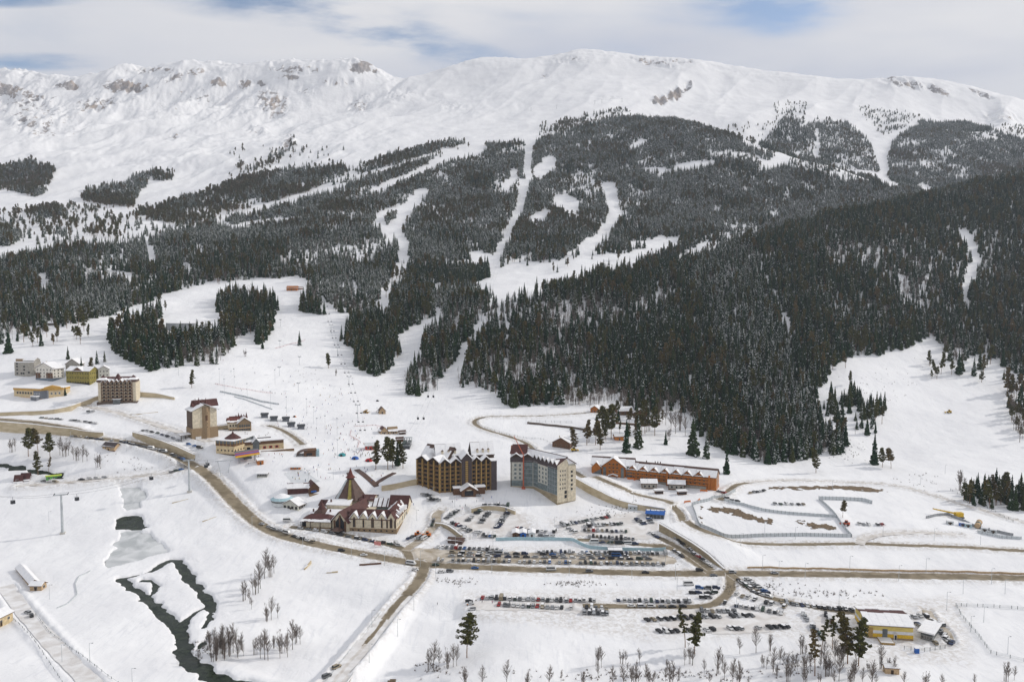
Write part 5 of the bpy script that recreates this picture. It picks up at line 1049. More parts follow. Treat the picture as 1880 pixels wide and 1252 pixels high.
# ------------------------------------------------------------------ unfinished hotel, cream end wall and teal glazing
def teal_hotel():
    a, b, c, d = P(937, 893), P(979, 897), P(1023, 927), P(1056, 919)
    S = Site(tuple(a), tuple(b), 'unfinished_hotel', 'angled grey green hotel block with cream end wall, saw toothed eaves and snowy roof', 'hotel'); z = S.z
    HH = 26.5
    def seg(p, q, name, dp, mats, HH=HH, base='concrete_dark', bays=None):
        v = q-p; w = v.xy.length; an = math.atan2(v.y, v.x)-S.rz; lx, ly = S.loc(p); g = empty(name, (lx, ly, 0)); g.parent = S.root; g.rotation_euler = (0, 0, an); return g, w
    # polygon body
    pts = [S.loc(p) for p in (a, b, c, d)]; v1 = Vector(pts[1])-Vector(pts[2]); dd = Vector(pts[3]); back = dd+v1*.98; pl = [pts[0], pts[1], pts[2], pts[3], (back.x, back.y+4), (pts[0][0], pts[0][1]+16)]
    m = MB(); m.prism(pl, 2.0, HH, 'plaster_pale'); S.part('wall', m); m = MB(); m.prism([(x, y) for x, y in pl], -6, 2.0, 'concrete_dark'); S.part('foundation', m)
    # left face
    g, w = seg(a, b, 'left_front', 12, None); fh = 3.55
    m = MB(); m.box(w*.56, w*.97, -.25, .1, 2.5, HH-4, 'teal_glass')
    for f in range(7): m.box(w*.56, w*.97, -.4, -.1, 2.3+f*fh, 2.6+f*fh, 'steel')
    m.build('curtain_glazing', g); m = MB(); m.box(.3, w*.54, -.2, .1, 2.3, 7.0, 'teal_glass'); m.build('ground_glazing', g)
    m = MB(); m.box(-.2, w, -.35, .1, HH-4, HH+.2, 'slate_dark'); m.build('parapet', g)
    m = MB(); m.box(.5, .9, -.4, 0, 2, HH-4, 'timber_dark'); m.build('downpipe', g)
    wm = None
    def W_(g, x, z, w_=1.9, h_=2.0, mat='teal_glass', nm='window'):
        m = MB(); m.box(-w_/2, w_/2, -.15, .1, 0, h_, mat); m.box(-w_/2-.12, w_/2+.12, -.2, 0, -.15, 0, 'white_panel'); o = m.build(nm, g); o.location = (x, 0, z); return o
    for f in range(4):
        for x in (.22, .42): W_(g, w*x, 8.2+f*fh)
    def tooth(g, w, n, z0, dp, x0=0.0):
        for i in range(n):
            xa = x0+(w-x0)*i/n; xb = x0+(w-x0)*(i+1)/n; m = MB(); m.gwall(xa+.2, xb-.2, .0, dp, z0-.5, z0, z0+2.9, 'timber_dark', 'y'); m.build('gable', g)
            m = MB(); m.gable(xa, xb, -.6, dp, z0, z0+3.2, 'snow', .5, 'y', .15); m.build('gable_snow', g)
    tooth(g, w, 2, HH, 5)
    # long face
    g, w = seg(b, c, 'long_front', 14, None)
    m = MB(); m.box(.4, w*.20, -.25, .1, 3, HH-4, 'teal_glass'); m.box(w*.62, w*.99, -.25, .1, 2.2, HH-3.5, 'teal_glass'); m.box(w*.2, w*.62, -.2, .1, 2.3, 7.2, 'teal_glass')
    for f in range(7):
        m.box(.4, w*.20, -.4, -.1, 2.3+f*fh, 2.6+f*fh, 'steel'); m.box(w*.62, w*.99, -.4, -.1, 2.3+f*fh, 2.6+f*fh, 'steel')
    for q in (.62, .71, .80, .90): m.box(w*q, w*q+.25, -.42, -.1, 2.2, HH-3.5, 'steel')
    m.build('curtain_glazing', g); m = MB(); m.box(0, w, -.35, .1, HH-3.6, HH+.2, 'slate_dark'); m.build('parapet', g)
    for f in range(4):
        for x in (.27, .41, .54): W_(g, w*x, 8.2+f*fh)
    tooth(g, w, 6, HH, 4)
    # end wall
    g, w = seg(c, d, 'end_wall', 10, None); m = MB(); m.box(w*.58, w+.1, -.6, .1, -4, HH-1.5, 'plaster_cream'); m.box(0, w*.58, -.1, .1, -4, HH, 'plaster_cream'); m.build('facing', g)
    m = MB(); m.add([(0,-.1,HH),(w*.62,-.1,HH),(w*.5,-.1,HH+4.2),(0,6,HH),(w*.62,6,HH),(w*.5,6,HH+4.2)], [(0,1,2),(3,5,4),(0,3,4,1),(1,4,5,2),(2,5,3,0)], 'plaster_cream'); m.build('gable', g)
    for f in range(5):
        for x in (.16, .30, .42): W_(g, w*x, 6.5+f*fh, .8, 1.5, 'dark_glass', 'small_window')
        o = W_(g, w*.78, 5+f*fh, 1.7, 1.8, 'dark_glass'); o.location.y = -.55
    m = MB(); m.box(w*.4, w*.52, -.25, 0, -1, 1.6, 'dark_glass'); m.box(w*.4, w*.52, -.25, 0, 2.6, 5.0, 'dark_glass'); m.build('door_opening', g)
    # roof: big snowy mono pitch plus two dark red hips
    ctr = [(x, y) for x, y in pl]; m = MB(); b0, b1, b2, b3, b4, b5 = [Vector(q) for q in ctr]
    mid1 = b1+(b4-b1)*.0; r0 = (b0+b5)/2; r1 = b1*.45+b4*.2+b5*.35; r2 = (b2*.5+b3*.5)+(b1-b2)*.30+(b4-b3)*.0; zt = HH+5.8
    def v3(p, z): return (p.x, p.y, z)
    m.add([v3(b0,HH),v3(b1,HH),v3(b2,HH),v3(b3,HH),v3(b4,HH),v3(b5,HH),v3(r0,zt),v3(r1,zt),v3((b2+b3)/2,zt)], [(0,1,7,6),(1,2,8,7),(3,4,7,8),(4,5,6,7),(2,3,8),(5,0,6)], 'snow'); rf = S.part('snowy_roof', m)
    m = MB(); m.add([v3(r0,zt+.3),v3(r1,zt+.3),v3((b2+b3)/2,zt+.3),v3(r0+Vector((0,1.0)),zt+.3),v3(r1+Vector((.6,1.0)),zt+.3),v3((b2+b3)/2+Vector((1,.6)),zt+.3)]+[v3(q, zt-1) for q in (r0, r1, (b2+b3)/2, r0+Vector((0,1)), r1+Vector((.6,1)), (b2+b3)/2+Vector((1,.6)))], [(0,1,4,3),(1,2,5,4),(6,9,10,7),(7,10,11,8),(0,6,7,1),(1,7,8,2),(3,4,10,9),(4,5,11,10)], 'slate_dark'); S.part('ridge', m)
    o = S.loc(a); m = MB(); m.gwall(o[0], o[0]+13, o[1]+3, o[1]+15, HH-1, HH+3, HH+8.4, 'brick', 'x'); S.part('roof_block', m)
    m = MB(); m.add([(o[0]-.7,o[1]+1.8,HH+2.6),(o[0]+14,o[1]+1.8,HH+2.6),(o[0]+14.5,o[1]+9,HH+9.4),(o[0]+1.5,o[1]+9,HH+9.4),(o[0]-.7,o[1]+16,HH+2.6),(o[0]+14,o[1]+16,HH+2.6)], [(0,1,2,3),(3,2,5,4),(0,3,4),(1,5,2),(0,4,5,1)], 'metal_roof'); rr = S.part('red_roof', m)
    # red roof over the end, ridge parallel to the long face
    g, w2 = seg(c, d, 'end_roof', 10, None); m = MB(); lw = w2; Lb = 15
    m.add([(-.8,-1,HH-.2),(lw*.5,-1,HH+5.2),(lw+.8,-1,HH-.8),(-.8,Lb,HH-.2),(lw*.5,Lb,HH+5.2),(lw+.8,Lb,HH-.8),(-.8,-1,HH+.2),(lw*.5,-1,HH+5.7),(lw+.8,-1,HH-.4),(-.8,Lb,HH+.2),(lw*.5,Lb,HH+5.7),(lw+.8,Lb,HH-.4)], [(6,7,10,9),(7,8,11,10),(0,3,4,1),(1,4,5,2),(0,1,7,6),(1,2,8,7),(3,9,10,4),(4,10,11,5),(0,6,9,3),(2,5,11,8)], 'metal_roof'); r = m.build('red_roof', g)
    s = MB(); snow_slope(s, (lw+.8,-1,HH-.4), (lw+.8,6,HH-.4), (lw*.5,6,HH+5.7), (lw*.5,-1,HH+5.7), (.4, .9), 5, .35, 3, .1); s.build('roof_snow', r)
teal_hotel()
# ------------------------------------------------------------------ orange log hotel
def orange_hotel():
    S = Site((1150, 876), (1314, 901), 'log_hotel', 'long orange timber hotel with brown ridge and a row of snowy gables', 'hotel'); L_ = S.W; dp = 15; hE = 11.6
    m = MB(); m.gwall(0, L_, 0, dp, 2.8, hE, hE+5.4, 'timber_orange', 'x'); S.part('wall', m); m = MB(); m.box(-.2, L_-8, -.25, dp+.2, -5, 2.8, 'plaster_grey'); m.box(L_-8, L_+.2, -.25, dp+.2, -5, 2.8, 'timber_orange'); S.part('ground_floor', m)
    m = MB(); m.gable(0, L_, 0, dp, hE, hE+5.6, 'metal_brown', .35, 'x', .9); rf = S.part('roof', m); s = MB(); snow_slope(s, (-.9, -.9, hE-.4), (L_+.5, -.9, hE-.4), (L_+.5, dp*.40, hE+4.7), (-.9, dp*.40, hE+4.7), (.9, 1), 8, .4, 5); S.part('roof_snow', s, rf)
    ng = 7; gw = L_*.87/ng
    for i in range(ng):
        x0 = .5+i*gw; x1 = x0+gw; m = MB(); m.gwall(x0+1.2, x1-1.2, -.5, dp*.35, hE-1.8, hE-.2, hE+3.0, 'timber_orange', 'y'); S.part('gable', m)
        m = MB(); m.gable(x0+.4, x1-.4, -1.4, dp*.38, hE-.6, hE+3.4, 'metal_brown', .2, 'y', .3); r = S.part('gable_roof', m); s = MB(); xm = (x0+x1)/2
        snow_slope(s, (x0+.1, -1.8, hE-.7), (x0+.1, dp*.4, hE-.7), (xm, dp*.4, hE+3.7), (xm, -1.8, hE+3.7), (1, 1), 1, .4, i); snow_slope(s, (x1-.1, -1.8, hE-.7), (x1-.1, dp*.4, hE-.7), (xm, dp*.4, hE+3.7), (xm, -1.8, hE+3.7), (.8, 1), 1, .4, i+9); S.part('gable_snow', s, r)
        S.win(xm, -.5, hE+.1, 1.2, 1.2, 'front', frame='timber_pale')
    for f in (3.6, 6.6, 9.2):
        for seg in ((.01, .46), (.49, .92)):
            m = MB(); m.box(L_*seg[0], L_*seg[1], -1.3, 0, f-.2, f, 'timber_brown'); m.box(L_*seg[0], L_*seg[1], -1.3, -1.15, f, f+1.0, 'timber_orange'); S.part('balcony', m)
    S.grid('front', 1, L_-8, 18, 3.8, 2.9, 3, 1.4, 1.7, 0, frame='timber_pale')
    for q in (.47, .93): m = MB(); m.box(L_*q-.6, L_*q+.6, -1.6, .2, -2, hE+1, 'timber_orange'); S.part('pier', m)
    for y in (4, 7.5, 11): m = MB(); m.box(L_-.1, L_+.25, y-.35, y+.35, -1, hE+2.6, 'plaster_white'); S.part('end_stripe', m)
    for k in (.2, .3, .33, .36): chimney(S, rf, L_*k, dp*.62, hE+3, hE+7, .7, 'metal_brown')
    # left head building
    a = P(1086, 867); b = P(1163, 878); T = Site(tuple(a), tuple(b), 'head', None, None); hx = T.W; T.root.parent = S.root; T.root.location = (*S.loc(a), T.z-S.z); T.root.rotation_euler = (0, 0, T.rz-S.rz); T.root.name = 'head_building'
    m = MB(); m.gwall(0, hx, 0, 16, -4, 11, 16, 'timber_orange', 'x'); T.part('wall', m)
    m = MB(); m.gable(0, hx, 0, 16, 11, 16.3, 'metal_brown', .35, 'x', .9); r = T.part('roof', m); s = MB(); snow_slope(s, (-.9,-.9,10.7), (hx+.9,-.9,10.7), (hx+.9,6.6,15.6), (-.9,6.6,15.6), (.9,1), 4, .4, 5); T.part('roof_snow', s, r)
    x0, x1 = hx*.24, hx*.82; xm = (x0+x1)/2
    m = MB(); m.gwall(x0+1, x1-1, -2.5, 10, -3, 10.5, 17.4, 'timber_orange', 'y'); T.part('big_gable', m); m = MB(); m.gable(x0, x1, -3.2, 10, 9.8, 17.8, 'metal_brown', .35, 'y', .8); r = T.part('big_gable_roof', m); s = MB()
    for e in (x0-.8, x1+.8): snow_slope(s, (e,-4,9.4), (e,9,9.4), (xm,9,18.2), (xm,-4,18.2), (1,1), 1, .4, 1)
    T.part('roof_snow', s, r)
    m = MB(); m.gwall(.6, x0-.5, -1.5, 8, -3, 9, 13, 'timber_orange', 'y'); T.part('small_gable', m); m = MB(); m.gable(.2, x0, -2.2, 8, 8.8, 13.3, 'snow', .5, 'y', .5); T.part('small_gable_roof', m)
    m = MB(); m.add([(.4,-1.8,-2),(x0,-1.8,-2),(x0,-1.8,7.5),(.4,-1.8,2.5),(.4,-1.4,-2),(x0,-1.4,-2),(x0,-1.4,7.5),(.4,-1.4,2.5)], [(0,1,2,3),(7,6,5,4),(0,4,5,1),(1,5,6,2),(2,6,7,3),(3,7,4,0)], 'glass_grey'); T.part('sloping_glazing', m)
    for q in (x0+1.8, x1-4.2): m = MB(); m.box(q, q+2.6, -2.75, -2.4, .5, 9.5, 'glass_grey'); T.part('tall_window', m)
    for f in (4.2, 7.6, 10.8):
        m = MB(); hw = (x1-x0)*.26; m.box(xm-hw, xm+hw, -3.8, -2.5, f-.2, f, 'timber_brown'); m.box(xm-hw, xm+hw, -3.8, -3.65, f, f+1, 'timber_orange'); T.part('balcony', m)
        for q in (-1, 0, 1): T.win(xm+q*hw*.6, -2.5, f+.1, 1.5, 2, 'front', frame='timber_pale')
    m = MB(); m.gable(xm-4, xm+4, -6, -2.5, 2.6, 4.0, 'snow', .4, 'y', .3); m.box(xm-3.6, xm-3.3, -5.8, -5.5, -2, 2.6, 'timber_dark'); m.box(xm+3.3, xm+3.6, -5.8, -5.5, -2, 2.6, 'timber_dark'); T.part('porch', m)
    m = MB(); m.box(x1+.5, hx-.3, -.8, .2, -3, 10.5, 'glass_grey'); T.part('stair_glazing', m)
orange_hotel()
# ------------------------------------------------------------------ tall narrow hotel and its neighbours
def tower_hotel():
    S = Site((353, 806), (401, 801), 'tower_hotel', 'tall narrow hotel with cream side panels and brown stone centre strip', 'hotel'); L_ = S.W; dp = 17; hh = 25.5
    m = MB(); m.prism([(0,0),(L_*.42,0),(L_*.55,-1.6),(L_*.68,0),(L_,0),(L_,dp),(0,dp)], -5, 9.5, 'stone_tan'); S.part('stone_storeys', m)
    m = MB(); m.gwall(.8, L_-.8, .5, dp, 9.5, hh, hh+5, 'plaster_cream', 'y'); S.part('wall', m)
    m = MB(); m.prism([(L_*.40,0.3),(L_*.55,-1.4),(L_*.70,0.3),(L_*.70,2),(L_*.40,2)], 9.5, hh+3, 'stone_tan'); m.prism([(L_*.44,0.0),(L_*.55,-1.5),(L_*.66,0.0),(L_*.66,1.2),(L_*.44,1.2)], 16, 21, 'timber_brown'); S.part('centre_strip', m)
    m = MB(); m.box(.55, .85, .6, dp-.5, 2, hh, 'stone_dark')  # left face clad darker, its shade from the sun put into the colour
    for k in range(7): m.box(.35, .6, 1, dp-1, 5+k*3, 5.3+k*3, 'timber_brown')
    S.part('dark_side', m)
    for k in range(7): S.win(L_*.55+.5, -1.2, 3+k*3.3, .7, .7, 'front', frame=None)
    r = roof_gable(S, 0, L_, -.8, dp, hh, hh+5.4, 'metal_brown', 'y', .8, (.9, 1), n=3)
    m = MB(); m.gable(4, L_+3, dp*.45, dp*.95, hh+2.5, hh+8, 'metal_roof', .3, 'x', .3)
    for k in range(7): x = 3+k*2.1; m.cone((x, dp*.5+(k%3)*2), 1.6, hh+3, hh+8.5+(k*37%4), 'metal_roof', 4, 0, k)
    S.part('jagged_red_roof', m)
    m = MB(); m.box(-9, .5, 4, 12, 3.6, 4.0, 'timber_dark'); m.box(-9.3, .5, 3.7, 12.3, 4.0, 4.8, 'snow')
    for q in (-8.6, -4.5): m.box(q, q+.5, 4.3, 4.8, -3, 3.6, 'timber_dark')
    S.part('side_porch', m); m = MB(); m.box(3, 8, -.4, .1, -2, 2.0, 'white_panel'); S.part('entrance', m)
tower_hotel()
def glass_gable_house():
    S = Site((419, 790), (461, 790), 'glass_gable_house', 'cream house with round glazed gable and ragged red roof behind the beige restaurant', 'building'); L_ = S.W; dp = 12
    m = MB(); m.box(0, L_*.45, 0, dp, -4, 9, 'plaster_cream'); m.gwall(L_*.42, L_, -2, dp, -4, 8, 12.5, 'stone_tan', 'y'); S.part('wall', m)
    m = MB(); 
    for k in range(5): m.box(L_*(.47+.1*k), L_*(.47+.1*k)+1.4, -2.2, -1.9, .5, 6.5, 'glass_grey')
    S.part('glazed_front', m); m = MB(); m.box(L_*.02, L_*.98, -3.2, 0, 2.8, 3.1, 'timber_brown'); m.box(L_*.02, L_*.98, -3.2, -3.1, 3.1, 4.1, 'timber_pale'); S.part('balcony', m)
    roof_gable(S, L_*.40, L_+.3, -2.5, dp, 8, 12.8, 'metal_brown', 'y', .8, (1, 1), n=2)
    r = roof_gable(S, 0, L_*.5, 0, dp, 9, 12.5, 'tile_red', 'x', .6, (.3, .5), n=4)
    m = MB()
    for k in range(5): m.cone((L_*.4+k*2.4, dp*.7), 1.5, 11, 15+(k*5%3), 'metal_roof', 4, 0, k)
    m.box(L_*.1, L_*.8, dp*.6, dp*.9, 11, 13.2, 'tile_red'); S.part('red_turrets', m); S.grid('front', .8, L_*.4, 3, 5.2, 3, 1, .8, 1.5, 0, frame='timber_dark'); S.grid('front', .8, L_*.4, 3, .8, 3, 1, .8, 1.5, 0, frame='timber_dark')
    m = MB(); m.box(-9, .2, 3, 8, 2.6, 6.0, 'concrete_dark'); m.box(-9, .2, 2.8, 8.2, 6, 6.8, 'snow'); m.box(-8.5, -8, 3.2, 3.7, -3, 2.6, 'timber_dark'); m.box(-3.5, -3, 3.2, 3.7, -3, 2.6, 'timber_dark'); S.part('link_bridge', m)
glass_gable_house()
def beige_restaurant():
    S = Site((397, 832), (430, 836), 'restaurant', 'long beige lift station restaurant with flat snowy roof and round windows', 'restaurant')
    a, b, c = P(397, 832), P(430, 837), P(450, 826); e = P(521, 824); q0, q1, q2, q3 = [S.loc(p) for p in (a, b, c, e)]; hh = 13.0
    bk = 14; pl = [q0, q1, q2, (q2[0], q2[1]+bk), (q0[0], q0[1]+bk+4)]
    m = MB(); m.prism(pl, 1.2, hh-5.0, 'plaster_beige'); S.part('wall', m); m = MB(); m.prism(pl, -4, 1.2, 'stone_dark'); S.part('foundation', m)
    m = MB(); m.prism([(x*1.0, y) for x, y in pl], hh-5, hh-3, 'timber_brown'); m.prism([(x, y) for x, y in pl], hh-3, hh-.3, 'glass_grey'); S.part('window_band', m)
    m = MB(); k = [(q0[0]-1, q0[1]-1), (q1[0]+.3, q1[1]-1.2), (q2[0]+1, q2[1]-.6), (q2[0]+1, q2[1]+bk+.5), (q0[0]-1, q0[1]+bk+4)]; m.prism(k, hh-.3, hh+.4, 'snow'); rf = S.part('roof', m)
    m = MB(); m.cone((q0[0]+11, q0[1]+9), 7.5, hh+.4, hh+4.2, 'metal_roof', 8, 2.0, .3); m.cone((q0[0]+11, q0[1]+9), 1.4, hh+4.2, hh+7.0, 'metal_roof', 8, 0, .3); S.part('red_cupola', m)
    for p, q, n in ((q0, q1, 5), (q1, q2, 4)):
        p = Vector(p); q = Vector(q); an = math.atan2((q-p).y, (q-p).x)
        for i in range(n):
            t = p+(q-p)*((i+.5)/n); mm = MB(); mm.cone((0, 0), .75, -.12, .12, 'dark_glass', 12, .75); o = mm.build('round_window', S.root); o.location = (t.x, t.y, 4.2); o.rotation_euler = (math.pi/2, 0, an)
        for i in range(n+1): t = p+(q-p)*(i/n); mm = MB(); mm.box(t.x-.25, t.x+.25, t.y-.25, t.y+.25, hh-5, hh-.3, 'timber_ochre'); S.part('post', mm)
    # long right part
    v = Vector(q3)-Vector(q2); an = math.atan2(v.y, v.x); g = empty('long_wing', (q2[0], q2[1], 0)); g.parent = S.root; g.rotation_euler = (0, 0, an); w = v.length
    m = MB(); m.box(0, w, 0, 16, -3, 6.2, 'plaster_beige'); m.box(0, w, .1, 16, 6.2, 9.2, 'timber_brown'); m.build('wall', g); m = MB(); m.box(-.5, w+.8, -1, 17, 9.2, 10, 'snow'); m.gable(w*.18, w*.38, -1.6, 16, 8.4, 12, 'snow', .5, 'y', .3); m.box(4, w*.7, 9, 9.7, 10, 10.8, 'slate_dark'); m.build('roof', g)
    m = MB(); m.gwall(w*.20, w*.36, -1.2, 2, -2, 8.4, 11.6, 'glass_grey', 'y'); m.build('glazed_entrance', g)
    for x in (.09, .50, .66, .82):
        mm = MB(); mm.box(-1.4, 1.4, -.15, .1, 0, 2.2, 'red_paint' if x > .4 else 'dark_glass'); mm.box(-.8, .8, -.2, .1, .3, 1.9, 'dark_glass'); o = mm.build('window', g); o.location = (w*x, 0, 2.2)
    m = MB(); m.box(w*.38, w*1.25, -6, 0, -3, .3, 'stone_tan'); m.box(w*.38, w*1.25, -6.1, -5.9, .3, 1.3, 'timber_brown'); m.build('terrace', g)
beige_restaurant()
def gondola_station():
    S = Site((437, 851), (470, 845), 'gondola_station', 'open gondola lift station under a striped blue, red and yellow roof', 'lift station'); L_ = S.W; dp = 15
    m = MB(); m.box(1, L_-1, 2, dp, -3, .8, 'concrete_grey'); m.box(L_*.35, L_*.8, 4, dp, .8, 4.0, 'glass_grey'); S.part('platform', m)
    z0 = 5.5; cols = ['yellow_paint', 'red_paint', 'blue_paint', 'red_paint', 'grey_panel', 'grey_panel', 'steel_dark']; n = len(cols)
    for i, c in enumerate(cols):
        y0 = -3+i*(dp+2)/n; y1 = -3+(i+1)*(dp+2)/n; za = z0+1.9*math.sin(i/n*1.7); zb = z0+1.9*math.sin((i+1)/n*1.7); m = MB()
        m.add([(-2,y0,za),(L_+3,y0,za+1.6),(L_+3,y1,zb+1.6),(-2,y1,zb),(-2,y0,za+.5),(L_+3,y0,za+2.1),(L_+3,y1,zb+2.1),(-2,y1,zb+.5)], [(0,3,2,1),(4,5,6,7),(0,1,5,4),(1,2,6,5),(2,3,7,6),(3,0,4,7)], c); S.part('roof_stripe', m)
    for x in (1, L_-1):
        for y in (0, dp-2): m = MB(); m.box(x-.4, x+.4, y-.4, y+.4, -3, 6.5, 'steel'); S.part('column', m)
gondola_station()
# ------------------------------------------------------------------ far left hotels
def cream_hotel():
    S = Site((181, 742), (250, 739), 'cream_hotel', 'cream six storey hotel with brown balcony grid and dark red roof turrets', 'hotel'); L_ = S.W; dp = 15; hh = 22.5
    m = MB(); m.box(0, L_, 0, dp, -4, hh, 'plaster_cream'); S.part('wall', m); m = MB(); m.box(-1.2, L_+1.2, -1.6, dp, -4, 2.2, 'stone_dark'); S.part('foundation', m)
    n = 7; bw = (L_-7)/n; fh = 3.35
    for i in range(n):
        for f in range(6): S.win(3.5+(i+.5)*bw, 0, 3+f*fh, 1.9, 2.1, 'front', frame='timber_brown')
    for f in range(6): m = MB(); m.box(3, L_-3, -.9, 0, 2.6+f*fh, 2.8+f*fh, 'timber_brown'); m.box(3, L_-3, -.9, -.8, 2.8+f*fh, 3.4+f*fh, 'timber_brown'); S.part('balcony', m)
    for i in range(n+1): m = MB(); m.box(3.3+i*bw, 3.7+i*bw, -1, 0, 2, hh, 'timber_brown'); S.part('pilaster', m)
    for i in range(n):
        x0 = 3.3+i*bw; m = MB(); m.gable(x0, x0+bw, -1.3, dp*.5, hh, hh+2.6, 'snow', .4, 'y', .1); m.gwall(x0+.1, x0+bw-.1, -.9, dp*.5, hh-.2, hh, hh+2.5, 'timber_brown', 'y'); S.part('gable', m)
    roof_gable(S, 3, L_-3, 2, dp, hh, hh+4.5, 'metal_roof', 'x', .3, (.6, .9), n=6, gap=.1)
    for x in (-1, L_-8): m = MB(); m.box(x, x+9, -.6, 9, hh, hh+2.4, 'metal_brown'); m.add([(x-.6,-1.2,hh+2.4),(x+9.6,-1.2,hh+2.4),(x+9.6,9.6,hh+2.4),(x-.6,9.6,hh+2.4),(x+2,3,hh+4.2),(x+7,3,hh+4.2),(x+7,7,hh+4.2),(x+2,7,hh+4.2)], [(0,1,5,4),(1,2,6,5),(2,3,7,6),(3,0,4,7),(4,5,6,7)], 'snow'); m.cone((x+4.5, 5.5), 3.4, hh+4.2, hh+6.6, 'metal_roof', 4, 0, .785); S.part('corner_turret', m)
    m = MB(); m.cone((L_/2, 5), 4.2, hh+2, hh+8, 'metal_roof', 6, .8); S.part('centre_turret', m)
    m = MB(); m.box(L_*.40, L_*.62, -4, -.9, 5, 5.5, 'snow'); m.box(L_*.42, L_*.60, -3.8, -1.2, 0, 5, 'glass_grey'); S.part('porch', m)
cream_hotel()
def orange_hall():
    S = Site((26, 727), (75, 733), 'sports_hall', 'low pale yellow hall with orange trim and snow covered roof', 'building'); a, b, c = P(26, 727), P(75, 733), P(117, 727); q0, q1, q2 = [S.loc(p) for p in (a, b, c)]; dp = 20
    pl = [q0, q1, q2, (q2[0]-3, q2[1]+dp*.6), (q0[0]+1, q0[1]+dp)]; m = MB(); m.prism(pl, 1.4, 8.8, 'plaster_beige'); S.part('wall', m)
    m = MB(); m.prism([(x, y) for x, y in pl], -4, 1.4, 'orange_trim'); S.part('plinth', m); ex = [(x+(-.5 if i == 0 else .5 if i == 2 else 0), y-(.5 if i < 3 else -.5)) for i, (x, y) in enumerate(pl)]
    m = MB(); m.prism(ex, 8.8, 10.8, 'ochre_trim'); S.part('fascia', m); m = MB(); m.prism(ex, 10.8, 11.6, 'snow'); S.part('roof_snow', m)
    S.grid('front', 3, q1[0]*.70, 6, 5.0, 3, 1, 1.9, 1.9, 0, frame='grey_panel'); x1 = q1[0]
    m = MB(); m.prism([(x1*.74, -.3), (x1+.1, -.35), (x1+(q2[0]-x1)*.36, q1[1]+(q2[1]-q1[1])*.36-.35), (x1+(q2[0]-x1)*.36, 3), (x1*.74, 3)], .4, 9.0, 'grey_panel'); S.part('grey_corner', m)
    for k in range(4): S.win(x1*(.79+.06*k), -.3, 5.0, .8, 1.2, 'front', mat='white_panel', frame=None)
    m = MB(); m.box(x1*.75, x1*.97, -4.5, -.3, -2, 3.0, 'grey_panel'); m.box(x1*.74, x1*.98, -4.8, -.3, 3.0, 3.9, 'snow'); S.part('porch', m)
    v = Vector(q2)-Vector(q1); an = math.atan2(v.y, v.x); g = empty('right_front', (q1[0], q1[1], 0)); g.parent = S.root; g.rotation_euler = (0, 0, an)
    for k in range(3): m = MB(); m.box(-.9, .9, -.12, .1, 0, 2.4, 'white_panel'); m.box(-.7, .7, -.18, .1, .2, 2.2, 'glass_grey'); o = m.build('window', g); o.location = (v.length*(.48+.17*k), 0, 4.2)
    m = MB(); m.add([(0,-.7,10.8),(v.length+.5,-.7,10.8),(v.length*.5,-.7,13.6),(0,6,10.8),(v.length+.5,6,10.8),(v.length*.5,6,13.6)], [(0,1,2),(3,5,4),(0,3,4,1),(1,4,5,2),(2,5,3,0)], 'ochre_trim'); m.build('gable', g)
orange_hall()
def raw_block():
    S = Site((26, 690), (60, 692), 'concrete_block', 'bare grey concrete shell of a building with flat roof, farthest left', 'building'); L_ = S.W; m = MB(); m.prism([(0,1),(3,0),(L_*.8,0),(L_,3),(L_,14),(0,14)], -4, 16, 'plaster_grey'); S.part('wall', m)
    m = MB(); m.prism([(0,1),(3,0),(L_*.8,0),(L_,3),(L_,14),(0,14)], 16, 16.7, 'snow'); S.part('roof_snow', m); m = MB(); m.gwall(L_*.45, L_, 3, 13, 16, 18, 20.5, 'plaster_grey', 'x'); m.box(.3, L_*.4, 3, 4, 16.7, 19.5, 'stone_tan'); m.gable(L_*.42, L_+.3, 3, 13, 18, 20.7, 'snow', .4, 'x', .5); S.part('roof_structure', m)
    for x, z in ((.18, 3), (.18, 7), (.18, 10.5), (.18, 13.5), (.52, 3), (.56, 7), (.56, 10.5), (.40, 3), (.80, 4)): S.win(L_*x, 0, z, 2.0, 1.7, 'front', frame=None)
raw_block()
S_ = house((66,697), (97,700), 15, 14.5, 20, 'plaster_white', 'metal_brown', 'white gabled apartment house with brown timber lower storeys', 'apartment_house', 'house', 'y', 'blue_base', 3.2, 5, 3, 1.0, 1.5, 4, seed=3, door=False, chim=1)
m = MB()
for a_, b_ in ((0, .28), (.62, 1)): m.box(S_.W*a_, S_.W*b_, -.06, 5, 3.3, 9.2, 'timber_brown')
m.box(S_.W-2, S_.W+.06, 0, 15, 3.3, 9.2, 'timber_brown'); S_.part('brown_storeys', m)
S_ = house((97,700), (118,693), 14, 13.5, 18.5, 'plaster_white', 'metal_brown', 'white apartment house with pale gable joined behind the gabled one', 'apartment_house', 'house', 'x', 'blue_base', 3.0, 3, 3, 1.0, 1.4, 2, seed=4, door=False)
house((121,690), (146,689), 14, 13, 18.5, 'plaster_grey', 'tile_red', 'grey apartment house with red edged snowy roof behind the white ones', 'apartment_house', 'house', 'y', None, 1, 3, 3, 1.0, 1.4, 3, seed=5, door=False)
S_ = house((122,702), (165,707), 15, 15, 19, 'olive_wrap', 'timber_dark', 'olive green wrapped apartment block under construction with snowy roof', 'apartment_block', 'building', 'x', None, 1, 9, 3, 1.1, 1.3, 5, seed=6, door=False, frame=None)
m = MB(); m.box(.5, S_.W-.5, -.3, .2, 0, 2.2, 'dark_glass'); S_.part('open_ground_floor', m); m = MB(); m.gwall(S_.W*.3, S_.W*.72, -.4, 8, 14, 15.2, 19, 'timber_brown', 'y'); m.gable(S_.W*.28, S_.W*.74, -.8, 8, 15.2, 19.3, 'snow', .5, 'y', .4); S_.part('gable', m)
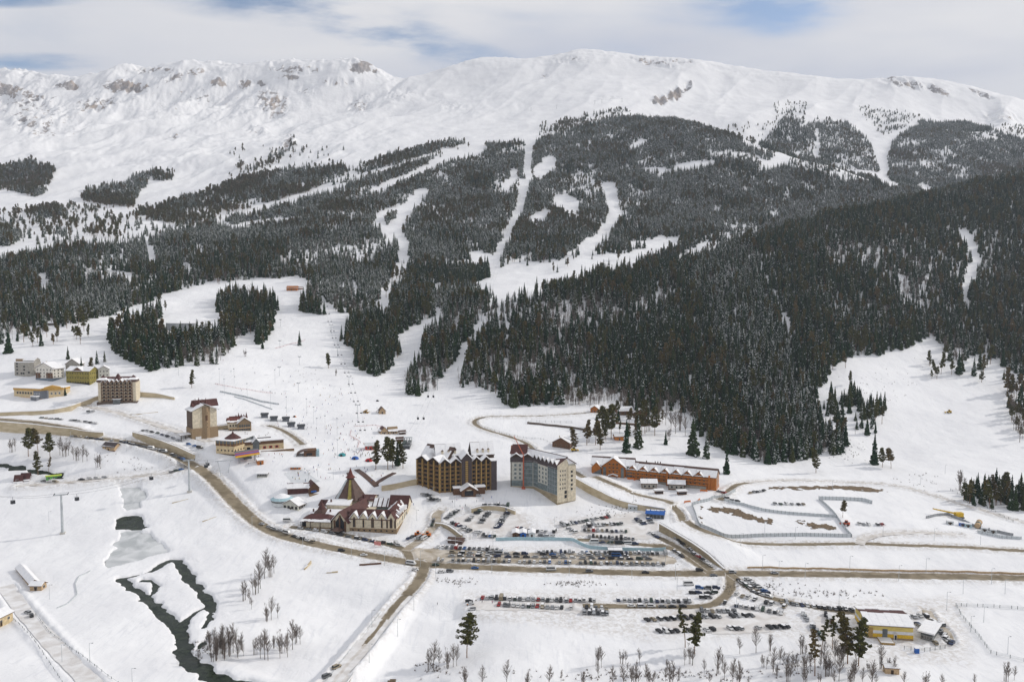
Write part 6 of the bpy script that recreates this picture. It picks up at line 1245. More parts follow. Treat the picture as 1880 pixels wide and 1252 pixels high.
house((181,700), (201,698), 13, 13, 16.5, 'plaster_pale', 'metal_brown', 'pale house with snowy roof behind the cream six storey hotel', 'apartment_house', 'house', 'y', None, 1, 3, 3, 1.0, 1.4, 2, seed=7, door=False)
# ------------------------------------------------------------------ retaining walls, fences, barriers
def ribbon(ln, z0, z1, th, mat, name, parent=None, label=None, cat=None, side=-1, **k):
    t = np.gradient(ln, axis=0); t /= np.linalg.norm(t, axis=1)[:, None]; nr = np.stack([-t[:, 1], t[:, 0]], 1)*side; a = ln+nr*th/2; b = ln-nr*th/2; n = len(ln)
    V = np.concatenate([np.c_[a, z0], np.c_[a, z1], np.c_[b, z1], np.c_[b, z0]]); F_ = []
    for i in range(n-1):
        for q in range(4): p = (q+1) % 4; F_.append((q*n+i, q*n+i+1, p*n+i+1, p*n+i))
    F_ += [(0, n, 2*n, 3*n), (n-1, 4*n-1, 3*n-1, 2*n-1)]
    me = mesh_np(name, V, F_, [MAT(mat)]); bm = bmesh.new(); bm.from_mesh(me); bmesh.ops.recalc_face_normals(bm, faces=bm.faces); bm.to_mesh(me); bm.free()
    return obj(name, me, parent, label, cat, **k)
for nm, mt, lb, ln, zb, zt in wls:
    t = np.gradient(ln, axis=0); t /= np.linalg.norm(t, axis=1)[:, None]; fr = ln+np.stack([t[:, 1], -t[:, 0]], 1)*1.6
    o = ribbon(fr, zb-3, zt+.35, 1.0, mt, nm, None, lb, 'wall'); ribbon(fr, zt+.35, zt+.75, 1.3, 'snow', 'snow_cap', o)
    if lb.startswith(('curved', 'dark', 'long')):
        rl = ribbon(fr, zt+1.5, zt+1.65, .12, 'steel_dark', 'railing', o)
def fence(pl, h, mat, label, cat='fence', th=.15, name='fence', posts=3.0, gap=None, off=0.0, post='steel_dark'):
    ln = smooth_line([P(a, b) for a, b in pl], 3.0, 0); z = height(ln[:, 0], ln[:, 1])+off
    if posts:
        e = empty(name, (ln[0][0], ln[0][1], z[0]), 0, label, cat); l2 = ln-ln[0]; zz = z-z[0]
        if gap is None: ribbon(l2, zz-.3, zz+h, th, mat, 'panel', e)
        else:
            for g in gap: ribbon(l2, zz+g, zz+g+.12, .1, mat, 'rail', e)
        pm = MB(); pm.box(-.09, .09, -.09, .09, -1, h+.15, post); o0 = None
        idx = np.unique(np.linspace(0, len(ln)-1, min(99, int(len(ln)*3.0/posts)+2)).astype(int))
        for i in idx:
            if o0 is None: o0 = pm.build('post', e); o = o0
            else: o = o0.copy(); COL.objects.link(o)
            o.location = (l2[i][0], l2[i][1], zz[i])
        return e
    return ribbon(ln, z-.5, z+h, th, mat, name, None, label, cat)
fence([(1270,928),(1278,948),(1284,966),(1326,984),(1400,985),(1480,984),(1562,986)], 2.6, 'fence_grey', 'pale grey sheet fence around the lower fenced field')
fence([(1330,919),(1365,928),(1400,938),(1460,945),(1536,950)], 2.3, 'fence_grey', 'pale grey sheet fence between the two fenced fields')
fence([(1503,917),(1545,918),(1585,920),(1601,925)], 3.0, 'fence_grey', 'short pale grey fence at the back of the upper snowy field')
fence([(1503,917),(1520,932),(1536,950),(1548,968),(1564,986)], 2.3, 'fence_grey', 'pale grey fence slanting down beside the lone pine')
fence([(1270,928),(1300,920),(1330,912),(1350,903)], 2.6, 'fence_grey', 'pale fence curving from the road junction to the orange hotel')
fence([(910,992),(960,991),(1040,992),(1062,998),(1085,1007),(1130,1010),(1222,1010)], 2.2, 'cyan_panel', 'pale turquoise barrier behind the brown car park', 'barrier', .5, 'barrier', 0)
fence([(968,778),(1020,783),(1070,790),(1110,800)], 2.2, 'stone_dark', 'dark rough fence along the snowy terrace behind the log house', posts=5)
fence([(968,778),(975,774),(1050,777)], 2.4, 'fence_grey', 'thin grey fence at the back of the snowy terrace', posts=6, gap=(.6, 1.4, 2.2))
fence([(890,786),(940,800),(1000,808),(1010,814)], 1.6, 'fence_grey', 'thin pale fence inside the loop of the forest road', posts=5, gap=(.5, 1.2))
fence([(1755,1112),(1765,1130),(1790,1160),(1820,1200),(1880,1214)], 1.8, 'fence_grey', 'wire fence right of the yellow warehouse running to the frame edge', posts=5, gap=(.4, .9, 1.5))
fence([(1755,1112),(1820,1114),(1890,1120)], 1.8, 'fence_grey', 'wire fence at the back of the fenced plot lower right', posts=5, gap=(.4, .9, 1.5))
fence([(1660,1192),(1700,1196),(1735,1190)], 2.0, 'galv', 'low mesh fence in front of the yellow warehouse yard', posts=2.5, gap=(.4, 1.0, 1.8))
fence([(1745,900),(1800,925),(1860,958)], 1.6, 'fence_grey', 'thin wire fence below the pine belt on the right', posts=6, gap=(.5, 1.2))
fence([(1372,1043),(1440,1044),(1560,1046),(1700,1049),(1880,1054)], 1.0, 'timber_pale', 'low pale wall along the far side of the main road', 'wall', .6, 'low_wall', 0)
fence([(1700,952),(1740,945),(1790,968),(1860,984)], 2.2, 'steel', 'grey sheet fence around the construction site', posts=4)
fence([(1795,978),(1840,988),(1875,990)], 2.2, 'fence_grey', 'grey sheet fence at the right end of the construction site', posts=4)
fence([(404,720),(440,727),(480,738),(512,743)], 1.6, 'fence_grey', 'long grey safety net across the ski slope above the umbrella huts', 'net', posts=5, name='safety_net')
fence([(430,728),(470,741),(500,752)], .9, 'fence_grey', 'low dark barrier above the small cream gable house', 'barrier', .3, 'barrier', 0)
for pl, lb in (([(645,790),(642,800),(660,810),(656,822)], 'pink safety netting left of the lift queue'), ([(650,783),(690,781),(708,786)], 'pink safety netting above the lift queue'), ([(505,640),(560,625)], 'thin red netting across the upper piste'), ([(395,705),(440,714),(500,722)], 'faint red netting on the slope above the tower hotel')):
    fence(pl, 1.0, 'net_red', lb, 'net', posts=6, name='safety_net', gap=(.3, .8))
fence([(18,1128),(60,1172),(90,1215),(120,1262)], .9, 'fence_grey', 'guard rail on the left edge of the lower snowy track', 'guard rail', posts=5, name='guard_rail', gap=(.6,))
fence([(66,1128),(90,1160),(130,1190),(190,1235),(230,1262)], .9, 'fence_grey', 'guard rail on the right of the lower snowy track', 'guard rail', posts=5, name='guard_rail', gap=(.6,))
fence([(166,1048),(145,1058),(138,1072),(142,1092),(125,1108),(105,1116)], .7, 'fence_grey', 'curving kerb wall on the snowfield below the lift mast', 'kerb wall', .4, 'kerb_wall', 0)
fence([(660,1038),(700,1035)], 1.2, 'timber_brown', 'low brown roadside board below the main road', 'board', posts=4)
# bridges
def bridge(a, b, w, label, piers=((.5, 5),), h=1.1, deck='road_snowy', rail='galv', drop=.9, arch='concrete_grey'):
    pa, pb = P(*a, ZN), P(*b, ZN); S = Site(tuple(pa), tuple(pb), 'road_bridge', label, 'bridge'); S.root.location.z = 0; L_ = S.W; za, zb = pa.z-.22, pb.z-.22
    def slab(y0, y1, t0, t1, mat, nm):
        m = MB(); m.add([(0,y0,za+t0),(L_,y0,zb+t0),(L_,y1,zb+t0),(0,y1,za+t0),(0,y0,za+t1),(L_,y0,zb+t1),(L_,y1,zb+t1),(0,y1,za+t1)], [(0,3,2,1),(4,5,6,7),(0,1,5,4),(1,2,6,5),(2,3,7,6),(3,0,4,7)], mat); return S.part(nm, m)
    slab(-w/2, w/2, -drop, -.05, arch, 'deck'); slab(-w/2+.5, w/2-.5, -.05, .12, deck, 'roadway')
    for y in (-w/2, w/2-.25): slab(y, y+.25, -.05, .35, 'snow', 'kerb'); slab(y+.08, y+.18, h-.1, h, rail, 'railing'); slab(y+.08, y+.18, h*.55, h*.62, rail, 'railing')
    n = int(L_/3); pm = MB(); pm.box(-.07, .07, -.07, .07, 0, h, rail); o0 = None
    for i in range(min(n+1, 33)):
        for y in (-w/2+.13, w/2-.13):
            if o0 is None: o0 = pm.build('rail_post', S.root); o = o0
            else: o = o0.copy(); COL.objects.link(o)
            x = L_*i/n; o.location = (x, y, za+(zb-za)*x/L_)
    for t, dz in piers: zt = za+(zb-za)*t-drop; m = MB(); m.box(L_*t-.9, L_*t+.9, -w*.38, w*.38, zt-dz, zt, 'concrete_grey'); m.box(L_*t-1.3, L_*t+1.3, -w*.46, w*.46, zt-.8, zt, 'concrete_grey'); S.part('pier', m)
    return S
bridge((206,881), (300,872), 9, 'flat street bridge over the frozen river with cars on it', ((.10, 6), (.55, 6)), deck='dirt_lot', arch='concrete')
bridge((588,1290), (716,1124), 10.5, 'long snowy road bridge in the lower middle with steel railings', ((.10, 9), (.35, 8), (.62, 6)), drop=1.4)
# pale concrete wing walls poking out of the snow
for a, b, h, lb in (((316,924),(346,916),2.2,'ochre concrete wing wall by the river weir'), ((372,958),(398,948),2.0,'pale concrete slab poking out of the snow right of the river'), ((560,1046),(572,1034),2.6,'pale angled concrete slab in the snow below the main road'), ((599,1052),(620,1051),1.2,'dark low concrete kerb in the snow below the main road'), ((240,762),(290,757),1.6,'thin grey parapet on the snow below the cream six storey hotel'), ((60,778),(50,778),1,'short grey post wall at the ochre retaining wall')):
    S_ = Site(a, b, 'concrete_slab', lb, 'concrete slab'); m = MB(); m.add([(0,0,-2),(S_.W,0,-2),(S_.W,.8,-2),(0,.8,-2),(0,0,h*.25),(S_.W,0,h),(S_.W,.8,h),(0,.8,h*.25)], [(0,3,2,1),(4,5,6,7),(0,1,5,4),(1,2,6,5),(2,3,7,6),(3,0,4,7)], 'concrete'); m.box(-.1, S_.W*.5, -.1, .9, h*.6, h*.6+.01, 'snow'); S_.part('slab', m)
# ------------------------------------------------------------------ smaller houses
TR = 'timber_brown'
house((188,823), (210,829), 8, 4.2, 7, 'timber_pale', 'slate_dark', 'small log cabin with dark slate roof above the river', 'log_cabin', 'cabin', 'x', 'timber_brown', .8, 2, 1, 1, 1, 1, cov=(.1,.3), n=3)
for a, b, lb in (((26,886),(40,886),'left one of two dark red sheds with steep roofs'), ((38,883),(53,882),'right one of two dark red sheds with steep roofs')):
    house(a, b, 6, .8, 6.0, 'tile_red', 'metal_roof', lb, 'steep_shed', 'shed', 'x', None, 1, 0, 1, 1, 1, 0, cov=(.1,.2), n=2, group='dark red steep sheds by the left bridge street')
house((55,1084), (76,1084), 5.5, 3.2, 4.6, 'timber_pale', TR, 'small square timber cabin with snowy roof, lower left', 'log_cabin', 'cabin', 'x', None, .3, 1, 1, 1.8, 1.5, 1)
house((30,1047), (55,1078), 5, 2.6, 4.2, 'timber_pale', TR, 'long narrow timber shed with snow covered roof, lower left', 'timber_shed', 'shed', 'x', None, .3, 5, 1, 1.2, 1.2, 1)
house((-20,1160), (24,1138), 10, 5, 7, 'plaster_beige', TR, 'beige snow roofed building cut off by the left frame edge', 'building', 'building', 'x', None, .3, 3, 1, 1.4, 1.2, 1)
house((1014,820), (1046,825), 11, 6, 10.8, TR, 'metal_brown', 'brown log house with snowy gable roof beside a pine', 'log_house', 'house', 'y', 'stone_dark', 1, 3, 1, 1.3, 1.5, 3, frame='timber_pale', chim=1)
house((1129,808), (1146,809), 6, 4.6, 6.4, 'orange_trim', TR, 'small bright orange hut with snowy roof among pines', 'orange_hut', 'hut', 'x', None, .3, 1, 1, 1, 1, 1)
house((1084,757), (1100,758), 8, 4.2, 7.6, 'timber_orange', TR, 'little orange chalet with snowy gable above the forest road', 'chalet', 'chalet', 'y', None, .3, 2, 1, 1, 1.2, 1)
house((1134,762), (1162,762), 10, 5, 9, TR, TR, 'brown chalet with big snowy roof, left of the pair among pines', 'chalet', 'chalet', 'x', None, .3, 3, 1, 1.1, 1.3, 2)
house((1163,764), (1188,766), 9, 5, 8.6, TR, TR, 'brown chalet with big snowy roof, right of the pair among pines', 'chalet', 'chalet', 'y', None, .3, 3, 1, 1.1, 1.3, 2)
house((1098,756), (1120,753), 6, 3, 4.4, 'timber_pale', TR, 'low pale shed beside the little orange chalet', 'shed', 'shed', 'x', None, .3, 2, 1, 1, 1, 0)
fence([(1130,778),(1180,783),(1212,780)], 2.2, 'timber_brown', 'long brown timber fence below the two forest chalets', posts=4)
for a, b, lb in (((1178,896),(1206,898),'left'), ((1227,899),(1257,900),'right')):
    S_ = Site(a, b, 'pavilion', f'{lb} of two square stone pavilions with big snowy roofs before the orange hotel', 'pavilion', 'square pavilions before the orange hotel'); w = S_.W
    m = MB(); m.box(.6, w-.6, .6, 9, -3, 4.4, 'plaster_grey'); S_.part('wall', m); m = MB(); m.box(0, w, 0, 9.6, 4.4, 5.2, TR); m.box(.2, w-.2, .2, .5, 0, .9, TR)
    for x in (0, w-.4): m.box(x, x+.4, 0, .4, -2, 4.4, TR)
    S_.part('timber_frame', m); roof_gable(S_, 0, w, 0, 9.6, 5.2, 7.4, 'metal_brown', 'x', .9, (1, 1), n=2); S_.grid('front', 1, w-1, 3, 1.6, 3, 1, 1.4, 1.6, .6, frame=None)
for a, b, lb in (((1203,907),(1219,907),'left'), ((1245,909),(1262,908),'right')):
    S_ = Site(a, b, 'kiosk', f'{lb} of two small brown kiosks with snow caps before the orange hotel', 'kiosk', 'small kiosks before the orange hotel'); w = S_.W; m = MB(); m.box(.4, w-.4, .4, 4, -2, 2.6, TR); S_.part('wall', m); m = MB(); m.box(.8, w-.8, .3, .5, .9, 2.1, 'dark_glass'); S_.part('hatch', m); m = MB(); m.box(-.3, w+.3, -.3, 4.6, 2.6, 2.9, TR); m.box(-.3, w+.3, -.3, 4.6, 2.9, 3.9, 'snow'); S_.part('roof', m)
S_ = Site((1186,950), (1219,953), 'garage', 'dark garage with bright blue roof against the ochre wall', 'garage'); w = S_.W; m = MB(); m.box(0, w, 0, 9, -2, 3.6, 'grey_panel'); S_.part('wall', m); m = MB(); m.gable(0, w, 0, 9, 3.6, 5.4, 'blue_paint', .3, 'x', .6); r_ = S_.part('roof', m); s = MB(); snow_slope(s, (0,4.6,5.6), (w,4.6,5.6), (w,2.2,4.9), (0,2.2,4.9), (.3,.9), 5, .3, 2, .3); S_.part('roof_snow', s, r_)
for k in range(5): m = MB(); m.box(w*(k+.15)/5, w*(k+.85)/5, -.15, .1, -.5, 2.8, 'steel_dark'); S_.part('door', m)
house((1153,930+6), (1170,937), 5, 3, 4, 'galv', 'galv', 'pale steel container left of the blue roofed garage', 'container', 'container', 'x', None, .2, 2, 1, 1, 1, 1, door=False, ov=.1)
# yellow warehouse
S_ = Site((1592,1170), (1676,1176), 'warehouse', 'yellow and white banded warehouse with wide snowy roof', 'warehouse'); w = S_.W; dp = 24
m = MB(); m.gwall(0, w, 0, dp, 1.0, 7.4, 9.2, 'yellow_cladding', 'x'); S_.part('wall', m); m = MB(); m.box(-.1, w+.1, -.12, dp+.1, 3.0, 4.6, 'white_panel'); S_.part('white_band', m); m = MB(); m.box(-.12, w+.12, -.15, dp+.1, 1.0, 2.9, 'yellow_paint'); S_.part('lower_band', m); m = MB(); m.box(-.2, w+.2, -.2, dp+.2, -3, 1.0, 'stone_tan'); S_.part('foundation', m)
roof_gable(S_, 0, w, 0, dp, 7.4, 9.4, 'metal_roof', 'x', .8, (.93, 1), covb=(.4, .6), n=6, seed=4); m = MB(); m.box(w*.33, w*.44, -.3, 0, .4, 5.6, 'glass_grey'); S_.part('gate', m)
m = MB(); m.box(w*.58, w*.65, -.3, 0, 0, 4.2, 'window_frame'); m.box(w*.6, w*.64, -.35, 0, .2, 2.6, 'dark_glass'); S_.part('door', m); m = MB(); m.box(w*.22, w*.52, -7, -.3, -1.6, .9, 'timber_ochre'); m.box(w*.22, w*.5, -6.8, -.3, .9, 1.2, 'snow_lot'); S_.part('loading_dock', m)
m = MB(); m.box(w*.02, w*.12, -.3, 0, 1, 6, 'timber_ochre'); S_.part('panel', m)
S_ = Site((1690,1172), (1712,1178), 'annex', 'open sided annex with snowy flat roof right of the yellow warehouse', 'annex'); w = S_.W; m = MB(); m.box(0, w, 0, 16, -2, 3.8, 'glass_grey'); S_.part('wall', m); m = MB(); m.box(-1.5, w+1, -1, 17, 3.8, 4.1, 'steel_dark'); m.box(-1.5, w+1, -1, 17, 4.1, 4.9, 'snow'); S_.part('roof', m); S_.grid('front', .5, w-.5, 4, .8, 3, 1, 1.4, 1.6, 0, mat='dark_glass')
house((1625,1236), (1651,1238), 4, 3.0, 3.6, 'timber_pale', TR, 'tiny brown hut under bare bushes at the bottom right', 'hut', 'hut', 'x', None, .3, 1, 1, .8, .8, 1, ov=.4)
m = MB(); m.box(-1, 1, -.8, .8, -.3, 2.6, 'blue_paint'); m.box(-1.1, 1.1, -.9, .9, 2.6, 2.9, 'snow'); p = P(1683,1198); m.build('blue_cabin', None, 'small blue cabin in front of the yellow warehouse yard', 'cabin', loc=p)
for px, lb in ((1611,1), (1655,2)): pass
# ski base huts
def umbrella_hut(px, py, lb):
    p = P(px, py); e = empty('umbrella_hut', p, .2, lb, 'hut', 'dark umbrella huts beside the slope'); m = MB(); m.box(-3, 3, -2, 2, -2, 2.2, 'grey_panel'); m.build('wall', e)
    m = MB(); m.gable(-3.6, 3.6, -2.8, 2.8, 3.0, 4.4, 'steel_dark', .25, 'x', .3); r = m.build('roof', e); s = MB(); snow_slope(s, (-3.6,2.8,3.2), (3.6,2.8,3.2), (3.6,0,4.7), (-3.6,0,4.7), (1,1), 1, .3, 1); s.build('roof_snow', r)
    m = MB(); 
    for x in (-3.2, 3.0): m.box(x, x+.2, -2.6, -2.4, -1, 3.0, 'steel_dark')
    m.build('posts', e)
for i, q in enumerate(((486,766), (503,772), (525,773), (535,783), (553,787))): umbrella_hut(*q, f'dark grey hut beside the slope, {nth(i, 5)} in the row of five')
S_ = Site((546,838), (580,838), 'curved_pavilion', 'brown pavilion with arched dark red roof at the foot of the slope', 'pavilion'); w = S_.W; m = MB(); m.box(w*.35, w, 0, 9, -3, 5, 'timber_brown'); m.box(w*.5, w*.8, -.2, .1, 1.5, 3.4, 'dark_glass'); m.box(w, w+3, 1, 7, -3, 5.5, 'cyan_panel'); S_.part('wall', m)
m = MB(); n = 8; pr = [(-1-.5*math.cos(a*math.pi/n)*0+w*.62*(1-math.cos(a*math.pi/2/n))*1.0, 5.4*math.sin(a*math.pi/2/n)) for a in range(n+1)]
for (xa, za), (xb, zb) in zip(pr[:-1], pr[1:]): m.add([(xa,-.5,za),(xb,-.5,zb),(xb,10,zb),(xa,10,za),(xa,-.5,za+.5),(xb,-.5,zb+.5),(xb,10,zb+.5),(xa,10,za+.5)], [(0,3,2,1),(4,5,6,7),(0,1,5,4),(1,2,6,5),(2,3,7,6),(3,0,4,7)], 'metal_brown')
m.box(pr[-1][0], w+.6, -.5, 10, 5.3, 5.9, 'timber_brown'); S_.part('arched_roof', m)
house((696,760), (708,760), 7, 3.6, 7.6, 'timber_pale', 'metal_brown', 'small cabin with steep dark roof alone on the slope', 'cabin', 'cabin', 'y', None, .3, 1, 1, 1.4, 1.4, 1, cov=(.1,.2), covb=None) if False else house((696,760), (708,760), 7, 3.6, 7.6, 'timber_pale', 'metal_brown', 'small cabin with steep dark roof alone on the slope', 'cabin', 'cabin', 'y', None, .3, 1, 1, 1.4, 1.4, 1, cov=(.1,.2))
house((699,797), (712,797), 8, 3.4, 7.4, 'timber_pale', 'metal_roof', 'cabin with round dark red gable in the ski base yard', 'cabin', 'cabin', 'y', None, .3, 2, 1, 1, 1.2, 1, cov=(.2,.4), n=2)
house((714,797), (730,796), 7, 3.0, 6.6, 'timber_pale', 'stone_tan', 'cabin with steep greenish gable in the ski base yard', 'cabin', 'cabin', 'x', None, .3, 2, 1, 1, 1.2, 1, cov=(.2,.5), n=2)
house((729,811), (741,811), 5, 3, 4.6, 'timber_brown', 'metal_brown', 'brown hut with dark roof left of the chairlift station', 'hut', 'hut', 'x', None, .3, 1, 1, 1, 1, 1, cov=(.0,.1), n=1)
house((734,798), (745,797), 4, 2.4, 3.8, 'metal_brown', 'metal_brown', 'smaller brown hut behind the hut by the chairlift station', 'hut', 'hut', 'x', None, .3, 1, 1, 1, 1, 1, cov=(.0,.2), n=1)
house((667,758), (675,759), 4, 2.0, 3.6, 'timber_ochre', 'stone_tan', 'tiny ochre hut beside the lift pylon on the piste', 'hut', 'hut', 'y', None, .3, 1, 1, .8, .8, 0, cov=(.2,.5), n=1)
S_ = Site((745,824), (752,806), 'lift_station', 'dark glass chairlift station with slanting roof behind the pines', 'lift station'); w = 17; m = MB(); m.box(0, w, -3.5, 3.5, -3, 3, 'steel_dark'); m.box(0, w, -3.9, 3.9, 3, 3.4, 'galv'); m.box(1, w-1, -4.1, -.6, 3.4, 5.4, 'glass_grey'); m.box(1, w, .4, 3.9, 3.4, 5.2, 'green_glass'); S_.part('hall', m)
m = MB(); [m.box(w-2+.1*k, w+3, -4+k*2.4, -3.7+k*2.4, 4, 7.5, 'galv') for k in range(4)]; m.box(w-2, w+3, -4, 4, 7.4, 7.8, 'galv'); S_.part('gantry', m)
house((671,826), (690,826), 6, 4.5, 6.6, 'red_paint', 'tent_white', 'red framed ticket booth with green panel amid the crowd', 'ticket_booth', 'booth', 'x', None, .2, 2, 1, 1.6, 1.6, 1, cov=(.1, .5), n=3)
house((533,862), (551,862), 3, 2.4, 3.2, 'timber_orange', 'snow', 'low orange brown counter at the back of the ice rink', 'counter', 'counter', 'x', None, .2, 2, 1, 1, 1, 0, door=False)
house((473,854), (484,852), 6, 4.2, 5.4, 'timber_orange', 'snow', 'orange brown hut with snowy roof beside the gondola station', 'hut', 'hut', 'x', None, .2, 1, 1, 1, 1, 1)
house((472,877), (490,876), 6, 3.4, 4.0, 'glass_grey', 'snow', 'flat glass kiosk with snowy roof left of the ice rink', 'kiosk', 'kiosk', 'x', 'plaster_pale', 1, 4, 1, 1.4, 1.6, 2, door=False)
house((528,908), (566,905), 9, 5, 8, 'metal_roof', 'metal_roof', 'dark red cafe with green front sign and snowy roof', 'cafe', 'cafe', 'x', None, .3, 0, 1, 1, 1, 0, cov=(.8,1), n=3, door=False)
S_ = Site((567,908), (586,902), 'cafe_gable', 'dark red gabled cafe wing with curved terrace next to the green sign', 'cafe'); w = S_.W; m = MB(); m.gwall(0, w, 0, 10, -3, 5, 9.5, 'timber_brown', 'y'); S_.part('wall', m); roof_gable(S_, 0, w, 0, 10, 5, 9.7, 'metal_roof', 'y', .7, (.0,.7), n=3, gap=.2); m = MB(); m.box(w*.2, w*.7, -1.6, -.2, 2, 3, 'blue_paint'); m.box(0, w, -3, 0, -3, .6, 'stone_tan'); S_.part('terrace', m)
p = P(541, 901); 
house((519,931), (548,938), 9, 4, 8, 'plaster_pale', 'timber_brown', 'half timbered pavilion with snowy gable roof by the snow bank', 'pavilion', 'pavilion', 'y', None, .3, 4, 1, 1.8, 1.8, 3, frame='timber_dark')
p = P(518, 921); e = empty('round_pavilion', p, 0, 'round white pavilion with turquoise rim windows and domed snowy top', 'pavilion'); m = MB(); m.cone((0,0), 8.2, -2, 2.6, 'tent_white', 20, 8.2); m.build('wall', e); m = MB(); m.cone((0,0), 8.35, .9, 1.9, 'glass_grey', 20, 8.35); m.build('window_band', e)
m = MB(); m.cone((0,0), 9.0, 2.6, 4.2, 'cyan_panel', 20, 6.5); m.cone((0,0), 6.5, 4.2, 6.4, 'snow', 20, 2); m.build('roof', e)
house((85,882), (112,877), 3, 3.4, 3.8, 'green_paint', 'lime_paint', 'bright green and yellow kiosk trailer at the left bridge street', 'kiosk', 'kiosk', 'x', None, .2, 3, 1, 1.2, 1, 1, cov=None, door=False)
house((526,534), (545,534), 9, 5, 8, 'timber_orange', 'timber_orange', 'orange timber hut at the top of the nursery slope', 'hut', 'hut', 'x', None, .3, 3, 1, 1.4, 1.4, 1, cov=(0,.5), n=3)
house((545,533), (557,531), 7, 3.4, 5.4, 'brick', 'brick', 'low brown hut right of the orange hut atop the slope', 'hut', 'hut', 'x', None, .3, 1, 1, 1.4, 1.2, 1, cov=(0,.5), n=2)
for a, b, lb in (((134,585),(152,584),'snow capped cabin at the forest edge, right of two'), ((82,598),(100,597),'snow capped cabin at the forest edge, left of two')): house(a, b, 8, 3.0, 5.4, 'stone_dark', TR, lb, 'cabin', 'cabin', 'x', None, .3, 3, 1, 1, 1, 1)
for px, lb in ((322, 'left'), (346, 'right')):
    p = P(px, 604); m = MB(); m.cone((0,0), 11.8, -3, 8.4, 'steel', 28, 11.8); o = m.build('water_tank', None, f'{lb} of two round grey tanks in the forest clearing', 'tank', 'round tanks in the clearing', loc=p); m = MB(); m.cone((0,0), 11.9, 8.4, 8.8, 'snow', 28, 11.6); m.build('snow_lid', o)
# car park structures
house((822,997), (848,1000), 7, 2.6, 4.0, 'metal_brown', 'metal_brown', 'dark brown shed at the corner wall above the brown car park', 'shed', 'shed', 'x', None, .2, 0, 1, 1, 1, 0, cov=(.1,.5), n=3, door=False)
house((1118,1021), (1141,1021), 6, 4.2, 5.0, 'steel_dark', 'steel_dark', 'dark grey booth at the back of the brown car park', 'booth', 'booth', 'x', None, .2, 2, 1, 1.4, 1, 1, cov=(.6,.9), n=2, door=False)
for q, (px, mt, lb) in enumerate(((946,'timber_brown','brown and white'), (960,'blue_paint','blue and white'), (976,'tent_white','plain white'))):
    house((px-5,986), (px+6,986), 9, 3.2, 3.9, mt, 'snow', f'{lb} snow topped box container in the upper car park', 'container', 'container', 'y', None, .2, 0, 1, 1, 1, 0, cov=None, door=True)
# construction site on the right
for i, (px, py, mt, lb) in enumerate(((1768,965,'blue_paint','blue site cabin, left of the pair'), (1778,967,'cyan_panel','lighter blue site cabin, right of the pair'), (1745,962,'galv','grey site container with snowy roof left of the blue cabins'), (1808,975,'tent_white','white site container, left of the right pair'), (1824,978,'galv','grey site container, right of the right pair'))):
    house((px-7,py), (px+6,py+2), 3, 2.8, 3.1, mt, 'snow', lb, 'site_cabin', 'site cabin', 'x', None, .2, 2, 1, .9, .9, 1, ov=.1, cov=None)
p = P(1796,968); e = empty('silo', p, R(-40), 'fat tilted tan and green mixer drum at the construction site', 'mixer drum'); m = MB(); m.tube((0,-4,2.2),(0,4,3.4),2.0,2.2,'timber_pale',14); m.tube((0,-2,2.5),(0,0,2.8),2.15,2.2,'green_glass',14); m.build('drum', e); m = MB(); m.box(-1.5,1.5,-3.5,-3,-1,2,'steel_dark'); m.box(-1.5,1.5,3,3.5,-1,2.4,'steel_dark'); m.build('frame', e)
p = P(1760,950); e = empty('crawler_crane', p, R(0), 'yellow crawler crane with long boom lying low at the construction site', 'crane'); m = MB(); m.box(-3,3,-2,2,1,4.2,'yellow_paint'); m.build('body', e); m = MB(); m.box(-3.4,3.4,-2.4,-1.4,-.4,1,'steel_dark'); m.box(-3.4,3.4,1.4,2.4,-.4,1,'steel_dark'); m.build('tracks', e)
m = MB(); m.tube((-2.5,0,3.4),(-19,4,6.2),.75,.45,'yellow_paint',4)
for k in range(6): t = k/6; m.tube((-2.5-16.5*t,4*t-.8,3+2.8*t),(-2.5-16.5*(t+.15),4*t+1.2,4.4+2.8*t),.15,.15,'steel_dark',4)
m.build('boom', e)
# mobile crane by the teal hotel
p = P(961,897); e = empty('mast_crane', p, 0, 'slim orange red mast hoist standing before the teal glazing', 'crane'); m = MB(); m.box(-.5,.5,-.5,.5,-1,28,'crane_red'); m.build('mast', e); m = MB(); m.tube((0,0,28.5),(-8,4,44),.4,.22,'crane_red',4); m.build('boom', e); m = MB(); m.box(-1.6,1.6,-1.6,1.6,-1,1.4,'crane_red'); m.build('base', e)
def loader(px, py, rz, mt, label, name='wheel_loader'):
    p = P(px, py); e = empty(name, p, rz, label, 'digger'); m = MB(); m.box(-2.8,1.6,-1.1,1.1,.9,2.2,mt); m.box(-2.8,-1.4,-1.0,1.0,2.2,2.7,mt); m.build('body', e); m = MB(); m.box(-1.2,.6,-.9,.9,2.2,3.7,'dark_glass'); m.box(-1.3,.7,-1,1,3.7,3.9,mt); m.build('cab', e)
    m = MB(); m.tube((1.2,0,1.8),(3.6,0,1.2),.3,.22,mt,6); m.box(3.4,4.4,-1.3,1.3,.1,1.4,mt); m.build('bucket_arm', e)
    for x in (-1.9, 1.3):
        for y in (-1.2, 1.2): m = MB(); m.tube((x,y-.3,.75),(x,y+.3,.75),.75,.75,'black_paint',10); m.build('wheel', e)
loader(1054,828,.4,'yellow_paint','yellow wheel loader behind the teal glazed hotel'); loader(1742,758,2.9,'yellow_paint','small yellow snow groomer on the white meadow','snow_groomer'); loader(768,984,.1,'orange_paint','orange wheel loader beside the hall car park'); loader(784,985,3.0,'orange_paint','orange digger right of the orange wheel loader')
loader(1553,964,2.4,'crane_red','rusty red digger at the end of the slanting fence')
